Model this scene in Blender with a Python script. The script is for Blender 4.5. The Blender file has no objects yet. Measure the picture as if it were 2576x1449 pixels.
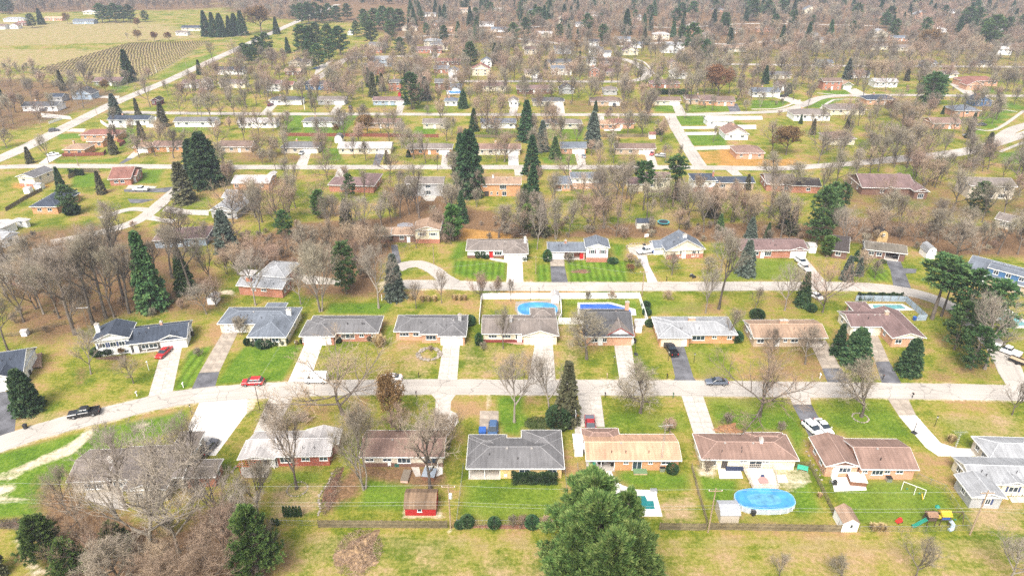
import bpy, bmesh, math, random
import numpy as np
from mathutils import Vector, Matrix
R = math.radians
sc = bpy.context.scene
C = sc.collection

# ---------------------------------------------------------------- camera
CAM_H, PITCH, FPX = 86.0, R(27.5), 1717.0          # drone 86 m up, 24 mm lens
cam_d = bpy.data.cameras.new('camera'); cam = bpy.data.objects.new('camera', cam_d); C.objects.link(cam)
cam.location = (0, 0, CAM_H); cam.rotation_euler = (R(90) - PITCH, 0, 0)
cam_d.sensor_width = 36.0; cam_d.lens = FPX / 2576 * 36; cam_d.clip_start = 1; cam_d.clip_end = 9000
sc.camera = cam

# ---------------------------------------------------------------- overcast daylight
SUN_EL, SUN_AZ = R(52), R(200)                      # azimuth clockwise from +Y
w = bpy.data.worlds.new('World'); sc.world = w; w.use_nodes = True
wn = w.node_tree.nodes; wl = w.node_tree.links; wn.clear()
sky = wn.new('ShaderNodeTexSky'); sky.sky_type = 'NISHITA'; sky.sun_disc = False
sky.sun_elevation = SUN_EL; sky.sun_rotation = SUN_AZ; sky.dust_density = 4.0; sky.air_density = 1.0; sky.ozone_density = 1.0
hs = wn.new('ShaderNodeHueSaturation'); hs.inputs['Saturation'].default_value = 0.22   # a cloud deck greys the sky
bg = wn.new('ShaderNodeBackground'); bg.inputs['Strength'].default_value = 0.085
wo = wn.new('ShaderNodeOutputWorld')
wl.new(sky.outputs[0], hs.inputs['Color']); wl.new(hs.outputs[0], bg.inputs[0]); wl.new(bg.outputs[0], wo.inputs[0])
sun_d = bpy.data.lights.new('sun', 'SUN'); sun_d.energy = 1.5; sun_d.angle = R(26); sun_d.color = (1.0, 0.93, 0.84)
sun = bpy.data.objects.new('sun', sun_d); C.objects.link(sun); sun.location = (0, 0, 300)
sdir = Vector((math.sin(SUN_AZ) * math.cos(SUN_EL), math.cos(SUN_AZ) * math.cos(SUN_EL), math.sin(SUN_EL)))
sun.rotation_euler = sdir.to_track_quat('Z', 'Y').to_euler()
sc.view_settings.view_transform = 'Standard'; sc.view_settings.look = 'None'
sc.view_settings.gamma = 1.0; sc.view_settings.use_curve_mapping = False
sc.view_settings.exposure = 1.85
sc.cycles.volume_step_rate = 4.0; sc.cycles.volume_bounces = 0
sc.cycles.use_denoising = False; sc.cycles.max_bounces = 5; sc.cycles.diffuse_bounces = 3; sc.cycles.transparent_max_bounces = 8

# ---------------------------------------------------------------- survey frame: sight lines of the photograph to ground points
SRC = {'F': (0, 0, 1 / .85867), 'T1': (0, 1200, 2.976), 'T2': (650, 1200, 2.976), 'T3': (1300, 1200, 2.976),
       'T4': (2000, 1200, 3.622), 'T5': (2400, 1200, 2.975)}
for i, x0 in enumerate((0, 600, 1250, 1800, 2300)): SRC['M%d' % (i + 1)] = (x0, 820, 3.37)
for i, x0 in enumerate((0, 600, 1200, 1800, 2300)): SRC['N%d' % (i + 1)] = (x0, 450, 3.37)
SRC['U1'] = (0, 0, 3.0187); SRC['U2'] = (700, 0, 3.0187); SRC['U3'] = (1400, 0, 3.0187); SRC['U4'] = (2100, 0, 2.862)
CT, ST = math.cos(PITCH), math.sin(PITCH)
def fpx(t, x, y):
    if t == 'F': return x, y
    a, b, s = SRC[t]
    return (a + x / s) * .85867, (b + y / s) * .85867
def G(t, x, y, z=0.0):
    u, v = fpx(t, x, y)
    a = (u - 1288) / FPX; b = -(v - 724.5) / FPX
    dy = b * ST + CT; dz = b * CT - ST
    k = (z - CAM_H) / dz
    return Vector((a * k, dy * k, z))
def proj(p):
    d = p[2] - CAM_H
    zc = p[1] * CT - d * ST
    return 1288 + FPX * p[0] / zc, 724.5 - FPX * (p[1] * ST + d * CT) / zc
def height_to(base, v):
    """height of something standing at base whose top is seen at row v"""
    lo, hi = 0.3, 45.0
    for _ in range(30):
        m = (lo + hi) / 2
        if proj((base[0], base[1], m))[1] > v: lo = m
        else: hi = m
    return lo

# ---------------------------------------------------------------- object helpers
def tag(o, label, cat, group=None, kind=None):
    if label: o['label'] = label
    if cat: o['category'] = cat
    if group: o['group'] = group
    if kind: o['kind'] = kind
    return o
def empty(name, loc=(0, 0, 0), rz=0.0, label=None, cat=None, group=None):
    o = bpy.data.objects.new(name, None); C.objects.link(o); o.empty_display_size = .5
    o.location = loc; o.rotation_euler = (0, 0, rz)
    return tag(o, label, cat, group)
def link(name, me, parent=None, loc=None, rz=0.0, scale=None):
    o = bpy.data.objects.new(name, me); C.objects.link(o)
    if parent is not None: o.parent = parent
    if loc is not None: o.location = loc
    if rz: o.rotation_euler = (0, 0, rz)
    if scale is not None: o.scale = scale if hasattr(scale, '__len__') else (scale,) * 3
    return o
class MB:
    """collects shapes for one mesh"""
    def __init__(s): s.v = []; s.f = []; s.m = []
    def add(s, vs, fs, m=0):
        n = len(s.v); s.v += [tuple(p) for p in vs]; s.f += [tuple(i + n for i in f) for f in fs]; s.m += [m] * len(fs); return s
    def box(s, x0, x1, y0, y1, z0, z1, m=0, tap=0.0):
        t = tap
        return s.add([(x0, y0, z0), (x1, y0, z0), (x1, y1, z0), (x0, y1, z0), (x0 + t, y0 + t, z1), (x1 - t, y0 + t, z1), (x1 - t, y1 - t, z1), (x0 + t, y1 - t, z1)],
                     [(3, 2, 1, 0), (4, 5, 6, 7), (0, 1, 5, 4), (1, 2, 6, 5), (2, 3, 7, 6), (3, 0, 4, 7)], m)
    def tube(s, pts, rad, n=6, m=0, cap=True):
        pts = [Vector(p) for p in pts]
        if not hasattr(rad, '__len__'): rad = [rad] * len(pts)
        k = len(pts); vs = []
        for i, p in enumerate(pts):
            d = (pts[min(i + 1, k - 1)] - pts[max(i - 1, 0)]).normalized()
            a = d.cross(Vector((0, 0, 1)) if abs(d.z) < .9 else Vector((1, 0, 0))).normalized(); b = d.cross(a)
            for j in range(n):
                t = 2 * math.pi * j / n
                vs.append(p + (a * math.cos(t) + b * math.sin(t)) * rad[i])
        fs = [(i * n + j, i * n + (j + 1) % n, (i + 1) * n + (j + 1) % n, (i + 1) * n + j) for i in range(k - 1) for j in range(n)]
        if cap: fs += [tuple(range(n)), tuple(range((k - 1) * n, k * n))[::-1]]
        return s.add(vs, fs, m)
    def lathe(s, prof, n=12, m=0, c=(0, 0), sx=1, sy=1):
        vs = []; k = len(prof)
        for r, z in prof:
            for j in range(n):
                t = 2 * math.pi * j / n
                vs.append((c[0] + r * math.cos(t) * sx, c[1] + r * math.sin(t) * sy, z))
        fs = [(i * n + j, i * n + (j + 1) % n, (i + 1) * n + (j + 1) % n, (i + 1) * n + j) for i in range(k - 1) for j in range(n)]
        return s.add(vs, fs + [tuple(range(n))[::-1], tuple(range((k - 1) * n, k * n))], m)
    def prism(s, poly, z0, z1, m=0):
        n = len(poly)
        a = sum(poly[i][0] * poly[(i + 1) % n][1] - poly[(i + 1) % n][0] * poly[i][1] for i in range(n))
        if a < 0: poly = poly[::-1]
        return s.add([(p[0], p[1], z0) for p in poly] + [(p[0], p[1], z1) for p in poly],
                     [tuple(range(n))[::-1], tuple(range(n, 2 * n))] + [(i, (i + 1) % n, n + (i + 1) % n, n + i) for i in range(n)], m)
    def mesh(s, name, mats, smooth=False):
        me = bpy.data.meshes.new(name); me.from_pydata(s.v, [], s.f)
        if not isinstance(mats, (list, tuple)): mats = [mats]
        for k in mats: me.materials.append(k)
        if len(mats) > 1: me.polygons.foreach_set('material_index', s.m)
        if smooth: me.polygons.foreach_set('use_smooth', [True] * len(me.polygons))
        me.update(); return me
    def build(s, name, mats, parent=None, loc=None, rz=0.0, smooth=False):
        return link(name, s.mesh(name, mats, smooth), parent, loc, rz)
def big_mesh(name, V, F, mat, smooth=False):
    """numpy triangle or quad soup"""
    me = bpy.data.meshes.new(name); F = np.asarray(F, dtype=np.int32); V = np.asarray(V, dtype=np.float32)
    n, k = F.shape
    me.vertices.add(len(V)); me.vertices.foreach_set('co', V.ravel())
    me.loops.add(n * k); me.loops.foreach_set('vertex_index', F.ravel())
    me.polygons.add(n); me.polygons.foreach_set('loop_start', np.arange(0, n * k, k, dtype=np.int32))
    if smooth: me.polygons.foreach_set('use_smooth', np.ones(n, dtype=bool))
    me.materials.append(mat); me.update(calc_edges=True); return me
_mesh_cache = {}
def cached(key, fn):
    if key not in _mesh_cache: _mesh_cache[key] = fn()
    return _mesh_cache[key]
def copy_tree(o, parent=None):
    c = o.copy(); C.objects.link(c); c.parent = parent
    for ch in o.children: copy_tree(ch, c)
    return c

# ---------------------------------------------------------------- materials
MATS = {}
def mat_base(name):
    m = bpy.data.materials.new(name); m.use_nodes = True
    nt = m.node_tree; b = nt.nodes['Principled BSDF']
    return m, nt, b
def mat(name, col, rough=.8, var=.15, scale=3.0, metal=0.0, bump=0.0, spec=.3, obj_rand=0.0, coords='Object'):
    """plain procedural material: colour with noise variation (and per-object variation)"""
    key = name
    if key in MATS: return MATS[key]
    m, nt, b = mat_base(name); N = nt.nodes; L = nt.links
    tc = N.new('ShaderNodeTexCoord'); no = N.new('ShaderNodeTexNoise')
    no.inputs['Scale'].default_value = scale; no.inputs['Detail'].default_value = 4
    L.new(tc.outputs[coords], no.inputs['Vector'])
    ra = N.new('ShaderNodeValToRGB'); ra.color_ramp.elements[0].position = .3; ra.color_ramp.elements[1].position = .7
    ra.color_ramp.elements[0].color = (*[c * (1 - var) for c in col], 1); ra.color_ramp.elements[1].color = (*[min(1, c * (1 + var)) for c in col], 1)
    L.new(no.outputs['Fac'], ra.inputs[0]); out = ra.outputs[0]
    if obj_rand:
        oi = N.new('ShaderNodeObjectInfo'); h = N.new('ShaderNodeHueSaturation')
        mr = N.new('ShaderNodeMapRange'); mr.inputs[3].default_value = 1 - obj_rand; mr.inputs[4].default_value = 1 + obj_rand
        L.new(oi.outputs['Random'], mr.inputs[0]); L.new(mr.outputs[0], h.inputs['Value']); L.new(out, h.inputs['Color']); out = h.outputs[0]
    L.new(out, b.inputs['Base Color']); b.inputs['Roughness'].default_value = rough; b.inputs['Metallic'].default_value = metal
    b.inputs['Specular IOR Level'].default_value = spec
    if bump:
        bu = N.new('ShaderNodeBump'); bu.inputs['Strength'].default_value = bump; bu.inputs['Distance'].default_value = .05
        L.new(no.outputs['Fac'], bu.inputs['Height']); L.new(bu.outputs[0], b.inputs['Normal'])
    MATS[key] = m; return m
def mat_roof(name, col, streak=.25, light=.0):
    """asphalt shingles: courses, blotches and streaks of algae"""
    if name in MATS: return MATS[name]
    m, nt, b = mat_base(name); N = nt.nodes; L = nt.links
    tc = N.new('ShaderNodeTexCoord'); sep = N.new('ShaderNodeSeparateXYZ'); L.new(tc.outputs['Object'], sep.inputs[0])
    n1 = N.new('ShaderNodeTexNoise'); n1.inputs['Scale'].default_value = .35; n1.inputs['Detail'].default_value = 5; L.new(tc.outputs['Object'], n1.inputs['Vector'])
    mp = N.new('ShaderNodeMapping'); mp.inputs['Scale'].default_value = (2.2, .25, .25); L.new(tc.outputs['Object'], mp.inputs[0])
    n2 = N.new('ShaderNodeTexNoise'); n2.inputs['Scale'].default_value = 1.0; n2.inputs['Detail'].default_value = 4; L.new(mp.outputs[0], n2.inputs['Vector'])
    n3 = N.new('ShaderNodeTexNoise'); n3.inputs['Scale'].default_value = 7.0; n3.inputs['Detail'].default_value = 2; L.new(tc.outputs['Object'], n3.inputs['Vector'])
    wv = N.new('ShaderNodeTexWave'); wv.bands_direction = 'Z'; wv.wave_profile = 'SAW'; wv.inputs['Scale'].default_value = 2.4; wv.inputs['Distortion'].default_value = .3; L.new(tc.outputs['Object'], wv.inputs['Vector'])
    def madd(a, k, c):
        q = N.new('ShaderNodeMath'); q.operation = 'MULTIPLY_ADD'; L.new(a, q.inputs[0]); q.inputs[1].default_value = k
        if hasattr(c, 'type'): L.new(c, q.inputs[2])
        else: q.inputs[2].default_value = c
        return q.outputs[0]
    v = madd(n1.outputs['Fac'], streak * 2.2, 1 - streak * 1.1); v = madd(n2.outputs['Fac'], streak * 2.2, v); v = madd(n3.outputs['Fac'], .5, v); v = madd(wv.outputs['Fac'], .10, v)
    v = madd(v, 1.0, -streak * 1.1 - .30)
    h = N.new('ShaderNodeHueSaturation'); h.inputs['Color'].default_value = (*col, 1); L.new(v, h.inputs['Value']); L.new(h.outputs[0], b.inputs['Base Color'])
    bu = N.new('ShaderNodeBump'); bu.inputs['Strength'].default_value = .5; bu.inputs['Distance'].default_value = .04; L.new(wv.outputs['Fac'], bu.inputs['Height']); L.new(bu.outputs[0], b.inputs['Normal'])
    b.inputs['Roughness'].default_value = .9; b.inputs['Specular IOR Level'].default_value = .2
    MATS[name] = m; return m
def mat_brick(name, col, mortar, siding=False):
    if name in MATS: return MATS[name]
    m, nt, b = mat_base(name); N = nt.nodes; L = nt.links
    tc = N.new('ShaderNodeTexCoord')
    if siding:
        wv = N.new('ShaderNodeTexWave'); wv.bands_direction = 'Z'; wv.wave_profile = 'SAW'; wv.inputs['Scale'].default_value = 2.2; L.new(tc.outputs['Object'], wv.inputs['Vector'])
        ra = N.new('ShaderNodeValToRGB'); ra.color_ramp.elements[0].color = (*[c * .72 for c in col], 1); ra.color_ramp.elements[0].position = .02
        ra.color_ramp.elements[1].color = (*col, 1); ra.color_ramp.elements[1].position = .2
        L.new(wv.outputs['Fac'], ra.inputs[0]); out = ra.outputs[0]; hgt = wv.outputs['Fac']
    else:
        sep = N.new('ShaderNodeSeparateXYZ'); L.new(tc.outputs['Object'], sep.inputs[0])
        ad = N.new('ShaderNodeMath'); ad.operation = 'ADD'; L.new(sep.outputs[0], ad.inputs[0]); L.new(sep.outputs[1], ad.inputs[1])
        cb = N.new('ShaderNodeCombineXYZ'); L.new(ad.outputs[0], cb.inputs[0]); L.new(sep.outputs[2], cb.inputs[1])
        br = N.new('ShaderNodeTexBrick'); br.inputs['Scale'].default_value = 4.0; br.inputs['Mortar Size'].default_value = .012
        br.inputs['Color1'].default_value = (*[c * .8 for c in col], 1); br.inputs['Color2'].default_value = (*[min(1, c * 1.2) for c in col], 1); br.inputs['Mortar'].default_value = (*mortar, 1)
        L.new(cb.outputs[0], br.inputs['Vector']); out = br.outputs['Color']; hgt = br.outputs['Fac']
    no = N.new('ShaderNodeTexNoise'); no.inputs['Scale'].default_value = .8; no.inputs['Detail'].default_value = 4; L.new(tc.outputs['Object'], no.inputs['Vector'])
    mr = N.new('ShaderNodeMapRange'); mr.inputs[3].default_value = .75; mr.inputs[4].default_value = 1.25; L.new(no.outputs['Fac'], mr.inputs[0])
    h = N.new('ShaderNodeHueSaturation'); L.new(out, h.inputs['Color']); L.new(mr.outputs[0], h.inputs['Value']); L.new(h.outputs[0], b.inputs['Base Color'])
    bu = N.new('ShaderNodeBump'); bu.inputs['Strength'].default_value = .3; bu.inputs['Distance'].default_value = .02; L.new(hgt, bu.inputs['Height']); L.new(bu.outputs[0], b.inputs['Normal'])
    b.inputs['Roughness'].default_value = .85; MATS[name] = m; return m
def mat_glass(name='window_glass', col=(.03, .045, .06), rough=.08):
    if name in MATS: return MATS[name]
    m, nt, b = mat_base(name); b.inputs['Base Color'].default_value = (*col, 1); b.inputs['Roughness'].default_value = rough
    b.inputs['Specular IOR Level'].default_value = .6; MATS[name] = m; return m
ROOF = {'grey': (.125, .122, .125), 'dgrey': (.075, .075, .08), 'navy': (.045, .055, .075), 'brown': (.15, .105, .085), 'tan': (.27, .185, .13), 'pink': (.20, .13, .105),
        'light': (.25, .255, .265), 'pale': (.36, .34, .33), 'greyb': (.17, .145, .13), 'plum': (.15, .10, .095), 'olive': (.12, .105, .085), 'redb': (.20, .095, .075), 'gblue': (.12, .135, .16), 'dark': (.05, .042, .04), 'orange': (.40, .25, .165)}
WALLC = {'white': ((.78, .78, .77), 1), 'cream': ((.66, .60, .46), 1), 'beige': ((.52, .46, .37), 1), 'red': ((.30, .055, .03), 0), 'brick': ((.36, .13, .075), 0), 'peach': ((.52, .27, .16), 0),
         'orange': ((.50, .24, .10), 0), 'brown': ((.16, .085, .06), 1), 'yellow': ((.62, .43, .17), 0), 'grey': ((.38, .38, .38), 1), 'blue': ((.05, .13, .27), 1), 'tanb': ((.42, .31, .21), 0), 'sblue': ((.30, .37, .45), 1), 'green': ((.20, .22, .12), 1), 'purple': ((.13, .03, .05), 1), 'dred': ((.20, .035, .03), 1)}
def roof_mat(k): return mat_roof('roof_' + k, ROOF[k], .38)
def wall_mat(k):
    c, s = WALLC[k]; return mat_brick('wall_' + k, c, (.42, .37, .31), bool(s))
WHITE = mat('white_paint', (.78, .78, .77), .5, .05)
TRIM = mat('white_trim', (.72, .72, .70), .5, .06)
DTRIM = mat('dark_trim', (.06, .05, .045), .5, .1)
GLASS = mat_glass()
CONC = mat('concrete', (.40, .365, .325), .9, .2, .9, bump=.1, obj_rand=.08)
DCONC = mat('stained_concrete', (.29, .245, .20), .9, .3, .6, bump=.1, obj_rand=.1)
WCONC = mat('pale_concrete', (.56, .53, .50), .9, .1, .6, bump=.1, obj_rand=.05)
ASPH = mat('asphalt_drive', (.105, .105, .115), .85, .45, .35, bump=.15)
JOINT = mat('joint_dirt', (.16, .13, .10), .95, .2, 4)
WOOD = mat('weathered_wood', (.155, .125, .075), .9, .45, 2.5, obj_rand=.25)
WOODB = mat('brown_wood', (.18, .085, .05), .85, .2, 3)
WOODT = mat('tan_wood', (.42, .31, .20), .85, .2, 3)
METAL = mat('galvanised_metal', (.45, .46, .47), .45, .1, 5, metal=.8)
BLACKM = mat('black_metal', (.02, .02, .02), .5, .1)
STONE = mat('field_stone', (.27, .23, .19), .9, .4, 2.5, obj_rand=.3)
# ---------------------------------------------------------------- ground: one sheet to the horizon, lawns and litter as soil cover
def grow(a, b, step0, end, k=1.14):
    out = [b]; st = step0
    while out[-1] < end: st *= k; out.append(out[-1] + st)
    return out[1:]
xf = list(np.arange(-190, 190.1, 1.0)); xo = grow(0, 190, 1.0, 4000)
GX = np.array([-v for v in xo[::-1]] + xf + xo)
yf = list(np.arange(55, 390.1, 1.0)); yo = grow(0, 390, 1.0, 7000, 1.05); yb = [55 - 8 * i ** 1.6 for i in range(12, 0, -1)]
GY = np.array(yb + yf + yo)
gx, gy = np.meshgrid(GX, GY); PTS = np.stack([gx.ravel(), gy.ravel()], 1)
ATT = {k: np.zeros(len(PTS), dtype=np.float32) for k in ('green', 'litter', 'dry', 'straw', 'stripe', 'gold')}
def sdist(P, poly):
    d = np.full(len(P), 1e9); ins = np.zeros(len(P), bool); n = len(poly)
    for i in range(n):
        a = poly[i]; b = poly[(i + 1) % n]; e = b - a; wv = P - a
        t = np.clip((wv @ e) / max(e @ e, 1e-9), 0, 1); q = wv - t[:, None] * e
        d = np.minimum(d, (q ** 2).sum(1))
        c = ((a[1] <= P[:, 1]) != (b[1] <= P[:, 1]))
        xi = a[0] + (P[:, 1] - a[1]) * e[0] / (e[1] if abs(e[1]) > 1e-9 else 1e-9)
        ins ^= c & (P[:, 0] < xi)
    d = np.sqrt(d); return np.where(ins, -d, d)
def zone(att, t, pts, val=1.0, soft=1.2):
    poly = np.array([G(t, *p)[:2] for p in pts])
    lo = poly.min(0) - 3 * soft; hi = poly.max(0) + 3 * soft
    ii = np.nonzero((PTS[:, 0] > lo[0]) & (PTS[:, 0] < hi[0]) & (PTS[:, 1] > lo[1]) & (PTS[:, 1] < hi[1]))[0]
    if not len(ii): return
    f = np.clip(.5 - sdist(PTS[ii], poly) / (2 * soft), 0, 1) * val
    ATT[att][ii] = np.maximum(ATT[att][ii], f)
# brown woodland floor
zone('litter', 'F', [(500, 560), (620, 600), (760, 560), (980, 545), (1130, 520), (1240, 530), (1290, 560), (1400, 590), (1560, 560), (1700, 575), (1800, 560), (2000, 570), (2100, 540), (2300, 560), (2700, 580), (2700, 650), (2400, 645), (2300, 625), (2050, 605), (1850, 612), (1600, 600), (1340, 602), (1000, 610), (960, 690), (960, 745), (760, 745), (700, 690), (560, 650)], .95, 4)
zone('litter', 'F', [(-40, 590), (200, 560), (330, 560), (470, 600), (560, 700), (600, 790), (480, 800), (330, 800), (200, 850), (120, 880), (0, 860)], .7, 6)
zone('litter', 'F', [(90, 1200), (420, 1330), (620, 1250), (700, 1340), (700, 1480), (100, 1480)], .9, 3)
zone('litter', 'F', [(960, 470), (1110, 460), (1150, 520), (1000, 560)], .8, 3)
zone('litter', 'F', [(2060, 470), (2576, 450), (2700, 560), (2100, 560)], .55, 6)
zone('litter', 'F', [(-60, 190), (250, 215), (330, 245), (180, 290), (60, 330), (-80, 330)], .7, 6)
zone('litter', 'M4', [(1290, 590), (2120, 580), (2240, 860), (2330, 1000), (1900, 1010), (1500, 900)], .5, 3)
zone('litter', 'M5', [(440, 480), (760, 500), (900, 800), (560, 840)], .8, 2)
zone('litter', 'M5', [(1060, 680), (1130, 980), (1700, 1030), (2080, 1010), (2160, 900), (1980, 740), (1560, 700), (1300, 950)], .45, 2)
zone('litter', 'M1', [(740, 860), (880, 860), (830, 1060), (740, 1060)], .7, 1.5); zone('litter', 'M1', [(1020, 780), (1480, 790), (1520, 870), (1020, 930)], .5, 2)
zone('litter', 'T2', [(1160, 470), (1930, 480), (2000, 700), (1700, 690), (1260, 610), (1180, 760), (850, 960), (960, 640)], .75, 1.5)
zone('litter', 'T2', [(480, 1080), (640, 1180), (760, 1449), (440, 1449)], .5, 1.5)
zone('litter', 'T3', [(110, 980), (1000, 990), (1000, 1030), (110, 1030)], .6, .8)
zone('litter', 'F', [(1620, 770), (1900, 750), (2060, 760), (2100, 830), (1880, 800), (1700, 790)], .35, 3)
zone('litter', 'U1', [(1960, 1300), (2264, 1340), (2264, 1449), (1960, 1449)], .5, 3); zone('litter', 'U2', [(0, 1330), (480, 1330), (620, 1449), (0, 1449)], .55, 3)
zone('litter', 'U3', [(760, 880), (1480, 900), (1500, 1000), (760, 1000)], .55, 3)
zone('gold', 'N3', [(530, 740), (720, 760), (1000, 800), (1010, 845), (570, 845), (490, 850), (480, 800)], .95, 1.2)
zone('gold', 'U3', [(1910, 1340), (2264, 1320), (2300, 1449), (1960, 1449)], .6, 2); zone('gold', 'U4', [(0, 1240), (170, 1250), (330, 1335), (700, 1330), (700, 1400), (0, 1400)], .75, 2)
zone('gold', 'N3', [(860, 1355), (1680, 1355), (1680, 1385), (900, 1385)], .8, .6)
zone('gold', 'N1', [(120, 290), (540, 300), (480, 350), (100, 350)], .7, 2); zone('gold', 'U2', [(1000, 1080), (1260, 1080), (1260, 1180), (1000, 1180)], .5, 2)
# mown green lawns
for t, p, v in (('M2', [(390, 655), (960, 650), (770, 1000), (105, 1030), (280, 800)], 1), ('M1', [(1850, 700), (2110, 640), (1900, 1060), (1720, 1090)], .9),
    ('M2', [(1230, 225), (1880, 225), (1780, 345), (1180, 335)], .85), ('M2', [(1780, 450), (1860, 450), (1850, 620), (1790, 640)], .8), ('M2', [(990, 380), (1000, 540), (880, 560), (870, 540)], .7),
    ('M2', [(1080, 850), (1200, 650), (1600, 640), (1800, 900), (1700, 990), (1050, 985)], .3), ('N3', [(430, 1050), (960, 1070), (960, 1250), (640, 1240), (420, 1180)], .95), ('N3', [(480, 870), (560, 870), (540, 1050), (380, 1040)], .8),
    ('N3', [(1240, 1090), (1390, 1090), (1400, 1270), (1250, 1270)], .9), ('N3', [(1540, 1060), (2140, 1060), (2150, 1270), (1570, 1270)], .95), ('N3', [(1990, 890), (2130, 900), (2120, 1060), (2000, 1000)], .8),
    ('T1', [(-200, 420), (900, 150), (1650, 0), (1620, 170), (700, 430), (540, 660), (330, 930), (-200, 960)], .85), ('T2', [(370, 520), (900, 520), (880, 640), (700, 640), (400, 640)], .55), ('T2', [(1240, 590), (1720, 600), (1640, 900), (1180, 880)], .7),
    ('T3', [(170, 600), (1040, 640), (1070, 980), (130, 960)], .6), ('T3', [(490, 20), (700, 20), (900, 170), (690, 170), (680, 240), (490, 210)], .8), ('M3', [(690, 1140), (960, 1140), (950, 1330), (760, 1449), (700, 1449)], .9),
    ('T3', [(1500, 520), (2130, 540), (2180, 700), (1900, 720), (1650, 690), (1480, 600)], .75), ('T3', [(1410, 20), (2120, 10), (2180, 200), (1560, 200), (1410, 150)], .5), ('T4', [(260, 0), (1180, 0), (1330, 270), (1230, 530), (1090, 235), (640, 230), (350, 130)], .75),
    ('T4', [(140, 680), (600, 740), (600, 830), (560, 1000), (370, 1000), (220, 960)], .85), ('T4', [(1180, 690), (1300, 700), (1480, 1080), (1200, 1100), (1160, 880)], .95), ('T4', [(640, 1120), (1400, 1100), (1400, 1210), (620, 1200)], .6),
    ('T5', [(110, 720), (430, 600), (830, 600), (1080, 680), (1240, 1000), (300, 1020)], .65), ('T5', [(20, 0), (660, 0), (900, 330), (700, 260), (240, 240), (60, 120)], .6),
    ('T5', [(880, 60), (1500, 60), (1400, 320), (1160, 320), (980, 150)], .35), ('N4', [(1130, 1010), (1800, 1050), (1900, 1260), (1080, 1260)], .6), ('N5', [(780, 1080), (1040, 1150), (1060, 1270), (800, 1270)], .75), ('N5', [(830, 400), (1450, 440), (1420, 540), (1000, 520)], .95),
    ('N5', [(1060, 110), (1250, 110), (1420, 290), (1100, 220)], .6), ('N5', [(1480, 1000), (1900, 1040), (1700, 1130), (1440, 1080)], .5), ('N1', [(720, 210), (960, 190), (950, 330), (700, 340)], .9), ('N1', [(1390, 160), (1640, 150), (1560, 300), (1300, 300)], .75),
    ('N1', [(1700, 500), (2100, 400), (2060, 540), (1680, 530)], .5), ('N1', [(540, 60), (1000, 60), (1180, 30), (1200, 90), (540, 95)], .7), ('M4', [(350, 190), (900, 210), (880, 340), (340, 330)], .5), ('M4', [(690, 650), (1100, 660), (1250, 1000), (830, 1000)], .45),
    ('M4', [(880, 1150), (1700, 1165), (1850, 1449), (960, 1449)], .55), ('M5', [(240, 1165), (1000, 1180), (1220, 1449), (380, 1449)], .5), ('M3', [(1320, 190), (2080, 190), (2150, 380), (2040, 380), (2000, 290), (1400, 240)], .6),
    ('M3', [(1530, 110), (2359, 110), (2359, 330), (2180, 370), (2100, 135), (1530, 135)], .5), ('M5', [(290, 110), (1200, 110), (1200, 160), (700, 160), (680, 190), (280, 200)], .5),
    ('U2', [(400, 1020), (560, 1020), (560, 1170), (400, 1180)], 1), ('U2', [(900, 1020), (1050, 1020), (930, 1190), (850, 1190)], 1), ('U2', [(560, 1110), (860, 1130), (850, 1190), (560, 1180)], .8), ('U2', [(1560, 1120), (1740, 1120), (1740, 1190), (1540, 1190)], 1),
    ('U2', [(730, 1310), (890, 1310), (920, 1420), (740, 1430)], .9), ('U2', [(400, 1200), (850, 1210), (850, 1250), (400, 1240)], .7), ('U2', [(1540, 930), (1900, 920), (1900, 990), (1540, 990)], .6), ('U3', [(1710, 1030), (2030, 1020), (2000, 1110), (1760, 1110)], .9),
    ('U3', [(1830, 1200), (2200, 1190), (2200, 1290), (1890, 1290)], 1), ('U3', [(1560, 940), (1740, 930), (1750, 990), (1560, 990)], .9), ('U3', [(600, 1130), (960, 1130), (940, 1240), (600, 1230)], .7), ('U3', [(80, 1150), (360, 1150), (350, 1190), (90, 1190)], .8),
    ('U3', [(1880, 930), (2264, 930), (2264, 990), (1860, 990)], .7), ('U3', [(760, 1370), (860, 1360), (870, 1449), (580, 1449), (560, 1400)], .9), ('U3', [(1100, 1130), (1560, 1110), (1600, 1180), (1100, 1190)], .4), ('U3', [(1200, 430), (1440, 480), (1380, 500), (1210, 500)], .8),
    ('U4', [(290, 840), (620, 850), (520, 910), (280, 910)], 1), ('U4', [(760, 900), (860, 830), (1100, 820), (900, 910)], .9), ('U4', [(2240, 940), (2500, 920), (2340, 1080), (2200, 1080)], 1), ('U4', [(2380, 1290), (2700, 1230), (2700, 1374), (2390, 1374)], 1),
    ('U4', [(880, 760), (1120, 760), (1130, 800), (900, 800)], .8), ('U4', [(1450, 750), (1700, 750), (1700, 790), (1450, 790)], .7), ('U4', [(2080, 750), (2450, 740), (2450, 790), (2150, 790)], .8), ('U4', [(2390, 860), (2576, 860), (2576, 940), (2400, 930)], .9), ('U4', [(2120, 1070), (2280, 1090), (2200, 1150), (2110, 1130)], .8),
    ('U1', [(480, 1190), (700, 1175), (740, 1220), (500, 1240)], .9), ('U1', [(1010, 1140), (1200, 1140), (1180, 1250), (1060, 1330)], .9), ('U1', [(860, 860), (980, 870), (960, 920), (860, 930)], .6), ('U1', [(980, 760), (1250, 760), (1060, 830), (960, 820)], .7), ('U1', [(1480, 1120), (1880, 1120), (1880, 1160), (1480, 1170)], .6),
    ('U1', [(-100, 60), (250, 250), (700, 190), (560, 130), (0, 180)], .4), ('U1', [(-200, 270), (600, 330), (1150, 350), (-200, 400)], .2), ('U1', [(1350, 690), (1850, 470), (1980, 430), (1900, 520), (1420, 720)], .6), ('U1', [(250, 620), (1150, 375), (1230, 375), (420, 610)], .6)):
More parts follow.
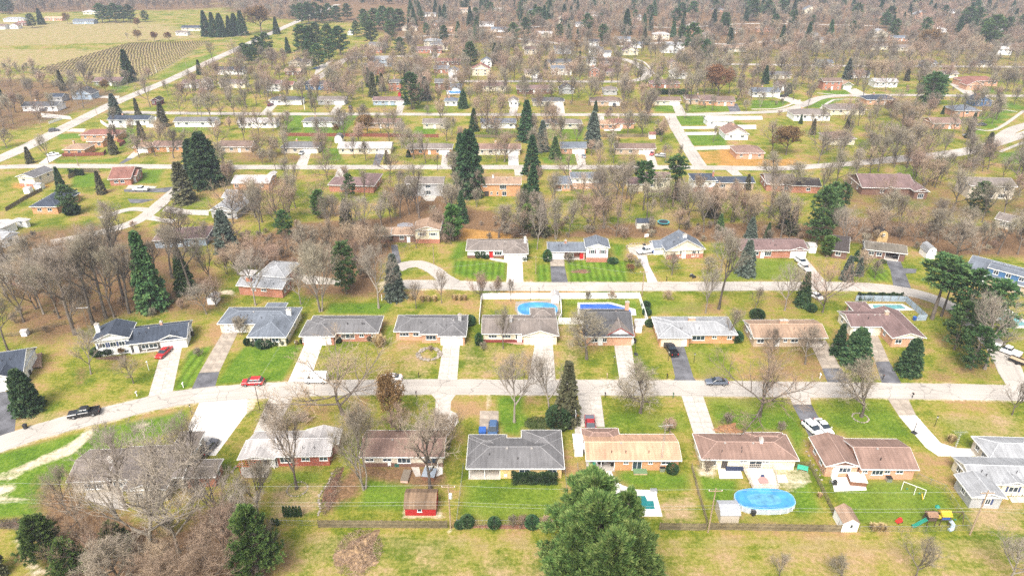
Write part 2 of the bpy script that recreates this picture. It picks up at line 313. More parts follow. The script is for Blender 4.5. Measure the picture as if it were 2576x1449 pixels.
    zone('green', t, p, v, 1.2 if t[0] in 'TM' else 1.6)
for t, p in (('N3', [(430, 1050), (960, 1070), (960, 1250), (640, 1240), (420, 1180)]), ('N3', [(1240, 1090), (1390, 1090), (1400, 1270), (1250, 1270)]), ('N3', [(1540, 1060), (2140, 1060), (2150, 1270), (1570, 1270)]),
             ('N5', [(780, 1080), (1040, 1150), (1060, 1270), (800, 1270)]), ('M1', [(1850, 700), (2110, 640), (1900, 1060), (1720, 1090)]), ('U4', [(2380, 1290), (2700, 1230), (2700, 1374), (2390, 1374)]), ('U4', [(2240, 940), (2500, 920), (2340, 1080), (2200, 1080)])):
    zone('stripe', t, p, .9, 1)
# dry grass, thatch and bare earth
zone('dry', 'F', [(690, 1338), (2650, 1340), (2700, 1520), (690, 1520)], .45, 1.5); zone('green', 'F', [(690, 1340), (2650, 1342), (2650, 1400), (690, 1400)], .3, 2)
zone('dry', 'T2', [(420, 650), (880, 650), (850, 920), (420, 960)], .8, 1.5); zone('dry', 'M3', [(330, 600), (1060, 640), (1040, 985), (300, 985)], .45, 2)
zone('dry', 'T3', [(1900, 740), (2200, 720), (2232, 980), (1900, 980)], .7, 1.5); zone('dry', 'T5', [(880, 60), (1500, 20), (1785, 60), (1785, 250), (1500, 260)], .6, 2); zone('dry', 'T5', [(1250, 840), (1785, 800), (1785, 1060), (1320, 1060)], .8, 1.5)
zone('dry', 'M1', [(170, 1280), (700, 1300), (640, 1400), (150, 1449)], .7, 1.5); zone('dry', 'M2', [(1880, 620), (2100, 620), (2300, 800), (2260, 960), (1880, 990)], .5, 1.5); zone('dry', 'M3', [(1290, 450), (1550, 460), (1600, 640), (1480, 980), (1310, 980)], .6, 2)
zone('dry', 'N2', [(440, 410), (760, 420), (700, 600), (430, 640)], .5, 2); zone('dry', 'N3', [(1390, 370), (1900, 370), (1850, 730), (1400, 740)], .35, 3); zone('dry', 'N4', [(300, 480), (690, 480), (690, 700), (350, 720)], .5, 2)
zone('dry', 'U1', [(-300, 200), (1350, 190), (1900, 330), (1150, 380), (-300, 420)], .8, 5); zone('litter', 'F', [(560, -20), (3200, -20), (3200, 130), (1950, 126), (1250, 110), (1020, 116), (900, 60), (720, 52), (560, 30)], .75, 8); zone('litter', 'F', [(-400, -20), (560, -20), (560, 24), (240, 30), (-300, 42)], .75, 8); zone('litter', 'F', [(1000, 118), (1260, 112), (2900, 130), (2900, 190), (2100, 190), (1700, 180), (1300, 190), (900, 190), (660, 150), (880, 140)], .42, 6)
zone('dry', 'U1', [(-200, 430), (500, 440), (830, 450), (560, 545), (200, 600), (-200, 600)], .95, 4); zone('dry', 'U1', [(280, 640), (850, 480), (1150, 385), (1850, 370), (1700, 480), (1350, 690), (700, 690)], .75, 3); zone('dry', 'U1', [(800, 210), (1350, 190), (1300, 300), (600, 330), (450, 260)], .8, 5)
zone('dry', 'U1', [(-200, 680), (420, 660), (300, 720), (-200, 760)], .7, 4); zone('gold', 'U1', [(-100, 650), (380, 640), (200, 690), (-100, 700)], .3, 3)
for p in ([(800, 150), (835, 205), (650, 380), (100, 570), (60, 540), (600, 300)], [(-100, 760), (235, 770), (235, 800), (-100, 820)], [(-100, 680), (130, 660), (100, 730), (-100, 745)], [(1170, 140), (1310, 105), (1300, 140), (1180, 168)], [(-100, 570), (170, 560), (120, 610), (-100, 615)]):
    zone('straw', 'T1', p, .9, 1.0)
zone('straw', 'T1', [(50, 1080), (270, 1140), (250, 1290), (480, 1449), (280, 1449), (180, 1240)], .75, .7); zone('straw', 'T3', [(20, 1030), (95, 1040), (90, 1065), (30, 1060)], .8, .3)
zone('straw', 'M2', [(410, 1150), (530, 1150), (480, 1280), (280, 1449), (240, 1449)], .7, .6); zone('straw', 'M3', [(560, 1135), (660, 1135), (640, 1290), (590, 1290)], .55, .4)
zone('straw', 'N2', [(110, 1390), (300, 1400), (280, 1345), (160, 1350)], .8, .6); zone('straw', 'T4', [(540, 960), (640, 1060), (1150, 1100), (1200, 1030), (1180, 950), (600, 830)], .6, .5)
zone('straw', 'T4', [(960, 620), (1320, 600), (1400, 760), (1160, 880), (1000, 830)], .55, .5); zone('straw', 'T2', [(1580, 800), (1900, 830), (1960, 960), (1560, 960)], .6, .5); zone('straw', 'N4', [(120, 900), (380, 890), (390, 930), (130, 950)], .6, .4); zone('straw', 'T4', [(100, 600), (370, 600), (390, 730), (180, 720)], .6, .5)
def verge():
    for line, hw in VERGE:
        lo, hi = line.min(0) - 8, line.max(0) + 8
        k = np.nonzero((PTS[:, 0] > lo[0]) & (PTS[:, 0] < hi[0]) & (PTS[:, 1] > lo[1]) & (PTS[:, 1] < min(hi[1], 420)))[0]; d = np.full(len(k), 1e9)
        for a, b in zip(line, line[1:]):
            e = b - a; t_ = np.clip(((PTS[k] - a) @ e) / max(e @ e, 1e-6), 0, 1); d = np.minimum(d, ((PTS[k] - a - t_[:, None] * e) ** 2).sum(1))
        ATT['straw'][k] = np.maximum(ATT['straw'][k], np.clip(1 - (np.sqrt(d) - hw) / 1.3, 0, 1) * .52)
VERGE = [(np.array([G('F', *q)[:2] for q in pts]), wd / 2) for pts, wd in (([(0, 1117), (150, 1070), (306, 1033), (400, 1010), (484, 996), (617, 985), (770, 977), (1000, 973), (1288, 974), (1600, 975), (1900, 978), (2200, 982), (2400, 985), (2700, 992)], 5.6), ([(975, 716), (1180, 719), (1288, 721), (1700, 721), (2050, 720), (2200, 724), (2300, 738)], 5.3), ([(130, 418), (600, 421), (1288, 421), (1720, 422), (1950, 424)], 5.6))]
verge()
ng, mg = len(GX), len(GY)
ii, jj = np.meshgrid(np.arange(ng - 1), np.arange(mg - 1)); a = (jj * ng + ii).ravel()
rng = np.random.default_rng(5)
GZ = np.zeros(len(PTS))
me = big_mesh('ground', np.c_[PTS, GZ], np.stack([a, a + 1, a + 1 + ng, a + ng], 1), None)
for k, v in ATT.items():
    at = me.attributes.new(k, 'FLOAT', 'POINT'); at.data.foreach_set('value', v)
def ground_mat():
    m, nt, b = mat_base('grass_ground'); N = nt.nodes; L = nt.links
    tc = N.new('ShaderNodeTexCoord')
    def noise(s, d=5, r=.6, stretch=None):
        n = N.new('ShaderNodeTexNoise'); n.inputs['Scale'].default_value = s; n.inputs['Detail'].default_value = d; n.inputs['Roughness'].default_value = r
        if stretch:
            mp = N.new('ShaderNodeMapping'); mp.inputs['Scale'].default_value = stretch; L.new(tc.outputs['Object'], mp.inputs[0]); L.new(mp.outputs[0], n.inputs['Vector'])
        else: L.new(tc.outputs['Object'], n.inputs['Vector'])
        return n.outputs['Fac']
    def attr(k):
        n = N.new('ShaderNodeAttribute'); n.attribute_name = k; return n.outputs['Fac']
    def math_(op, a, b_, c=None):
        q = N.new('ShaderNodeMath'); q.operation = op
        for i, v in enumerate((a, b_, c)):
            if v is None: continue
            if hasattr(v, 'type'): L.new(v, q.inputs[i])
            else: q.inputs[i].default_value = v
        return q.outputs[0]
    def ramp(f, stops):
        r = N.new('ShaderNodeValToRGB'); e = r.color_ramp.elements
        e[0].position, e[0].color = stops[0][0], (*stops[0][1], 1); e[1].position, e[1].color = stops[-1][0], (*stops[-1][1], 1)
        for p, c in stops[1:-1]: q = e.new(p); q.color = (*c, 1)
        L.new(f, r.inputs[0]); return r.outputs[0]
    def mix(f, a, c):
        x = N.new('ShaderNodeMix'); x.data_type = 'RGBA'; L.new(f, x.inputs[0]); L.new(a, x.inputs[6]); L.new(c, x.inputs[7]); return x.outputs[2]
    n_big = noise(.06, 4); n_mid = noise(.22, 5, .65); n_fine = noise(1.6, 4, .7); n_tiny = noise(7.0, 3, .7); n_row = noise(.5, 4, .6, (.25, 2.2, 1))
    blend = math_('ADD', math_('ADD', math_('MULTIPLY', n_mid, .5), math_('MULTIPLY', n_fine, .3)), math_('MULTIPLY', n_row, .2))
    base = ramp(math_('MULTIPLY_ADD', math_('ADD', math_('MULTIPLY', n_big, .45), math_('MULTIPLY', blend, .55)), 1.7, -.35), [(.38, (.080, .115, .010)), (.45, (.140, .155, .018)), (.51, (.205, .190, .036)), (.57, (.25, .19, .062)), (.65, (.28, .175, .088))])
    def cover(under, k, colour, sharp=2.2, amt=.75):
        f = math_('ADD', attr(k), math_('MULTIPLY', math_('SUBTRACT', blend, .5), amt * 2)); f = math_('MULTIPLY', math_('SUBTRACT', f, .5), sharp); f = math_('ADD', f, .5)
        c = N.new('ShaderNodeClamp'); L.new(f, c.inputs[0])
        return mix(math_('MULTIPLY', c.outputs[0], math_('MINIMUM', math_('MULTIPLY', attr(k), 6.0), 1.0)), under, colour)
    green = ramp(math_('ADD', math_('MULTIPLY', n_mid, .45), math_('ADD', math_('MULTIPLY', n_fine, .35), math_('MULTIPLY', n_tiny, .2))), [(.36, (.040, .085, .008)), (.47, (.075, .140, .012)), (.56, (.115, .175, .018)), (.66, (.19, .19, .045))])
    dry = ramp(blend, [(.38, (.13, .15, .03)), (.47, (.23, .20, .07)), (.54, (.29, .215, .11)), (.63, (.34, .235, .15))])
    litter = ramp(math_('ADD', math_('MULTIPLY', n_fine, .6), math_('MULTIPLY', n_tiny, .4)), [(.33, (.085, .052, .03)), (.5, (.155, .093, .05)), (.66, (.235, .145, .075))])
    gold = ramp(blend, [(.35, (.24, .12, .03)), (.6, (.38, .21, .065))])
    straw = ramp(blend, [(.35, (.36, .29, .19)), (.6, (.52, .45, .34))])
    col = cover(base, 'dry', dry); col = cover(col, 'green', green, 2.0, .6)
    wv = N.new('ShaderNodeTexWave'); wv.bands_direction = 'X'; wv.inputs['Scale'].default_value = .17; wv.inputs['Distortion'].default_value = .5; L.new(tc.outputs['Object'], wv.inputs['Vector'])
    hs2 = N.new('ShaderNodeHueSaturation'); L.new(col, hs2.inputs['Color']); L.new(math_('MULTIPLY_ADD', math_('MULTIPLY', math_('SUBTRACT', wv.outputs['Fac'], .5), attr('stripe')), .5, 1.0), hs2.inputs['Value']); col = hs2.outputs[0]
    col = cover(col, 'litter', litter); col = cover(col, 'gold', gold); col = cover(col, 'straw', straw, 2.6)
    hv = N.new('ShaderNodeHueSaturation'); L.new(col, hv.inputs['Color']); L.new(math_('MULTIPLY_ADD', math_('ADD', n_tiny, n_fine), .9, .10), hv.inputs['Value']); L.new(hv.outputs[0], b.inputs['Base Color'])
    b.inputs['Roughness'].default_value = .95; b.inputs['Specular IOR Level'].default_value = .1
    bu = N.new('ShaderNodeBump'); bu.inputs['Strength'].default_value = .45; bu.inputs['Distance'].default_value = .12; L.new(math_('ADD', n_tiny, n_fine), bu.inputs['Height']); L.new(bu.outputs[0], b.inputs['Normal'])
    return m
me.materials[0] = ground_mat()
ground = link('ground', me); tag(ground, 'grass lawns, dry turf and leaf litter covering the whole neighbourhood', None, None, 'structure')

# ---------------------------------------------------------------- roads
def road_mat():
    m, nt, b = mat_base('worn_road'); N = nt.nodes; L = nt.links
    tc = N.new('ShaderNodeTexCoord')
    n1 = N.new('ShaderNodeTexNoise'); n1.inputs['Scale'].default_value = .12; n1.inputs['Detail'].default_value = 6; L.new(tc.outputs['Object'], n1.inputs['Vector'])
    uvn = N.new('ShaderNodeUVMap'); mp = N.new('ShaderNodeMapping'); mp.inputs['Scale'].default_value = (.03, 2.4, 1); L.new(uvn.outputs[0], mp.inputs[0])
    n2 = N.new('ShaderNodeTexNoise'); n2.inputs['Scale'].default_value = 1.0; n2.inputs['Detail'].default_value = 5; L.new(mp.outputs[0], n2.inputs['Vector'])
    vo = N.new('ShaderNodeTexVoronoi'); vo.feature = 'DISTANCE_TO_EDGE'; vo.inputs['Scale'].default_value = .16
    n3 = N.new('ShaderNodeTexNoise'); n3.inputs['Scale'].default_value = .6; n3.inputs['Detail'].default_value = 4; L.new(tc.outputs['Object'], n3.inputs['Vector'])
    vm = N.new('ShaderNodeVectorMath'); vm.operation = 'MULTIPLY_ADD'; L.new(n3.outputs['Color'], vm.inputs[0]); vm.inputs[1].default_value = (2, 2, 2); L.new(tc.outputs['Object'], vm.inputs[2]); L.new(vm.outputs[0], vo.inputs['Vector'])
    cr = N.new('ShaderNodeValToRGB'); cr.color_ramp.elements[0].color = (.42, .42, .42, 1); cr.color_ramp.elements[1].color = (1, 1, 1, 1); cr.color_ramp.elements[1].position = .016; L.new(vo.outputs['Distance'], cr.inputs[0])
    ra = N.new('ShaderNodeValToRGB'); ra.color_ramp.elements[0].position = .3; ra.color_ramp.elements[1].position = .7
    ra.color_ramp.elements[0].color = (.27, .245, .22, 1); ra.color_ramp.elements[1].color = (.47, .43, .385, 1)
    ad = N.new('ShaderNodeMath'); ad.operation = 'ADD'; L.new(n1.outputs['Fac'], ad.inputs[0]); L.new(n2.outputs['Fac'], ad.inputs[1])
    hf = N.new('ShaderNodeMath'); hf.operation = 'MULTIPLY'; hf.inputs[1].default_value = .5; L.new(ad.outputs[0], hf.inputs[0]); L.new(hf.outputs[0], ra.inputs[0])
    mx = N.new('ShaderNodeMix'); mx.data_type = 'RGBA'; mx.blend_type = 'MULTIPLY'; mx.inputs[0].default_value = .8; L.new(ra.outputs[0], mx.inputs[6]); L.new(cr.outputs[0], mx.inputs[7]); L.new(mx.outputs[2], b.inputs['Base Color'])
    b.inputs['Roughness'].default_value = .9; b.inputs['Specular IOR Level'].default_value = .2
    return m
ROADM = road_mat()
def smooth_line(pts, n=6):
    out = []
    for i in range(len(pts) - 1):
        p0 = pts[max(i - 1, 0)]; p1 = pts[i]; p2 = pts[i + 1]; p3 = pts[min(i + 2, len(pts) - 1)]
        for k in range(n):
            t = k / n
            out.append(.5 * ((2 * p1) + (p2 - p0) * t + (2 * p0 - 5 * p1 + 4 * p2 - p3) * t * t + (3 * p1 - p0 - 3 * p2 + p3) * t ** 3))
    return out + [pts[-1]]
ROAD_LINES = []
def road(name, t, pts, width, z, material=None, rough=.12):
    line = smooth_line([G(t, *p) for p in pts]); ROAD_LINES.append((np.array([p[:2] for p in line]), width / 2))
    rnd = random.Random(name + str(pts[0])); vs = []; uv = []; dist = 0
    for i, p in enumerate(line):
        d = (line[min(i + 1, len(line) - 1)] - line[max(i - 1, 0)]).normalized(); nrm = Vector((-d.y, d.x, 0))
        if i: dist += (p - line[i - 1]).length
        for s in (-1, -.5, 0, .5, 1):
            q = p + nrm * (s * width / 2 + (s if abs(s) == 1 else 0) * rnd.uniform(-rough, rough)); vs.append((q.x, q.y, z)); uv.append((dist, s * width / 2))
    fs = [(i * 5 + j, (i + 1) * 5 + j, (i + 1) * 5 + j + 1, i * 5 + j + 1) for i in range(len(line) - 1) for j in range(4)]
    fs = [f[::-1] for f in fs]
    m = bpy.data.meshes.new(name); m.from_pydata(vs, [], fs); m.materials.append(material or ROADM)
    ul = m.uv_layers.new(name='UVMap')
    for l in m.loops: ul.data[l.index].uv = uv[l.vertex_index]
    o = link(name, m); o['kind'] = 'structure'; return o
road('street', 'F', [(-140, 1180), (-60, 1145), (0, 1117), (150, 1070), (306, 1033), (400, 1010), (484, 996), (617, 985), (770, 977), (1000, 973), (1288, 974), (1600, 975), (1900, 978), (2200, 982), (2400, 985), (2700, 992)], 5.6, .030)
road('street', 'F', [(975, 716), (1100, 716), (1180, 719), (1288, 721), (1700, 721), (2050, 720), (2200, 724), (2300, 738), (2380, 765), (2440, 805), (2490, 855), (2525, 900), (2550, 950), (2590, 1000)], 5.3, .034)
road('loop_street', 'N2', [(1895, 1140), (2000, 1098), (2130, 1095), (2260, 1150), (2350, 1220), (2470, 1290)], 4.6, .038)
road('street', 'F', [(-60, 424), (130, 418), (600, 421), (1000, 421), (1288, 421), (1720, 422), (1950, 424), (2060, 418), (2200, 408), (2350, 395), (2450, 378), (2600, 330), (2700, 290)], 5.6, .030)
road('street', 'F', [(280, 283), (620, 287), (1000, 288), (1288, 289), (1700, 289), (1850, 285), (1960, 280), (2020, 265), (2060, 248), (2120, 241), (2300, 240), (2480, 242), (2700, 241)], 6.0, .034)
road('main_road', 'F', [(-120, 445), (45, 380), (180, 313), (290, 259), (420, 205), (530, 154), (620, 113), (690, 81), (770, 45), (850, 12)], 8.0, .042)
road('street', 'F', [(1684, 289), (1700, 320), (1730, 370), (1762, 421)], 6.0, .040)
road('street', 'F', [(1100, 205), (1288, 205), (1500, 206), (1590, 204), (1628, 190), (1612, 168), (1580, 153), (1540, 146), (1450, 145)], 6.5, .030)
road('street', 'F', [(700, 205), (760, 212), (800, 196), (840, 170), (875, 148), (940, 143), (1050, 142)], 6.5, .034)
road('street', 'F', [(1780, 162), (1900, 163), (2100, 166), (2400, 168), (2700, 170)], 7, .030)
road('street', 'F', [(1560, 118), (1700, 106), (1850, 112), (2000, 100), (2300, 104)], 7, .034)
road('street', 'F', [(1000, 96), (1150, 88), (1300, 98), (1420, 112)], 7, .034)
road('street', 'F', [(1500, 62), (1700, 70), (1900, 60), (2200, 66)], 7, .034)
road('street', 'F', [(1180, 82), (1280, 72), (1400, 66)], 7, .030)
road('street', 'N1', [(1790, 300), (1760, 345), (1600, 480), (1450, 605), (1330, 675), (1180, 730), (900, 800), (500, 880)], 5.0, .038)
road('side_lane', 'N1', [(1480, 560), (1300, 550), (1130, 590), (1000, 640)], 3.6, .042)
road('street', 'U4', [(2640, 1040), (2480, 1090), (2360, 1170), (2260, 1230), (1900, 1290), (1500, 1330), (1150, 1374)], 6, .046)

# ---------------------------------------------------------------- driveways: cast slabs with joints, or rolled asphalt
def lerp2(q, u, v):
    a = q[0].lerp(q[1], u); b = q[3].lerp(q[2], u); return a.lerp(b, v)
NDRV = 0
DRIVE_POLYS = []
def drive_slabs(t, q, m=CONC, cols=2, step=3.0, z=.004):
    """q: far-left, far-right, near-right, near-left; the slabs are pieces of the drive"""
    W = [G(*((t,) + p if len(p) == 2 else p)) for p in q]
    DRIVE_POLYS.append(np.array([p[:2] for p in W]))
    o = MB().prism([(p.x, p.y) for p in W], z - .010, z, 0).build('driveway', JOINT); o['kind'] = 'structure'
    n = max(2, round(((W[0] - W[3]).length + (W[1] - W[2]).length) / 2 / step)); g = .035
    for i in range(n):
        for j in range(cols):
            c = [lerp2(W, *uv) for uv in ((j / cols, i / n), ((j + 1) / cols, i / n), ((j + 1) / cols, (i + 1) / n), (j / cols, (i + 1) / n))]
            ce = sum(c, Vector()) / 4; c = [p + (ce - p).normalized() * g for p in c]
            dz = ((i * 7 + j * 5) % 4) * .002
            b = MB(); b.add([(p.x - ce.x, p.y - ce.y, -.008) for p in c] + [(p.x - ce.x, p.y - ce.y, .012 + dz) for p in c], [(4, 5, 6, 7), (0, 1, 5, 4), (1, 2, 6, 5), (2, 3, 7, 6), (3, 0, 4, 7)])
            s = b.build('slab', m, o, (ce.x, ce.y, z))
    return o
def drive_sheet(t, pts, m=ASPH, z=.016, name='driveway'):
    W = [G(*((t,) + p if len(p) == 2 else p)) for p in pts]; DRIVE_POLYS.append(np.array([p[:2] for p in W]))
    o = MB().prism([(p.x, p.y) for p in W], z - .012, z).build(name, m); o['kind'] = 'structure'; return o
drive_sheet('F', [fpx('M1', 1985, 1180), fpx('M2', 430, 1120), fpx('M2', 420, 1160), fpx('T1', 2150, 30), fpx('T1', 1880, 400), fpx('T1', 1690, 400), fpx('T1', 1640, 150)], WCONC)
drive_slabs('F', [fpx('M2', 660, 1110), fpx('M2', 900, 1100), fpx('T2', 465, 200), fpx('T2', 275, 200)], CONC)
drive_sheet('F', [fpx('M3', 20, 1100), fpx('M3', 310, 1100), fpx('M3', 240, 1200), fpx('M3', 235, 1285), fpx('M3', 300, 1320), fpx('M3', 318, 1400), fpx('T3', 120, 120), fpx('T3', 40, 230), fpx('T3', -90, 230), fpx('M3', 85, 1240), fpx('M3', 90, 1180)], CONC)
drive_slabs('F', [fpx('M3', 525, 1290), fpx('M3', 710, 1292), fpx('T3', 475, 230), fpx('T3', 308, 230)], DCONC)
drive_slabs('F', [fpx('M3', 1490, 1110), fpx('M3', 1715, 1110), fpx('T3', 1405, 150), fpx('T3', 1200, 150)], CONC)
drive_sheet('T3', [(1205, 60), (1200, 160), (1210, 270), (1145, 280), (1140, 90)], CONC, .012)
drive_slabs('F', [fpx('M4', 650, 1110), fpx('M4', 865, 1110), fpx('T4', 350, 250), fpx('T4', 115, 252)], CONC)
drive_slabs('M4', [(1720, 1120), (1925, 1120), (1945, 1228), (1755, 1228)], CONC, 2, 2.6)
drive_sheet('F', [fpx('M4', 1755, 1229), fpx('M4', 1945, 1229), fpx('T4', 1530, 240), fpx('T4', 1340, 280)], ASPH)
drive_slabs('F', [fpx('M5', 985, 1130), fpx('M5', 1195, 1130), fpx('T5', 845, 48), fpx('T5', 690, 48)], DCONC)
drive_sheet('T5', [(845, 49), (960, 180), (1060, 290), (1200, 335), (1420, 340), (1460, 400), (1040, 405), (930, 330), (690, 49)], WCONC)
drive_sheet('F', [fpx('M1', -60, 1110), fpx('M1', 130, 1095), fpx('M1', 172, 1260), fpx('T1', 140, 60), fpx('T1', 125, 210), fpx('T1', -150, 280)], ASPH)
drive_slabs('M1', [(1600, 680), (1800, 655), (1700, 1130), (1455, 1180)], CONC)
drive_slabs('M2', [(205, 470), (350, 470), (145, 905), (-57, 918)], DCONC); drive_sheet('M2', [(-57, 919), (145, 906), (100, 1055), (-135, 1090)], ASPH)
drive_slabs('M2', [(1000, 600), (1172, 600), (1030, 1020), (815, 1020)], WCONC)
drive_slabs('M3', [(165, 615), (330, 615), (300, 1010), (105, 1010)], CONC)
drive_slabs('M3', [(1070, 620), (1245, 620), (1275, 1010), (1000, 1010)], CONC)
drive_slabs('M3', [(1845, 605), (2015, 605), (2078, 1020), (1908, 1020)], CONC)
drive_sheet('M4', [(530, 630), (680, 630), (780, 960), (825, 1020), (570, 1020), (600, 960)], ASPH)
drive_slabs('M4', [(1920, 600), (2090, 600), (2235, 870), (2050, 872)], DCONC); drive_sheet('M4', [(2050, 873), (2235, 871), (2340, 1030), (2110, 1030)], ASPH)
drive_slabs('M5', [(770, 510), (900, 510), (1030, 805), (890, 805)], DCONC); drive_sheet('M5', [(890, 806), (1030, 806), (1160, 1040), (960, 1040)], ASPH)
drive_slabs('N3', [(970, 1035), (1112, 1035), (1125, 1290), (955, 1290)], WCONC); drive_sheet('N3', [(785, 1010), (815, 1010), (830, 1035), (960, 1050), (972, 1080), (860, 1062), (790, 1045)], WCONC, .012, 'path')
drive_slabs('N3', [(1385, 1010), (1525, 1010), (1530, 1112), (1390, 1112)], DCONC); drive_sheet('N3', [(1390, 1113), (1530, 1113), (1567, 1290), (1403, 1290)], ASPH)
drive_sheet('N4', [(220, 1010), (320, 1010), (340, 1100), (440, 1290), (330, 1290), (300, 1150)], mat('gravel_drive', (.40, .38, .38), .95, .25, 3)); drive_sheet('N4', [(130, 930), (390, 900), (400, 995), (230, 1012), (150, 980)], CONC, .012)
drive_slabs('N4', [(1780, 1030), (1890, 1030), (2110, 1290), (1960, 1290)], CONC)
drive_sheet('N5', [(980, 1040), (1130, 1040), (1190, 1190), (1245, 1330), (1070, 1310), (1040, 1150)], ASPH); drive_sheet('N5', [(1150, 1130), (1300, 1140), (1290, 1180), (1180, 1185)], ASPH, .020)
drive_sheet('N1', [(1220, 355), (1560, 345), (1740, 325), (1640, 385), (1230, 380)], ASPH); drive_sheet('N1', [(1270, 310), (1550, 325), (1530, 344), (1240, 350)], CONC, .012); drive_sheet('N1', [(1260, 450), (1540, 452), (1400, 490), (1290, 490)], ASPH)
drive_sheet('N1', [(1640, 520), (1850, 555), (2060, 560), (2060, 612), (1760, 600), (1600, 570)], CONC); drive_sheet('N1', [(1480, 600), (1600, 640), (1740, 650), (1700, 690), (1420, 650)], CONC)
drive_sheet('N2', [(880, 1190), (980, 1190), (1350, 1250), (1340, 1290), (1000, 1290)], CONC); drive_sheet('N2', [(1840, 900), (1900, 900), (1940, 1080), (1900, 1145), (1860, 1130)], ASPH)
drive_sheet('N1', [(320, 940), (640, 900), (560, 990), (380, 1120)], CONC)
for t, q, m in (('U1', [(1185, 1340), (1275, 1340), (1180, 1400), (1120, 1400)], CONC), ('U1', [(1120, 1400), (1180, 1400), (1090, 1449), (1050, 1449)], ASPH), ('U2', [(565, 1345), (640, 1345), (600, 1470), (500, 1470)], CONC), ('U2', [(1220, 1330), (1300, 1330), (1240, 1470), (1180, 1470)], ASPH),
                ('U2', [(1800, 1350), (1860, 1350), (1840, 1470), (1785, 1470)], CONC), ('U3', [(268, 1350), (355, 1350), (362, 1470), (270, 1470)], WCONC), ('U3', [(855, 1350), (940, 1350), (957, 1470), (882, 1470)], CONC), ('U3', [(1470, 1350), (1550, 1345), (1592, 1470), (1510, 1470)], CONC),
                ('U2', [(265, 925), (345, 925), (270, 1010), (190, 1010)], CONC), ('U2', [(865, 915), (925, 915), (875, 1010), (800, 1010)], CONC), ('U2', [(1400, 920), (1470, 920), (1440, 1010), (1390, 1010)], CONC), ('U2', [(880, 1010), (965, 1010), (920, 1075), (860, 1075)], CONC), ('U3', [(690, 920), (760, 920), (770, 1010), (690, 1010)], CONC),
                ('U3', [(290, 910), (370, 910), (340, 1010), (275, 1010)], CONC), ('U3', [(1715, 925), (1800, 925), (1840, 1010), (1750, 1010)], CONC), ('U3', [(1770, 1120), (2110, 1120), (2110, 1140), (1780, 1142)], WCONC), ('U3', [(1810, 1172), (2110, 1168), (2110, 1195), (1825, 1197)], WCONC), ('U3', [(1890, 1300), (2264, 1285), (2300, 1320), (1900, 1330)], CONC),
                ('U4', [(85, 875), (170, 870), (210, 950), (110, 950)], ASPH), ('U4', [(480, 815), (560, 800), (760, 870), (660, 880)], CONC), ('U4', [(1060, 745), (1170, 745), (1290, 810), (1160, 810)], CONC), ('U4', [(1940, 700), (2060, 700), (2200, 810), (2110, 815)], CONC), ('U1', [(360, 1000), (620, 1030), (640, 1060), (370, 1040)], CONC), ('U1', [(850, 850), (1060, 850), (1050, 872), (850, 868)], CONC),
                ('U1', [(640, 1140), (760, 1140), (740, 1170), (580, 1165)], CONC), ('U1', [(480, 1345), (550, 1375), (420, 1449), (340, 1449)], WCONC), ('U2', [(1720, 465), (1790, 465), (1750, 520), (1700, 520)], CONC), ('U2', [(1850, 650), (1940, 650), (1930, 710), (1860, 710)], WCONC), ('U3', [(475, 660), (560, 655), (580, 720), (480, 720)], CONC), ('U2', [(690, 590), (760, 560), (840, 530), (800, 580), (660, 680)], CONC),
                ('U3', [(1060, 1030), (1115, 1030), (1120, 1075), (1070, 1075)], CONC), ('U4', [(0, 975), (380, 975), (385, 1005), (0, 1008)], WCONC), ('U4', [(160, 1050), (330, 1050), (330, 1085), (180, 1085)], WCONC), ('N2', [(1310, 145), (1430, 145), (1350, 240), (1280, 240)], CONC), ('N4', [(1080, 150), (1200, 150), (1270, 220), (1170, 220)], CONC), ('N3', [(1030, 150), (1110, 150), (1120, 220), (1040, 220)], CONC)):
    drive_sheet(t, q, m)
for t, pts, wd in (('U4', [(290, 918), (480, 915), (590, 890), (700, 840)], 1.6), ('U4', [(870, 915), (950, 855), (1050, 835), (1500, 838)], 1.6), ('U4', [(2120, 1070), (2330, 1090), (2576, 930)], 1.8), ('U4', [(2390, 920), (2520, 940)], 1.4), ('U4', [(2370, 1275), (2576, 1195)], 1.8), ('U4', [(840, 782), (1200, 815)], 1.5), ('U3', [(1380, 520), (1480, 560), (1560, 660)], 1.6), ('U3', [(1200, 560), (1300, 580), (1330, 640)], 1.4)):
    road('footpath', t, pts, wd, .052, CONC, .03)
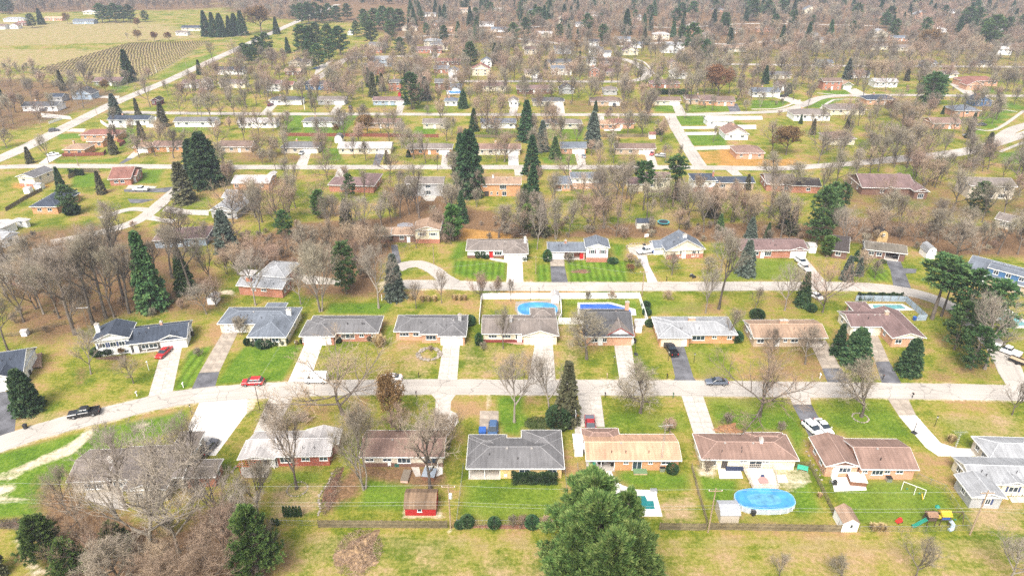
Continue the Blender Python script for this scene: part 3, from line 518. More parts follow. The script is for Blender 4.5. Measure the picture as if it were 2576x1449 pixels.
# ---------------------------------------------------------------- houses
FOOT = []                                            # roof footprints (for keeping trees off roofs)
LAND = []                                            # (short name, u, v) landmarks used in labels
def window_mesh(w, h, cols, tm):
    def fn():
        b = MB(); f = .08
        b.box(0, w, -.07, .02, 0, f); b.box(0, w, -.07, .02, h - f, h); b.box(0, f, -.07, .02, f, h - f); b.box(w - f, w, -.07, .02, f, h - f)
        for i in range(1, cols): x = w * i / cols; b.box(x - .035, x + .035, -.06, .02, f, h - f)
        b.box(-.06, w + .06, -.11, .02, -.07, -.002)
        return b.mesh('window', tm)
    return cached(('win', round(w, 2), round(h, 2), cols, tm.name), fn)
def pane_mesh(w, h): return cached(('pane', round(w, 2), round(h, 2)), lambda: MB().box(.08, w - .08, -.025, .0, .08, h - .08).mesh('pane', GLASS))
def slab_mesh(kind, w, h, m):
    def fn():
        b = MB()
        if kind == 'g':
            n = 4
            b.box(-.08, 0, -.09, .02, 0, h + .08); b.box(w, w + .08, -.09, .02, 0, h + .08); b.box(0, w, -.09, .02, h, h + .08)
            for i in range(n):
                c = max(2, round(w / .6))
                for j in range(c): b.box(w * j / c + .02, w * (j + 1) / c - .02, -.05, .0, h * i / n + .015, h * (i + 1) / n - .015)
            b.box(0, w, -.03, .0, 0, h)
        elif kind == 'd':
            b.box(-.07, 0, -.08, .02, 0, h + .07); b.box(w, w + .07, -.08, .02, 0, h + .07); b.box(0, w, -.08, .02, h, h + .07); b.box(0, w, -.04, .0, 0, h)
            b.box(.12, w / 2 - .04, -.06, -.03, .2, h * .45); b.box(w / 2 + .04, w - .12, -.06, -.03, .2, h * .45)
        else: b.box(0, w, -.05, .0, 0, h)
        return b.mesh('panel', m)
    return cached((kind, round(w, 2), round(h, 2), m.name), fn)
def put_on_wall(root, org, ex, items, L, tm, shut=None, gd=None, dcol=None):
    """items on one wall: org = left end on the wall face (house coordinates), ex = +1 along x / angle"""
    for it in items:
        k, f, w_, z0, h = it[:5]; x = f * L - w_ / 2
        loc = org + Vector((math.cos(ex) * x, math.sin(ex) * x, z0))
        if k in 'wsW':
            cols = 1 if w_ < .8 else 2 if w_ < 2 else 3
            o = link('window', window_mesh(w_, h, cols, tm), root, loc, ex); link('pane', pane_mesh(w_, h), o)
            if k == 's':
                for dx in (-.42, w_ + .07):
                    link('shutter', slab_mesh('sh', .35, h, shut or DTRIM), root, loc + Vector((math.cos(ex) * dx, math.sin(ex) * dx, 0)), ex)
        elif k == 'g': link('garage_door', slab_mesh('g', w_, h, gd or WHITE), root, loc, ex)
        elif k == 'd': link('door', slab_mesh('d', w_, h, dcol or WHITE), root, loc, ex)
        elif k == 'D':
            o = link('patio_door', window_mesh(w_, h, 2, tm), root, loc, ex); link('pane', pane_mesh(w_, h), o)
VENT = MB().box(-.2, .2, -.15, .15, 0, .22, tap=.04).mesh('roof_vent', mat('vent_grey', (.30, .28, .26), .6, .1))
PIPE = MB().lathe([(.06, 0), (.06, .5), (.09, .5), (.09, .58)], 8).mesh('vent_pipe', mat('vent_dark', (.05, .045, .045), .6, .1))
def roof_geo(x0, x1, y0, y1, z, kind, s):
    dx, dy = x1 - x0, y1 - y0
    if kind == 'x':
        r = z + s * dy / 2; ym = (y0 + y1) / 2
        V = [(x0, y0, z), (x1, y0, z), (x1, y1, z), (x0, y1, z), (x0, ym, r), (x1, ym, r)]; T = [(0, 1, 5, 4), (2, 3, 4, 5)]; caps = [(4, 5)]
    elif kind == 'y':
        r = z + s * dx / 2; xm = (x0 + x1) / 2
        V = [(x0, y0, z), (x1, y0, z), (x1, y1, z), (x0, y1, z), (xm, y0, r), (xm, y1, r)]; T = [(1, 2, 5, 4), (3, 0, 4, 5)]; caps = [(4, 5)]
    elif kind == 'f':
        V = [(x0, y0, z), (x1, y0, z), (x1, y1, z + s * 0), (x0, y1, z)]; T = [(0, 1, 2, 3)]; caps = []; r = z
    elif kind == 'l':      # lean-to rising away
        r = z + s * dy; V = [(x0, y0, z), (x1, y0, z), (x1, y1, r), (x0, y1, r)]; T = [(0, 1, 2, 3)]; caps = []
    else:
        if dx >= dy:
            q = dy / 2; r = z + s * q; ym = (y0 + y1) / 2
            V = [(x0, y0, z), (x1, y0, z), (x1, y1, z), (x0, y1, z), (x0 + q, ym, r), (x1 - q, ym, r)]; T = [(0, 1, 5, 4), (1, 2, 5), (2, 3, 4, 5), (3, 0, 4)]
        else:
            q = dx / 2; r = z + s * q; xm = (x0 + x1) / 2
            V = [(x0, y0, z), (x1, y0, z), (x1, y1, z), (x0, y1, z), (xm, y0 + q, r), (xm, y1 - q, r)]; T = [(0, 1, 4), (1, 2, 5, 4), (2, 3, 5), (3, 0, 4, 5)]
        caps = [(4, 5), (0, 4), (1, 4 if dx < dy else 5), (2, 5), (3, 5 if dx < dy else 4)]
    return V, T, caps, r
RIDGE = {}
def ridge_mat(k):
    c = ROOF[k]; return mat('ridge_' + k, tuple(min(1, v * 1.45 + .03) for v in c), .9, .15, 3)
def house(label, roof, wall, blocks, nick=None, near=True, chim=(), slope=.36, oh=.42, trim=TRIM, shut=None, gd=None, dcol=None, cat='house', group=None, base=None, vents=True, name='house'):
    t, A, B, Cc, z = blocks[0][:5]
    tt = lambda p, zz: G(*(p if len(p) == 3 else (t,) + tuple(p)), zz)
    a0 = tt(A, z); b0 = tt(B, z); ang = math.atan2(b0.y - a0.y, b0.x - a0.x); ex = Vector((math.cos(ang), math.sin(ang), 0)); ey = Vector((-ex.y, ex.x, 0))
    root = empty(name, (a0.x, a0.y, 0), ang, label, cat, group); O = Vector((a0.x, a0.y, 0)); rnd = random.Random(label)
    geo = []; rm = roof_mat(roof)
    for i, bl in enumerate(blocks):
        t, A, B, Cc, z, kind = bl[:6]; op = bl[6] if len(bl) > 6 else {}
        pa = tt(A, z) - O; pb = tt(B, z) - O
        x0, x1 = pa.dot(ex), pb.dot(ex); y0 = (pa.dot(ey) + pb.dot(ey)) / 2
        y1 = y0 + Cc if isinstance(Cc, (int, float)) else (tt(Cc, z) - O).dot(ey)
        s = op.get('slope', slope); z += i * .012; o = op.get('oh', oh)
        V, T, caps, rz = roof_geo(x0, x1, y0, y1, z, kind, s); n = len(V)
        rmk = roof_mat(op['roof']) if 'roof' in op else rm
        rb = MB(); th = .07
        if kind in 'xy':
            rb.add(V + [(x, y, q - th) for x, y, q in V], T + [tuple(k + n for k in f[::-1]) for f in T])
            rb.add(V + [(x, y, q - th) for x, y, q in V], ([(1, 0, n, n + 1), (3, 2, n + 2, n + 3)] if kind == 'x' else [(2, 1, n + 1, n + 2), (0, 3, n + 3, n)]) + ([(0, 4, n + 4, n), (4, 3, n + 3, n + 4), (2, 5, n + 5, n + 2), (5, 1, n + 1, n + 5)] if kind == 'x' else [(4, 0, n, n + 4), (1, 4, n + 4, n + 1), (3, 5, n + 5, n + 3), (5, 2, n + 2, n + 5)]))
        else:
            rb.add(V + [(x, y, q - th) for x, y, q in V], T + [tuple(k + n for k in f[::-1]) for f in T] + [((k + 1) % 4, k, n + k, n + (k + 1) % 4) for k in range(4)])
        ro = rb.build('roof', rmk, root)
        if near and caps and kind != 'f':
            cb = MB()
            for p, q in caps: cb.tube([Vector(V[p]), Vector(V[q])], .085, 4)
            cb.build('ridge_cap', ridge_mat(op.get('roof', roof)), ro)
        fb = MB(); g = .03; e = .045
        if kind != 'l':
            if kind in 'xhf': fb.box(x0 - g, x1 + g, y0 - g - .08, y0 - g, z - .20, z - .02); fb.box(x0 - g, x1 + g, y1 + g, y1 + g + .08, z - .20, z - .02)
            if kind in 'yhf': fb.box(x0 - g - .08, x0 - g, y0 - g, y1 + g, z - .20, z - .02); fb.box(x1 + g, x1 + g + .08, y0 - g, y1 + g, z - .20, z - .02)
            fb.box(x0 + .02, x1 - .02, y0 + .02, y1 - .02, z - .15, z - .115)
        d = .18
        if kind == 'x':
            for xx in (x0 - e, x1): 
                for (yA, zA), (yB, zB) in (((y0, z), ((y0 + y1) / 2, rz)), (((y0 + y1) / 2, rz), (y1, z))):
                    fb.add([(xx, yA, zA - d), (xx + e, yA, zA - d), (xx + e, yB, zB - d), (xx, yB, zB - d), (xx, yA, zA - .01), (xx + e, yA, zA - .01), (xx + e, yB, zB - .01), (xx, yB, zB - .01)], [(3, 2, 1, 0), (4, 5, 6, 7), (0, 1, 5, 4), (1, 2, 6, 5), (2, 3, 7, 6), (3, 0, 4, 7)])
        if kind == 'y':
            for yy in (y0 - e, y1):
                for (xA, zA), (xB, zB) in (((x0, z), ((x0 + x1) / 2, rz)), (((x0 + x1) / 2, rz), (x1, z))):
                    fb.add([(xA, yy, zA - d), (xA, yy + e, zA - d), (xB, yy + e, zB - d), (xB, yy, zB - d), (xA, yy, zA - .01), (xA, yy + e, zA - .01), (xB, yy + e, zB - .01), (xB, yy, zB - .01)], [(3, 2, 1, 0), (4, 5, 6, 7), (0, 1, 5, 4), (1, 2, 6, 5), (2, 3, 7, 6), (3, 0, 4, 7)])
        if fb.v: fb.build('fascia', op.get('trim', trim), root)
        # walls
        wx0, wx1, wy0, wy1 = x0 + o, x1 - o, y0 + o, y1 - o; wk = op.get('wall', wall); wm = wall_mat(wk)
        if op.get('open'):
            for xx in (wx0, wx1 - .15): MB().box(xx, xx + .15, wy0, wy0 + .15, 0, z - .12).build('post', trim, root)
            if wy1 - wy0 > 0: MB().box(wx0, wx1, wy1 - .1, wy1, 0, z - .12).build('wall', wm, root)
        else:
            poly = [(wx0, wy0), (wx1, wy0), (wx1, wy1), (wx0, wy1)]
            if 'notch' in op:
                f0, f1, dd = op['notch']; n0 = wx0 + (wx1 - wx0) * f0; n1 = wx0 + (wx1 - wx0) * f1
                poly = [(wx0, wy0)] * (f0 > 0) + [(n0, wy0)] * (f0 > 0) + [(n0, wy0 + dd), (n1, wy0 + dd)] + ([(n1, wy0), (wx1, wy0)] if f1 < 1 else []) + [(wx1, wy1), (wx0, wy1)]
                MB().box(n0 - .1, n1, wy0 - .3, wy0 + dd, 0, .12).build('porch_slab', CONC, root)
                np_ = max(2, int((n1 - n0) / 2.2) + 1)
                for k in range(np_):
                    xx = n0 + (n1 - n0 - .14) * k / (np_ - 1)
                    MB().box(xx, xx + .12, wy0, wy0 + .12, .12, z - .12).build('porch_post', op.get('post', trim), root)
            wb = MB().prism(poly, 0, z - .06)
            if kind == 'x':
                zt = lambda y: z + s * min(y - y0, y1 - y) - .06; ym = (y0 + y1) / 2
                for xx in (wx0, wx1 - .1): wb.add([(xx + q, y, zz) for q in (0, .1) for y, zz in ((wy0, z - .07), (wy1, z - .07), (wy1, zt(wy1)), (ym, rz - .08), (wy0, zt(wy0)))], [(4, 3, 2, 1, 0), (5, 6, 7, 8, 9), (0, 1, 6, 5), (1, 2, 7, 6), (2, 3, 8, 7), (3, 4, 9, 8), (4, 0, 5, 9)])
            gw = None
            if kind == 'y':
                zt = lambda x: z + s * min(x - x0, x1 - x) - .06; xm = (x0 + x1) / 2; gb = MB() if 'gable' in op else wb
                for yy in (wy0 - (.02 if 'gable' in op else 0), wy1 - .1): gb.add([(x, yy + q, zz) for q in (0, .1) for x, zz in ((wx0, z - .07), (wx1, z - .07), (wx1, zt(wx1)), (xm, rz - .08), (wx0, zt(wx0)))], [(0, 1, 2, 3, 4), (9, 8, 7, 6, 5), (5, 6, 1, 0), (6, 7, 2, 1), (7, 8, 3, 2), (8, 9, 4, 3), (9, 5, 0, 4)])
                if 'gable' in op: gb.build('gable_panel', wall_mat(op['gable']), root)
            wb.build('wall', wm, root)
            bs = op.get('base', base)
            if bs: MB().box(wx0 - .03, wx1 + .03, wy0 - .03, wy0 + .1, 0, op.get('baseh', .9)).build('wall_base', wall_mat(bs), root)
            W = wx1 - wx0; ft = op.get('trimw', TRIM)
            put_on_wall(root, Vector((wx0, wy0, 0)), 0, op.get('f', ()), W, ft, shut, gd, dcol)
            if near:
                D = wy1 - wy0; side = [('w', .3, 1.1, 1.0 if z < 4 else z - 1.7, 1.1), ('w', .7, 1.1, 1.0 if z < 4 else z - 1.7, 1.1)] if D > 5 else [('w', .5, 1.0, 1.0, 1.0)]
                if op.get('sides', 1):
                    put_on_wall(root, Vector((wx1, wy0, 0)), math.pi / 2, op.get('fr', side), D, ft, shut, gd, dcol); put_on_wall(root, Vector((wx0, wy1, 0)), -math.pi / 2, op.get('fl', side), D, ft, shut, gd, dcol)
        geo.append((x0, x1, y0, y1, z, s, kind, ro, rz))
        cs = [O + ex * x + ey * y for x, y in ((x0, y0), (x1, y0), (x1, y1), (x0, y1))]; FOOT.append(np.array([c[:2] for c in cs]))
    def rz_at(g, x, y):
        x0, x1, y0, y1, z, s, kind = g[:7]
        dxm, dym = min(x - x0, x1 - x), min(y - y0, y1 - y)
        return z + s * (dym if kind == 'x' else dxm if kind == 'y' else min(dxm, dym) if kind == 'h' else 0)
    if near and vents:
        g = geo[0]
        for k in range(rnd.randint(3, 5)):
            fx = rnd.uniform(.18, .85); fy = rnd.choice((.46, .3, .2)); x = g[0] + (g[1] - g[0]) * fx; y = g[2] + (g[3] - g[2]) * fy
            link('roof_vent' if fy > .4 else 'vent_pipe', VENT if fy > .4 else PIPE, g[7], (x, y, rz_at(g, x, y) - .04))
    for bi, fx, fy, cw, cm in chim:
        g = geo[bi]; x = g[0] + (g[1] - g[0]) * fx; y = g[2] + (g[3] - g[2]) * fy; zt = g[8] + .7
        b = MB().box(x - cw / 2, x + cw / 2, y - .35, y + .35, min(g[4], 2) - .3, zt, 0); b.box(x - cw / 2 - .07, x + cw / 2 + .07, y - .42, y + .42, zt, zt + .12, 1); b.box(x - .15, x + .15, y - .15, y + .15, zt + .12, zt + .42, 1)
        b.build('chimney', [wall_mat(cm), CONC], g[7])
    if nick:
        u, v = proj((root.location.x + ex.x * (geo[0][1] / 2), root.location.y + ex.y * (geo[0][1] / 2), 0)); LAND.append((nick, u, v))
    return root, geo
w1 = lambda f, w_=1.5, z=1.0, h=1.1: ('w', f, w_, z, h)
# --- near row with their gardens towards the viewer
house('large house with angled grey-brown roofs half hidden behind bare trees', 'greyb', 'beige',
      [('T1', (930, 610), (1600, 585), (840, 330), 3.0, 'x', dict(f=[w1(.08, 1.6), w1(.22, 1.6), w1(.85)])), ('T1', (575, 628), (925, 618), (745, 350), 3.0, 'x', dict(wall='beige', f=[w1(.45, 1.2, .8, 1.4), w1(.6, 1.2, .8, 1.4), w1(.78, 1.2, .8, 1.4)])),
       ('T1', (1060, 702), (1440, 702), (1080, 420), 3.0, 'y', dict(f=[w1(.3, 1.4), w1(.7, 1.4)])), ('T1', (1450, 420), (1665, 420), (1500, 195), 3.0, 'h', {}), ('T1', (1585, 600), (1880, 580), (1640, 440), 2.6, 'x', dict(wall='brick', slope=.15))], nick='the large angled-roof house', chim=[(1, .95, .45, 1.0, 'white')], slope=.3)
house('red brick ranch house with pale grey roof and orange pergola', 'pale', 'red',
      [('T2', (190, 412), (945, 398), (262, 190), 2.7, 'x', dict(notch=(0, .36, 2.2), f=[w1(.47, 2.2, .9, 1.3), w1(.71, 1.5, 1.2, .8), w1(.93, 1.5, 1.2, .8), ('d', .30, .9, .12, 2.0)])), ('T2', (135, 432), (455, 432), (205, 262), 2.7, 'y', dict(open=1, slope=.2, wall='white')), ('T2', (690, 300), (1010, 300), (690, 172), 2.7, 'y', dict(slope=.3))], nick='the red brick ranch house', slope=.3, shut=DTRIM)
house('long tan-roofed ranch with cream walls behind two tall bare trees', 'pink', 'beige', [('T2', (1195, 410), (1940, 410), (1217, 178), 2.7, 'x', dict(base='brown', f=[w1(.09, 1.6, 1.3, .7), w1(.31, 1.6, 1.3, .7), w1(.52, 2.4, .9, 1.3), ('D', .86, 2.2, .1, 2.0)]))], nick='the tan-roofed cream ranch', slope=.3)
house('dark grey hip-roofed yellow brick house with long dark hedge', 'grey', 'yellow',
      [('T3', (195, 510), (1052, 510), (215, 245), 2.7, 'h', dict(notch=(.0, .34, 2.6), f=[w1(.6, 1.9, 1.3, .8), w1(.9, 1.6, 1.3, .8)])), ('T3', (205, 400), (545, 400), (220, 217), 2.7, 'h', {}), ('T3', (683, 400), (1043, 400), (683, 177), 2.7, 'h', {})], nick='the grey hip-roofed yellow house', slope=.34)
house('orange-tan roofed brick ranch with cluttered covered patio', 'orange', 'orange',
      [('T3', (1240, 440), (2078, 440), (1218, 212), 2.7, 'x', dict(notch=(0, .3, 2.4), f=[w1(.42, .9, 1.5, .6), ('D', .545, 1.7, .1, 2.0), w1(.69, .8, 1.5, .6), w1(.86, 1.7, 1.4, .7)])), ('T3', (1216, 290), (1545, 290), (1214, 160), 2.7, 'h', dict(roof='pink'))], nick='the orange-tan roofed ranch', slope=.33)
house('pinkish brown hip-roofed cream house behind the blue covered pool', 'pink', 'cream',
      [('T4', (200, 525), (1238, 535), (112, 250), 2.7, 'h', dict(f=[w1(.12, 1.0), ('d', .24, .9, .3, 2.0), w1(.44, 1.3, 1.7, .5), ('D', .575, 2.3, .4, 2.0), w1(.68, 1.3, 1.7, .5)])), ('T4', (700, 360), (1112, 360), (692, 237), 2.7, 'h', {})], nick='the pink-brown hip-roofed house', chim=[(0, .66, .5, .5, 'white')], slope=.3, dcol=DTRIM)
house('brown L-shaped brick ranch with white patio and hot tub', 'pink', 'peach',
      [('T5', (365, 515), (875, 520), (240, 250), 2.7, 'x', dict(f=[w1(.07, .9, 1.4, .7), w1(.31, 2.0, 1.0, 1.1), w1(.49, 1.0, 1.3, .8), w1(.72, 1.3, 1.4, .7)])), ('T5', (60, 497), (372, 492), ('T4', 1350, 285), 2.7, 'y', dict(gable='brown', f=[('d', .32, .9, 0, 2.0), w1(.6, 2.1, 1.0, 1.1)]))], nick='the brown L-shaped brick ranch', slope=.36)
house('grey-roofed cream and grey house at the lower right edge', 'light', 'cream',
      [('T5', (1340, 640), (2000, 660), (1130, 402), 2.7, 'x', dict(f=[w1(.5)])), ('T5', (1335, 768), (1640, 770), ('T5', 1190, 560), 2.7, 'y', dict(wall='grey', f=[('s', .55, .9, .9, 1.2)])), ('T5', (1480, 410), (2000, 440), (1420, 232), 2.7, 'h', dict(wall='beige')), ('T5', (1602, 660), (1830, 660), (1560, 520), 2.75, 'y', dict(f=[('s', .55, 1.6, .9, 1.2)]))], nick='the pale grey-roofed corner house', slope=.33, shut=mat('navy_shutter', (.05, .07, .16), .6, .1))
# --- row across the street, fronts towards the viewer
NAVY = mat('navy_shutter', (.05, .07, .16), .6, .1)
house('navy-roofed white house with red end wall at left edge', 'navy', 'white', [('M1', (-300, 985), (228, 905), (-190, 740), 3.0, 'x', dict(fr=[])), ('M1', (-150, 1022), (168, 965), (-120, 880), 2.9, 'y', dict(f=[('g', .4, 4.8, 0, 2.1)]))], nick='the navy-roofed white house', slope=.5)
house('white split-level house with navy roof and white porch railings', 'navy', 'white',
      [('M1', (1235, 640), (1845, 568), (1310, 462), 2.8, 'x', dict(notch=(.02, .55, 1.8), f=[('d', .12, .9, .2, 2.0), w1(.28, 1.6, .9, 1.2), w1(.42, 1.8, .9, 1.2), ('g', .78, 4.8, 0, 2.1)])), ('M1', (900, 612), (1275, 568), (1315, 420), 4.3, 'y', dict(f=[('s', .2, 1.3, 2.2, 1.2), ('s', .52, 1.3, 2.2, 1.2), ('s', .78, 1.3, 2.2, 1.2), w1(.85, 1.0, .3, .7)])), ('M1', (1560, 597), (1808, 566), (1610, 510), 2.85, 'y', dict(sides=0, f=[]))], nick='the white split-level house', slope=.4, shut=NAVY, chim=[(1, .08, .55, .9, 'white'), (0, .55, .55, .5, 'peach')])
house('low slate-grey hip-roofed house with pale chimney and round clipped bushes', 'gblue', 'cream',
      [('M2', (120, 433), (872, 433), (240, 270), 2.7, 'h', dict(f=[('g', .2, 5.0, 0, 2.1)])), ('M2', (415, 563), (800, 566), (560, 320), 2.7, 'h', dict(f=[('s', .22, 1.7, 1.2, 1.0), ('s', .72, 1.7, 1.2, 1.0)])), ('M2', (590, 275), (790, 275), (640, 225), 2.5, 'f', dict(slope=0))], nick='the slate hip-roofed house', chim=[(0, .9, .42, 1.1, 'white')], slope=.3)
house('grey hip-roofed red brick ranch with white drive and golden grass', 'grey', 'brick',
      [('M2', (985, 522), (1710, 522), (1040, 352), 2.7, 'h', dict(f=[w1(.58, 3.2, .9, 1.3), w1(.78, 1.1, 1.3, .8), w1(.95, 1.1, 1.3, .8)])), ('M2', (930, 556), (1280, 556), (1050, 397), 2.7, 'h', dict(f=[('g', .4, 5.0, 0, 2.15), ('d', .84, 1.0, .15, 2.0), w1(.06, .7, .9, 1.1)]))], nick='the grey-roofed red brick ranch', slope=.33)
house('grey hip-roofed peach brick house with stepped front', 'grey', 'peach',
      [('M2', (1865, 508), ('M3', 388, 508), (1910, 345), 2.7, 'h', dict(f=[w1(.12, 2.2, 1.2, .9), w1(.31, 2.0, 1.2, .9)])), ('M2', (2117, 534), (2420, 534), (2170, 400), 2.7, 'h', dict(f=[w1(.35, 2.4, .9, 1.2)])), ('M3', (108, 556), (388, 556), (130, 400), 2.7, 'h', dict(f=[('g', .48, 5.0, 0, 2.15)]))], nick='the peach brick house', slope=.33, chim=[(0, .9, .55, .8, 'grey')])
house('grey-brown gabled house with cream front and oval pool behind', 'greyb', 'cream',
      [('M3', (540, 530), (1295, 530), (572, 345), 2.7, 'x', dict(base='dred', baseh=.8, f=[w1(.13, 2.0, 1.3, .8), w1(.32, 2.0, 1.3, .8), ('d', .5, 1.0, .15, 2.0), w1(.46, .6, .9, 1.5)])), ('M3', (940, 553), (1305, 553), (980, 392), 2.7, 'y', dict(f=[('g', .55, 5.0, 0, 2.15)])), ('M3', (1025, 385), (1275, 385), (1045, 275), 2.7, 'h', {})], nick='the grey-brown gabled house', slope=.34, chim=[(0, .385, .42, .7, 'grey')])
house('dark-roofed house with tall white red-trimmed garage gable', 'dgrey', 'peach',
      [('M3', (1550, 557), (2050, 557), (1537, 285), 2.8, 'x', dict(f=[w1(.2, 1.6), w1(.42, 1.0), ('d', .33, 1.0, .1, 2.0)])), ('M3', (1762, 556), (2058, 551), (1790, 380), 2.75, 'y', dict(gable='white', roof='greyb', slope=.62, trim=mat('red_trim', (.30, .03, .03), .6, .1), f=[('g', .62, 4.6, 0, 2.15), w1(.15, .9)]))], nick='the white-gabled dark-roofed house', slope=.42, chim=[(0, .97, .78, .9, 'peach')])
house('pale grey-roofed orange brick ranch with black pickup on drive', 'light', 'orange',
      [('M4', (432, 540), (1218, 540), (381, 362), 2.7, 'h', dict(f=[w1(.52, 3.0, .9, 1.3), w1(.73, 1.1, 1.4, .7), w1(.93, 1.1, 1.2, .9)])), ('M4', (440, 569), (765, 569), (425, 400), 2.7, 'h', dict(f=[('g', .42, 5.0, 0, 2.15), ('d', .84, 1.0, .1, 2.0)]))], nick='the pale-roofed orange brick ranch', slope=.26, gd=mat('cream_door', (.62, .54, .42), .6, .05), chim=[(0, .47, .55, 1.6, 'peach')])
house('tan gabled brick ranch with wide low chimney', 'tan', 'tanb', [('M4', (1375, 572), (2112, 570), (1300, 393), 2.7, 'x', dict(notch=(.76, 1, 2.5), f=[w1(.09, 1.7, 1.1, 1.0), ('d', .33, 1.0, .1, 2.0), w1(.44, .9, 1.3, .8), w1(.57, 1.7, 1.2, .9)]))], nick='the tan gabled ranch', slope=.3, chim=[(0, .48, .56, 1.9, 'peach')])
house('plum-roofed house with gabled wing beside the teal pool', 'plum', 'peach',
      [('M5', (650, 460), (1085, 460), (485, 305), 2.7, 'x', dict(wall='cream', f=[('g', .3, 4.6, 0, 2.1)])), ('M5', (1062, 574), (1398, 574), (1150, 300), 2.7, 'y', dict(gable='cream', f=[w1(.2, 1.5), w1(.7, 1.7)])), ('M5', (700, 330), (900, 330), (690, 215), 2.7, 'h', {})], nick='the plum-roofed house', slope=.33, chim=[(0, .95, .5, .9, 'tanb')])
house('brick house with blue second-storey dormer and slate roof at right edge', 'gblue', 'tanb', [('N5', (1765, 1150), (2600, 1375), (1965, 1030), 3.0, 'x', dict(f=[('g', .16, 4.5, 0, 2.1), w1(.44, 1.2, .8, 1.5), w1(.55, 1.2, .8, 1.5), w1(.68, 1.2, .8, 1.5)])), ('N5', (2005, 1118), (2640, 1296), 5.0, 5.2, 'x', dict(wall='blue', slope=.1, oh=.15, f=[w1(.14, 1.2, 3.7, 1.15), w1(.34, 1.2, 3.7, 1.15), w1(.55, 1.2, 3.7, 1.15)]))], nick='the blue-dormered house', slope=.36)
# --- street beyond
house('tan split-level house with yellow upper storey beside the loop street', 'tan', 'brown', [('N2', (1840, 803), (2085, 803), (1838, 722), 2.7, 'x', dict(f=[w1(.4, 1.4), ('d', .7, .9, 0, 2)])), ('N3', (38, 757), (303, 757), (45, 665), 4.6, 'y', dict(wall='cream', base='brick', baseh=1.4, f=[('s', .27, 1.6, 2.6, 1.0), ('s', .74, 1.6, 2.6, 1.0)])), ('N2', (1705, 812), (1830, 812), (1705, 730), 2.4, 'x', {})], nick='the tan split-level house', slope=.3, shut=mat('slate_shutter', (.2, .24, .3), .6, .1))
house('grey hip-roofed white ranch with red door and striped lawn', 'greyb', 'white', [('N3', (555, 956), (1168, 956), (580, 845), 2.7, 'h', dict(base='brown', f=[w1(.15, 1.5, 1.4, .6), w1(.3, .7, 1.4, .6), ('d', .4, 1.0, .1, 2.0), w1(.52, 2.2, .9, 1.2)])), ('N3', (920, 989), (1171, 989), (960, 880), 2.7, 'h', dict(f=[('g', .55, 4.8, 0, 2.15)]))], nick='the white ranch with the red door', slope=.3, dcol=mat('red_door', (.45, .02, .02), .5, .1), chim=[(0, .96, .62, .7, 'white')])
house('white split-level with blue-grey roof, shutters and red door', 'gblue', 'white', [('N3', (1360, 967), (1752, 970), (1362, 870), 2.7, 'x', dict(notch=(.38, .97, 1.6), f=[('g', .2, 4.8, 0, 2.1), ('d', .9, 1.0, .15, 2.0), w1(.6, 1.8, .9, 1.1)], wall='brick')), ('N3', (1738, 932), (1978, 930), (1722, 838), 4.8, 'y', dict(base='brick', baseh=1.5, f=[('s', .28, 1.2, 2.7, 1.3), ('s', .76, 1.2, 2.7, 1.3)]))], nick='the blue-grey roofed split-level', slope=.34, shut=mat('plum_shutter', (.10, .05, .08), .6, .1), chim=[(0, .47, .5, .6, 'brick')], dcol=mat('red_door', (.45, .02, .02), .5, .1))
house('cream house with steep slate gable, tall chimney and front porch', 'gblue', 'cream', [('N4', (512, 962), (902, 945), (520, 855), 3.0, 'y', dict(base='brick', baseh=1.5, f=[('w', .38, .6, .6, 2.4), ('d', .47, 1.0, .1, 2.1), ('w', .74, 1.2, .6, 1.9), ('w', .86, .6, .6, 1.9)])), ('N4', (388, 936), (520, 930), (390, 866), 2.4, 'x', dict(wall='white', f=[]))], nick='the steep-gabled cream house', slope=.55, chim=[(0, .5, .3, 1.0, 'white')])
house('long brown gabled ranch with red-brown garage gable', 'plum', 'brick', [('N4', (1240, 956), (1918, 950), (1207, 842), 2.8, 'x', dict(f=[w1(.24, 1.6), w1(.42, 2.0, .8, 1.3), ('d', .34, 1.0, 0, 2)])), ('N4', (1738, 954), (1920, 950), (1740, 890), 2.85, 'y', dict(gable='dred', sides=0, f=[('g', .5, 4.6, 0, 2.1)]))], nick='the long brown ranch', slope=.3)
house('olive-brown roofed house with open carport and dark skylights', 'olive', 'brown', [('N5', (790, 943), (1212, 992), (737, 853), 2.8, 'x', dict(notch=(.5, .86, 4.0), f=[w1(.15), w1(.35)], post=TRIM)), ('N5', (455, 930), (640, 1000), (420, 850), 2.6, 'x', dict(slope=.8, roof='dark', f=[w1(.4)]))], nick='the carport house', slope=.34)
house('slate-roofed red brick house with twin chimneys among bare trees', 'light', 'brick', [('N2', (305, 1300), (765, 1335), (335, 1195), 3.0, 'x', dict(f=[w1(.35, 1.2, 1.6, .7), w1(.58, 1.6, 1.6, .7)])), ('N2', (500, 1210), (800, 1215), (560, 1050), 3.0, 'h', {}), ('N2', (330, 1195), (480, 1190), (340, 1140), 2.8, 'f', dict(roof='pale', slope=0))], nick='the slate-roofed red brick house', slope=.34, chim=[(0, .2, .3, .7, 'brick'), (0, .26, .3, .7, 'brick')])
house('brown clapboard house with pale roof at the left edge', 'greyb', 'brown', [('N1', (-200, 1140), (290, 1215), (-60, 950), 4.0, 'x', dict(f=[w1(.45, .8, 2.4, 1.0), w1(.43, 1.4, 1.0, 1.0), w1(.68, 1.2, 1.2, 1.0)]))], nick='the brown clapboard house', slope=.3)
house('white barn-like building with low pale roof by the left edge', 'light', 'white', [('N1', (20, 850), (190, 780), (10, 740), 3.0, 'y', dict(f=[w1(.4)]))], nick='the white barn', slope=.4)
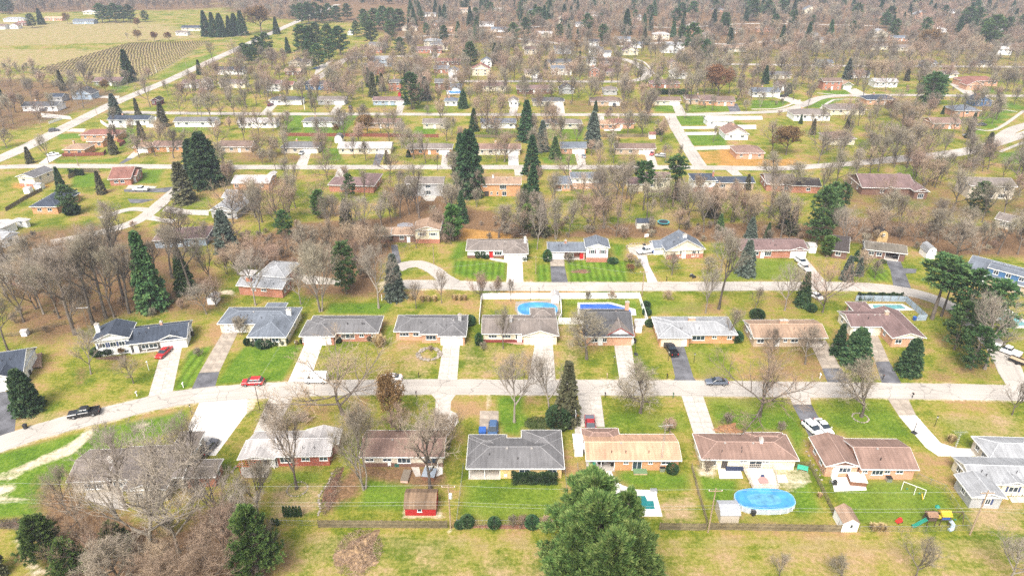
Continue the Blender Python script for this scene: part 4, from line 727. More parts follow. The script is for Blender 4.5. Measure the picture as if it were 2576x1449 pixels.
house('long white metal shed with pale roof near the left edge', 'pale', 'white', [('N1', (-120, 790), (170, 670), (-40, 670), 2.8, 'x', {}), ('N1', (175, 660), (375, 655), (180, 632), 2.5, 'f', dict(slope=0))], nick='the long white shed', slope=.15, cat='shed', name='shed')
house('purple-brown roofed house veiled by bare trees', 'plum', 'sblue', [('N1', (1500, 860), (2040, 830), (1490, 745), 2.8, 'h', dict(f=[w1(.2), w1(.5), w1(.8)]))], nick='the veiled purple-roofed house', slope=.33)
house('cream split-level with grey gable and pink chimney', 'grey', 'cream', [('N1', (150, 228), (330, 240), ('N1', 260, 140), 4.0, 'y', dict(base='brick', baseh=1.2, f=[w1(.35, 1.4, 2.2, 1.1), w1(.35, .8, .5, .7)])), ('N1', (300, 222), (450, 185), (300, 150), 2.8, 'x', {})], nick='the cream split-level', slope=.3, chim=[(1, .4, .5, .7, 'peach')])
house('orange brick bungalow with dark slate hip roof', 'navy', 'orange', [('N1', (285, 525), (560, 525), ('N1', 430, 385), 2.8, 'h', dict(f=[w1(.3), w1(.7)])), ('N1', (470, 470), (620, 450), (480, 365), 2.8, 'h', {})], nick='the orange brick bungalow', slope=.4)
house('red-brown roofed brick house with white garage and pickup', 'redb', 'brick', [('N1', (1060, 255), (1290, 245), (1095, 150), 2.8, 'x', dict(f=[w1(.3), w1(.6)])), ('N1', (1190, 262), (1385, 185), ('N1', 1170, 175), 2.75, 'x', dict(f=[('g', .3, 4.2, 0, 2.1)]))], nick='the red-brown roofed house', slope=.36)
house('pale grey-roofed house at the end of a curved drive', 'light', 'grey', [('N2', (40, 562), (315, 575), ('N2', 160, 430), 2.8, 'y', dict(f=[w1(.3), w1(.7)])), ('N2', (150, 440), (455, 440), (185, 350), 2.8, 'x', dict(fr=[('D', .4, 2, 0, 2)]))], nick='the pale-roofed curved-drive house', slope=.33)
house('long white-roofed orange brick ranch facing the third street', 'pale', 'orange', [('N2', (258, 292), (635, 292), (262, 212), 2.8, 'x', dict(f=[w1(.1), w1(.45, 1.4), w1(.8)])), ('N2', (610, 220), (690, 205), (640, 180), 2.8, 'y', {})], nick='the white-roofed ranch', slope=.3)
house('dark brown hip-roofed house screened by bare trees', 'plum', 'brick', [('N2', (1210, 310), (1660, 318), (1230, 232), 2.8, 'h', dict(f=[w1(.3), w1(.7)])), ('N2', (1490, 320), (1672, 320), (1500, 195), 2.85, 'h', {})], nick='the dark brown hip-roofed house', slope=.36)
house('grey-brown walk-out house above a round stone patio', 'greyb', 'grey', [('N3', (-50, 300), (335, 300), (-40, 228), 4.8, 'x', dict(f=[w1(.6, 2.0, 3.0, 1.2), w1(.6, 1.8, .5, 1.6), w1(.25, 1.4, 3, 1.1)]))], nick='the grey walk-out house', slope=.3)
house('orange brick walk-out house with tan roof and balcony', 'tan', 'orange', [('N3', (683, 303), (1105, 303), (688, 230), 4.8, 'x', dict(f=[w1(.12, 1.6, 3.6, .6), ('W', .57, 2.4, 2.7, 1.7), ('d', .16, 1.4, 0, 1.9), w1(.28, .8, .7, 1.0), w1(.43, .6, .5, 1.3), ('W', .6, 1.6, .2, 1.7)]))], nick='the orange brick walk-out', slope=.28, chim=[(0, .33, .5, .7, 'white')], dcol=DTRIM)
house('grey-roofed brick house with white upper storey and side porch', 'gblue', 'white', [('N3', (1588, 243), (1910, 243), (1588, 183), 4.6, 'x', dict(base='peach', baseh=2.4, f=[w1(.2, .9, 3.0, .9), w1(.6, .9, 3.0, .9), w1(.12, 1.5, .6, 1.3), w1(.55, 1.5, .6, 1.3)])), ('N3', (1422, 303), (1605, 303), (1424, 222), 2.8, 'x', dict(wall='peach', notch=(0, .45, 2.4), f=[w1(.65, .9), w1(.85, .9)]))], nick='the grey-roofed brick house', slope=.3, chim=[(0, .02, .55, .7, 'peach')])
house('cream two-storey house with raised wooden deck between pines', 'plum', 'cream', [('N4', (300, 247), (565, 247), (300, 182), 5.2, 'x', dict(f=[('s', .45, 1.1, 3.7, .9), ('s', .75, 1.1, 3.7, .9), ('s', .3, 1.3, 1.9, 1.2), ('s', .6, 1.3, 1.9, 1.2)])), ('N4', (140, 305), (300, 305), (140, 232), 3.0, 'x', {})], nick='the cream house with the deck', slope=.3, shut=mat('green_shutter', (.05, .09, .06), .6, .1))
house('white and brick split-level with navy roof', 'navy', 'tanb', [('N4', (985, 288), (1393, 288), (1000, 228), 3.0, 'x', dict(f=[('W', .2, 2.4, 1.0, 1.2), w1(.5, 1.4, .8, 1.4), w1(.8)])), ('N4', (778, 267), (1018, 267), (790, 197), 4.8, 'h', dict(wall='white', base='brick', baseh=2.0, f=[w1(.4, 1.0, 3.0, .9), ('d', .5, .9, 0, 2.0), w1(.75, 1.2, 3.0, .9)]))], nick='the navy-roofed split-level', slope=.32, chim=[(1, .93, .5, .6, 'brick')])
house('grey-brown house hidden behind a veil of branches', 'greyb', 'brick', [('N4', (1500, 300), (1800, 310), (1520, 205), 3.0, 'x', dict(f=[w1(.3), w1(.7)])), ('N4', (1750, 318), (2045, 320), (1770, 240), 3.0, 'x', dict(roof='dark', f=[w1(.6)]))], nick='the branch-veiled house', slope=.36)
house('dark brown sprawling house with two rear gables and patio', 'plum', 'brown', [('N5', (760, 335), (1300, 345), (800, 215), 3.0, 'x', dict(f=[w1(.4, 1.8), w1(.6, 1.8)])), ('N5', (1280, 375), (1432, 378), ('N5', 1180, 215), 3.0, 'y', dict(f=[('W', .5, 2.0, .3, 1.8)])), ('N5', (990, 345), (1095, 345), (1000, 260), 3.0, 'y', dict(sides=0))], nick='the sprawling brown house', slope=.4)
house('pale brick house with grey roof at the right edge', 'greyb', 'beige', [('N5', (1830, 318), (2300, 330), (1850, 232), 5.0, 'x', dict(f=[w1(.25, 1.2, 3.4, .8), w1(.55, 1.2, 3.4, .8), w1(.8, 1.2, 3.4, .8), w1(.5, 2, .5, 1.5), w1(.75, 2.4, .5, 1.5)]))], nick='the pale brick edge house', slope=.3)
house('small house deep in the woods at right with grey roof', 'greyb', 'beige', [('N5', (2070, 640), (2280, 690), (2085, 575), 2.8, 'x', dict(f=[w1(.4), w1(.7)]))], nick='the woodland house', slope=.36)
# ---------------------------------------------------------------- houses further off, street by street
ORD = ['first', 'second', 'third', 'fourth', 'fifth', 'sixth', 'seventh', 'eighth', 'ninth', 'tenth', 'eleventh', 'twelfth', 'thirteenth', 'fourteenth', 'fifteenth', 'sixteenth', 'seventeenth', 'eighteenth', 'nineteenth', 'twentieth'] + ['%d%s' % (i, 'st' if i % 10 == 1 else 'nd' if i % 10 == 2 else 'rd' if i % 10 == 3 else 'th') for i in range(21, 99)]
RTXT = {'grey': 'grey', 'dgrey': 'charcoal', 'navy': 'navy', 'brown': 'brown', 'tan': 'tan', 'pink': 'pinkish-brown', 'light': 'pale grey', 'pale': 'whitish', 'greyb': 'grey-brown', 'plum': 'dark brown', 'olive': 'olive', 'redb': 'red-brown', 'gblue': 'slate', 'dark': 'near-black', 'orange': 'orange-tan'}
WTXT = {'white': 'white', 'cream': 'cream', 'beige': 'beige', 'red': 'red brick', 'brick': 'brick', 'peach': 'pink brick', 'orange': 'orange brick', 'brown': 'brown', 'yellow': 'yellow brick', 'grey': 'grey', 'blue': 'blue', 'tanb': 'tan brick', 'sblue': 'pale blue', 'green': 'green', 'purple': 'purple', 'dred': 'dark red'}
FAR = {
 'on the near side of the fourth street': [('U1', 942, 1312, 1062, 8, 2.8, 'x', 'navy', 'white', 0), ('U1', 1528, 1900, 1078, 8, 2.8, 'x', 'grey', 'white', 0), ('U2', -20, 330, 1085, 8, 2.8, 'x', 'pale', 'white', 0), ('U2', 553, 872, 1078, 8, 2.8, 'h', 'grey', 'white', 0), ('U2', 1068, 1425, 1090, 8, 2.8, 'x', 'pink', 'tanb', 0), ('U2', 1620, 1835, 1092, 8, 2.8, 'x', 'greyb', 'beige', 0), ('U3', 20, 340, 1090, 8, 2.8, 'x', 'gblue', 'white', 'g'), ('U3', 575, 925, 1095, 8, 2.8, 'h', 'greyb', 'beige', 0), ('U3', 1150, 1392, 1092, 8, 2.8, 'h', 'redb', 'peach', 0), ('U3', 1065, 1215, 1102, 7, 2.6, 'h', 'orange', 'peach', 0), ('U3', 2030, 2264, 1072, 9, 2.8, 'x', 'pale', 'white', 0)],
 'on the far side of the third street': [('U1', 695, 1035, 1195, 9, 3.0, 'h', 'redb', 'orange', 0), ('U1', 545, 745, 1325, 9, 2.8, 'h', 'tan', 'orange', 0), ('U1', 760, 905, 1255, 6, 2.8, 'x', 'tan', 'orange', 0), ('U1', 1165, 1330, 1303, 8, 2.7, 'h', 'tan', 'orange', 'G'), ('U1', 1335, 1612, 1295, 8, 2.7, 'x', 'pink', 'orange', 0), ('U1', 1925, 2222, 1300, 9, 2.7, 'x', 'brown', 'tanb', 0), ('U2', 360, 702, 1308, 9, 2.7, 'h', 'grey', 'beige', 'G'), ('U2', 868, 1345, 1312, 9, 2.7, 'x', 'pale', 'cream', 'G'), ('U2', 1478, 1885, 1318, 8, 2.7, 'h', 'greyb', 'orange', 'G'), ('U3', -10, 382, 1322, 8, 2.7, 'x', 'pink', 'beige', 'G'), ('U3', 732, 965, 1312, 9, 2.7, 'x', 'gblue', 'peach', 'G'), ('U3', 1215, 1578, 1318, 8, 2.7, 'x', 'brown', 'tanb', 'G'), ('U4', 165, 410, 1285, 11, 2.8, 'h', 'pink', 'peach', 0), ('U4', 70, 275, 1128, 12, 2.8, 'y', 'pink', 'white', 0)],
 'on the far side of the fourth street': [('U2', 262, 555, 888, 8, 2.7, 'h', 'dgrey', 'white', 'G'), ('U2', 688, 945, 888, 8, 2.7, 'x', 'greyb', 'grey', 'G'), ('U2', 1178, 1475, 892, 8, 2.7, 'x', 'plum', 'sblue', 'G'), ('U2', 1812, 1935, 897, 8, 2.7, 'h', 'gblue', 'white', 0), ('U3', 270, 362, 900, 8, 3, 'y', 'greyb', 'white', 0), ('U3', 480, 768, 898, 8, 2.7, 'h', 'dgrey', 'beige', 'G'), ('U3', 998, 1275, 897, 9, 2.7, 'h', 'brown', 'tanb', 'G'), ('U3', 1560, 1800, 893, 8, 2.7, 'x', 'brown', 'cream', 'G'), ('U3', 1965, 2264, 893, 9, 2.7, 'x', 'plum', 'orange', 0), ('U4', 300, 540, 775, 10, 3, 'x', 'gblue', 'white', 'G'), ('U4', 895, 1062, 688, 9, 5, 'x', 'brown', 'brick', 0), ('U4', 1050, 1152, 715, 7, 2.8, 'y', 'tan', 'green', 'G'), ('U4', 1325, 1528, 690, 9, 3.4, 'x', 'pale', 'white', 0), ('U4', 2060, 2370, 680, 11, 3.5, 'h', 'redb', 'peach', 0), ('U4', 2100, 2240, 715, 9, 3.2, 'y', 'redb', 'peach', 0)],
 'between the fourth and third streets at right': [('U4', 1258, 1520, 838, 10, 3.0, 'h', 'navy', 'peach', 0), ('U4', 950, 1260, 920, 11, 3.0, 'h', 'greyb', 'cream', 0), ('U4', 648, 965, 965, 11, 3.2, 'h', 'greyb', 'white', 0), ('U4', 2165, 2325, 850, 9, 3.0, 'y', 'navy', 'blue', 0), ('U4', 1998, 2222, 930, 11, 3.4, 'h', 'gblue', 'peach', 0), ('U4', 1810, 2065, 1035, 10, 3.0, 'x', 'pink', 'peach', 0), ('U4', 935, 1175, 1165, 11, 3.0, 'h', 'plum', 'cream', 0)],
 'beside the diagonal main road': [('U1', 1595, 1760, 740, 9, 3.0, 'x', 'plum', 'grey', 0), ('U1', 1740, 1845, 728, 8, 4.6, 'y', 'greyb', 'white', 0), ('U1', 1895, 2150, 622, 9, 3.2, 'x', 'navy', 'white', 0), ('U1', 1928, 2165, 738, 9, 3.0, 'x', 'greyb', 'cream', 0), ('U1', 815, 1065, 722, 10, 2.8, 'x', 'plum', 'green', 0), ('U1', 415, 545, 862, 8, 2.8, 'x', 'navy', 'grey', 0), ('U1', 620, 805, 835, 9, 3.2, 'y', 'dgrey', 'sblue', 0), ('U1', 180, 500, 942, 9, 2.8, 'x', 'dgrey', 'white', 0), ('U1', 1325, 1412, 890, 6, 2.6, 'y', 'dark', 'purple', 0), ('U1', 1595, 1785, 250, 10, 3.0, 'x', 'navy', 'cream', 0), ('U1', 1545, 1655, 292, 8, 2.6, 'x', 'greyb', 'white', 0)],
 'near the curved street above': [('U2', 430, 560, 560, 10, 3.0, 'y', 'navy', 'beige', 0), ('U2', 520, 640, 555, 9, 3.0, 'x', 'dgrey', 'beige', 0), ('U2', 398, 545, 632, 8, 2.8, 'x', 'tan', 'brown', 0), ('U2', 1102, 1272, 590, 9, 5.4, 'x', 'dgrey', 'brick', 0), ('U2', 1145, 1348, 528, 9, 5.0, 'x', 'light', 'sblue', 0), ('U2', 1315, 1432, 732, 9, 5.2, 'h', 'grey', 'brick', 0), ('U2', 1728, 1882, 735, 9, 4.4, 'x', 'grey', 'brown', 0), ('U2', 1865, 1972, 770, 8, 2.8, 'x', 'gblue', 'beige', 'G'), ('U2', 1718, 1858, 612, 9, 3.0, 'x', 'gblue', 'brick', 0), ('U2', 1845, 1942, 635, 10, 3.0, 'y', 'gblue', 'white', 'G'), ('U2', 1728, 1962, 545, 9, 3.0, 'x', 'redb', 'brown', 0), ('U2', 2055, 2222, 615, 9, 4.4, 'y', 'redb', 'cream', 0), ('U2', 228, 362, 745, 9, 4.4, 'x', 'plum', 'white', 0), ('U2', 365, 478, 755, 9, 3.0, 'x', 'redb', 'cream', 0), ('U2', 575, 755, 752, 9, 3.2, 'x', 'navy', 'blue', 0), ('U2', 740, 862, 765, 9, 3.0, 'x', 'plum', 'brown', 0)],
 'along the fifth street': [('U3', 648, 835, 612, 9, 4.2, 'x', 'gblue', 'white', 0), ('U3', 408, 470, 640, 8, 3, 'x', 'greyb', 'cream', 0), ('U3', 455, 548, 648, 9, 3.2, 'y', 'greyb', 'cream', 'G'), ('U3', 340, 655, 790, 9, 3, 'x', 'plum', 'brown', 0), ('U3', 30, 255, 765, 9, 3, 'x', 'plum', 'cream', 0), ('U3', 718, 855, 790, 9, 3, 'y', 'dgrey', 'grey', 0), ('U3', 1110, 1240, 800, 9, 3, 'h', 'greyb', 'grey', 0), ('U3', 985, 1085, 625, 9, 4.4, 'y', 'brown', 'brick', 0), ('U3', 1120, 1215, 640, 9, 3, 'x', 'plum', 'tanb', 0), ('U3', 1525, 1795, 740, 9, 3, 'h', 'plum', 'brick', 0), ('U3', 1712, 1860, 655, 10, 3.4, 'y', 'pale', 'white', 0), ('U3', 1690, 1778, 562, 9, 4, 'y', 'plum', 'tanb', 0), ('U3', 1840, 2100, 880, 9, 2.8, 'x', 'brown', 'tanb', 0)],
 'in the wooded distance': [('U3', 985, 1115, 440, 9, 4.6, 'x', 'grey', 'white', 0), ('U3', 1105, 1185, 470, 8, 3, 'x', 'grey', 'white', 'G'), ('U3', 672, 835, 430, 9, 4.6, 'x', 'dgrey', 'grey', 0), ('U3', 615, 835, 552, 9, 3.4, 'x', 'dgrey', 'tanb', 0), ('U3', 1280, 1425, 452, 9, 3.4, 'y', 'plum', 'cream', 0), ('U3', 408, 525, 440, 9, 4.0, 'x', 'brown', 'beige', 0), ('U3', 25, 125, 545, 9, 4.0, 'y', 'gblue', 'white', 0), ('U3', 965, 1055, 545, 9, 3.2, 'y', 'light', 'white', 0), ('U3', 1085, 1188, 548, 9, 3, 'x', 'dgrey', 'sblue', 0), ('U3', 985, 1080, 372, 9, 4.4, 'x', 'navy', 'white', 0), ('U3', 1245, 1358, 348, 9, 3, 'x', 'gblue', 'white', 0), ('U3', 2005, 2100, 310, 9, 3.4, 'y', 'light', 'white', 0), ('U3', 1385, 1450, 150, 9, 4, 'x', 'light', 'white', 0), ('U3', 425, 485, 370, 9, 4, 'y', 'grey', 'sblue', 0),
   ('U2', 1555, 1795, 440, 10, 3, 'x', 'plum', 'brick', 0), ('U2', 1920, 2005, 430, 9, 4, 'y', 'plum', 'yellow', 0), ('U2', 2085, 2264, 298, 10, 2.8, 'h', 'orange', 'brick', 0), ('U2', 1150, 1265, 440, 9, 3, 'x', 'brown', 'brick', 0), ('U2', 955, 1005, 285, 8, 3, 'y', 'gblue', 'white', 0), ('U4', 435, 635, 630, 9, 2.8, 'x', 'grey', 'beige', 0), ('U4', 1110, 1295, 622, 9, 2.8, 'x', 'grey', 'white', 0), ('U4', 1845, 2035, 622, 9, 2.8, 'x', 'greyb', 'cream', 0), ('U4', 1300, 1445, 392, 10, 2.8, 'x', 'greyb', 'cream', 0), ('U4', 1495, 1665, 402, 10, 2.8, 'x', 'greyb', 'cream', 0), ('U4', 855, 985, 530, 9, 2.8, 'x', 'gblue', 'grey', 0), ('U4', 725, 812, 268, 10, 3, 'h', 'tan', 'white', 0), ('U4', -10, 160, 850, 9, 2.8, 'x', 'brown', 'peach', 0), ('U4', 505, 605, 720, 8, 3.4, 'y', 'greyb', 'white', 0), ('U4', 1740, 1860, 535, 9, 2.8, 'x', 'dgrey', 'sblue', 0), ('U4', 2170, 2330, 535, 9, 2.8, 'x', 'dgrey', 'beige', 0), ('U4', 60, 260, 405, 10, 3, 'x', 'tan', 'cream', 0)],
 'beyond the tan field': [('U1', 20, 205, 172, 9, 2.8, 'h', 'light', 'white', 0), ('U1', 385, 545, 165, 9, 2.8, 'x', 'orange', 'peach', 0), ('U1', 635, 825, 190, 10, 3, 'x', 'gblue', 'sblue', 0), ('U1', 725, 852, 108, 9, 3, 'h', 'pale', 'cream', 0), ('U1', 75, 155, 232, 8, 3, 'y', 'pink', 'white', 0), ('U1', -60, 40, 235, 9, 3, 'x', 'brown', 'white', 0), ('U1', 140, 235, 205, 8, 3, 'x', 'redb', 'brown', 0)],
}
_r = random.Random(12); _l = FAR['in the wooded distance']; _n = 0
for _k in range(400):
    if _n >= 42: break
    u, v = _r.uniform(900, 2560), _r.choice((24, 34, 46, 58, 74, 88, 100, 112, 124)) + _r.uniform(-4, 4); s_ = (v + 170) * .0103
    if any(abs(fpx(i[0], (i[1] + i[2]) / 2, i[3])[0] - u) < 26 * s_ and abs(fpx(i[0], i[1], i[3])[1] - v) < 9 for i in _l) or (v < 70 and u < 1030): continue
    _l.append(('F', u - 8 * s_, u + 8 * s_, v, 9, _r.choice((2.8, 3.2, 4.6)), _r.choice('xxhy'), _r.choice(('grey', 'greyb', 'brown', 'tan', 'light', 'gblue', 'pale')), _r.choice(('white', 'cream', 'white', 'peach', 'beige')), 0)); _n += 1
for row, items in FAR.items():
    items = sorted(items, key=lambda it: fpx(it[0], (it[1] + it[2]) / 2, it[3])[0])
    for i, (t, x0, x1, ye, dp, z, kind, rf, wl_, gf) in enumerate(items):
        Wm = (G(t, x1, ye, z) - G(t, x0, ye, z)).length
        f = []; n = max(2, int(Wm / 3.6))
        if kind == 'y': n = 2
        lv = [z - 1.75] if z < 4 else [z - 1.6, .9]
        for z0 in lv:
            for k in range(n):
                fr = (k + .5) / n
                if gf == 'G' and z0 == lv[-1] and fr > 1 - 5.6 / max(Wm, 6) and Wm > 9: continue
                if z0 < 1.6 and k == n // 2 and n > 2: f.append(('d', fr, 1.0, .05, 2.0))
                elif not (gf == 'G' and Wm <= 9): f.append(('w', fr, 1.5 if k % 2 else 1.1, z0, 1.15))
        if gf == 'G': f.append(('g', max(.5, 1 - 3.2 / Wm) if Wm > 9 else .5, 4.6 if Wm > 6.4 else 3.2, .02, 2.1))
        rw = ORD[i] + ' from left'
        lab = '%s-roofed %s house, %s %s' % (RTXT[rf], WTXT[wl_], rw, row)
        root, geo = house(lab, rf, wl_, [(t, (x0, ye), (x1, ye), float(dp), z, kind, dict(f=f))], nick='the %s %s house' % (RTXT[rf], WTXT[wl_]), near=False, slope=.36 if kind != 'y' else .5, group='houses ' + row, chim=[(0, .3 + .4 * ((i * 37) % 10) / 10, .55, .7, 'peach')] if i % 3 == 0 else ())
# ---------------------------------------------------------------- trees and shrubs
def leaf_mat(name, c0, c1, c2, rand=.18, hue=.02, trans=.0):
    """foliage or twigs: per-leaf and per-plant variation"""
    if name in MATS: return MATS[name]
    m, nt, b = mat_base(name); N = nt.nodes; L = nt.links
    ge = N.new('ShaderNodeNewGeometry'); oi = N.new('ShaderNodeObjectInfo')
    ra = N.new('ShaderNodeValToRGB'); e = ra.color_ramp.elements; e[0].color = (*c0, 1); e[1].color = (*c2, 1); q = e.new(.5); q.color = (*c1, 1)
    tc = N.new('ShaderNodeTexCoord'); no = N.new('ShaderNodeTexNoise'); no.inputs['Scale'].default_value = .9; no.inputs['Detail'].default_value = 2; L.new(tc.outputs['Object'], no.inputs['Vector'])
    mq = N.new('ShaderNodeMath'); mq.operation = 'MULTIPLY_ADD'; mq.inputs[1].default_value = 2.2; mq.inputs[2].default_value = -.85; L.new(no.outputs['Fac'], mq.inputs[0]); md = N.new('ShaderNodeMath'); md.operation = 'MULTIPLY_ADD'; md.inputs[1].default_value = .5; L.new(ge.outputs['Random Per Island'], md.inputs[0]); L.new(mq.outputs[0], md.inputs[2]); L.new(md.outputs[0], ra.inputs[0])
    h = N.new('ShaderNodeHueSaturation'); L.new(ra.outputs[0], h.inputs['Color'])
    mr = N.new('ShaderNodeMapRange'); mr.inputs[3].default_value = 1 - rand; mr.inputs[4].default_value = 1 + rand; L.new(oi.outputs['Random'], mr.inputs[0]); L.new(mr.outputs[0], h.inputs['Value'])
    m2 = N.new('ShaderNodeMapRange'); m2.inputs[3].default_value = .5 - hue; m2.inputs[4].default_value = .5 + hue
    fr = N.new('ShaderNodeMath'); fr.operation = 'FRACT'; mu = N.new('ShaderNodeMath'); mu.operation = 'MULTIPLY'; mu.inputs[1].default_value = 7.13; L.new(oi.outputs['Random'], mu.inputs[0]); L.new(mu.outputs[0], fr.inputs[0]); L.new(fr.outputs[0], m2.inputs[0]); L.new(m2.outputs[0], h.inputs['Hue'])
    L.new(h.outputs[0], b.inputs['Base Color']); b.inputs['Roughness'].default_value = .85; b.inputs['Specular IOR Level'].default_value = .15
    MATS[name] = m; return m
BARK = leaf_mat('bark_grey', (.095, .078, .064), (.13, .108, .088), (.17, .145, .118), .25, .01)
BARKL = leaf_mat('bark_pale', (.20, .17, .14), (.25, .215, .18), (.30, .26, .215), .15, .01)
TW_GREY = leaf_mat('twigs_grey', (.145, .122, .088), (.22, .187, .138), (.31, .265, .20), .3, .02)
TW_PINK = leaf_mat('twigs_pinkish', (.19, .133, .093), (.30, .215, .152), (.40, .30, .215), .25, .015)
TW_RUST = leaf_mat('twigs_rusty_leaves', (.17, .095, .042), (.26, .15, .07), (.35, .215, .105), .15, .015)
NEEDLE = leaf_mat('needles_green', (.022, .058, .022), (.055, .108, .036), (.115, .170, .056), .25, .02)
NEEDLE_D = leaf_mat('needles_dark', (.014, .040, .018), (.036, .074, .030), (.085, .130, .050), .25, .02)
NEEDLE_B = leaf_mat('needles_bluish', (.055, .080, .062), (.090, .115, .090), (.14, .16, .125), .15, .02)
NEEDLE_L = leaf_mat('needles_light', (.05, .105, .025), (.085, .155, .035), (.125, .19, .055), .15, .02)
NEEDLE_O = leaf_mat('needles_olive', (.06, .065, .035), (.095, .095, .05), (.135, .125, .07), .15, .02)
class Wood:
    def __init__(s): s.v = [[], []]; s.f = [[], []]; s.n = [0, 0]
    def tube(s, k, pts, rad, n):
        """tapered tube into mesh k (0 trunk and limbs, 1 crown)"""
        m = len(pts); out = s.v[k]; b0 = s.n[k]
        for i in range(m):
            d = pts[min(i + 1, m - 1)] - pts[max(i - 1, 0)]; d = d / (np.linalg.norm(d) + 1e-9)
            a = np.cross(d, (0, 0, 1.0) if abs(d[2]) < .9 else (1.0, 0, 0)); a /= np.linalg.norm(a) + 1e-9; c = np.cross(d, a)
            for j in range(n):
                t = 6.28318 * j / n; out.append(pts[i] + (a * math.cos(t) + c * math.sin(t)) * rad[i])
        s.n[k] += m * n
        for i in range(m - 1):
            for j in range(n):
                p, q = b0 + i * n + j, b0 + i * n + (j + 1) % n
                s.f[k] += [(p, q, q + n), (p, q + n, p + n)]
    def twig(s, k, p, d, l, r):
        a = np.cross(d, (.3, .2, .93)); a /= np.linalg.norm(a) + 1e-9; c = np.cross(d, a); b0 = s.n[k]
        s.v[k] += [p + a * r, p - a * r * .5 + c * r * .87, p - a * r * .5 - c * r * .87, p + d * l]; s.n[k] += 4
        s.f[k] += [(b0, b0 + 1, b0 + 3), (b0 + 1, b0 + 2, b0 + 3), (b0 + 2, b0, b0 + 3)]
def rot_about(d, ang, az, rg):
    a = np.cross(d, (0, 0, 1.0) if abs(d[2]) < .95 else (1.0, 0, 0)); a /= np.linalg.norm(a); c = np.cross(d, a)
    return d * math.cos(ang) + (a * math.cos(az) + c * math.sin(az)) * math.sin(ang)
def bare_tree(seed, H=14, fork=.25, spread=.75, nlimb=6, stems=1, up=.30, fan=(8, 7, 7), tw=.020, lean=0.0, oak=False, leaves=0, reach=1.0):
    """bare broadleaf tree: trunk, limbs, branches, twigs"""
    rg = random.Random(seed); W = Wood(); H0 = H
    def path(p, d, l, n, wob, trop):
        pts = [p]; st = l / n
        for _ in range(n):
            d = d + np.array([rg.gauss(0, wob), rg.gauss(0, wob), rg.gauss(0, wob) + trop]); d /= np.linalg.norm(d); pts.append(pts[-1] + d * st)
        return pts, d
    def at(pts, t):
        x = t * (len(pts) - 1); i = min(int(x), len(pts) - 2); return pts[i] + (pts[i + 1] - pts[i]) * (x - i), (pts[i + 1] - pts[i]) / (np.linalg.norm(pts[i + 1] - pts[i]) + 1e-9)
    def branch(p, d, l, r, lev):
        if lev == 1: pts, _ = path(p, d, l, 5, .13, up * .35); W.tube(0, pts, [r * (1 - .8 * i / 5) for i in range(6)], 5); k = fan[0]
        elif lev == 2: pts, _ = path(p, d, l, 3, .16, up * .4); W.tube(0 if r > .05 else 1, pts, [r * (1 - .78 * i / 3) for i in range(4)], 4); k = fan[1]
        else: pts, _ = path(p, d, l, 2, .2, up * .4); W.tube(1, pts, [r, r * .7, r * .35], 3); k = fan[2]
        for i in range(k):
            t = .22 + .78 * (i + rg.random()) / k if lev < 3 else .15 + .85 * (i + rg.random()) / k
            q, dd = at(pts, min(t, .999)); az = i * 2.4 + rg.uniform(-.6, .6)
            nd = rot_about(dd, rg.uniform(.45, .95) if not oak else rg.uniform(.6, 1.15), az, rg); nd[2] += up * .5; nd /= np.linalg.norm(nd)
            if lev < 3: branch(q, nd, l * rg.uniform(.42, .62) * (1.1 - .45 * t), max(r * (1 - .7 * t) * .66, .018), lev + 1)
            else:
                W.twig(1, q, nd, rg.uniform(.55, 1.15) * H0 / 14, tw * rg.uniform(.7, 1.2))
                if leaves and rg.random() < leaves:
                    for _ in range(2): W.twig(1, q + nd * rg.uniform(.2, .9), np.array([rg.gauss(0, 1), rg.gauss(0, 1), -.6]), .16, .07)
    for s in range(stems):
        d0 = np.array([math.cos(2.1 * s + seed) * (.18 if stems > 1 else 0) + lean, math.sin(2.1 * s + seed) * (.18 if stems > 1 else 0), 1.0]); d0 /= np.linalg.norm(d0)
        r0 = H * (.025 if H < 15 else .018) * (1 if stems == 1 else .72); hf = H * fork * rg.uniform(.9, 1.1)
        tp, dd = path(np.array([math.cos(2.1 * s) * .25 * (stems > 1), math.sin(2.1 * s) * .25 * (stems > 1), -.15]), d0, hf, 3, .04, .05)
        ctr, _ = path(tp[-1], dd, (H - hf) * .72, 6, .09, .12); allp = tp + ctr[1:]
        W.tube(0, allp, [r0 * 1.35] + [r0 * (1 - .88 * i / (len(allp) - 1)) for i in range(1, len(allp))], 7)
        n = max(3, round(nlimb / stems ** .5))
        for i in range(n):
            t = (i + rg.random() * .6) / n
            q, dc = at(ctr, min(.02 + .9 * t, .99)); az = i * 2.4 + rg.uniform(-.4, .4) + s * 1.3
            an = (1.15 - .75 * t) * spread * rg.uniform(.85, 1.15)
            branch(q, rot_about(dc, an, az, rg), (H - hf) * (.72 - .30 * t) * rg.uniform(.85, 1.1) * reach, r0 * (.66 - .33 * t), 1)
        for i in range(3): branch(ctr[-1], rot_about(dd, .3 + .2 * rg.random(), i * 2.1 + s, rg), (H - hf) * .33, r0 * .22, 2)
    V = [np.array(v, dtype=np.float32) for v in W.v]
    z = max(v[:, 2].max() for v in V); k = H0 / z
    return [v * k for v in V], W.f
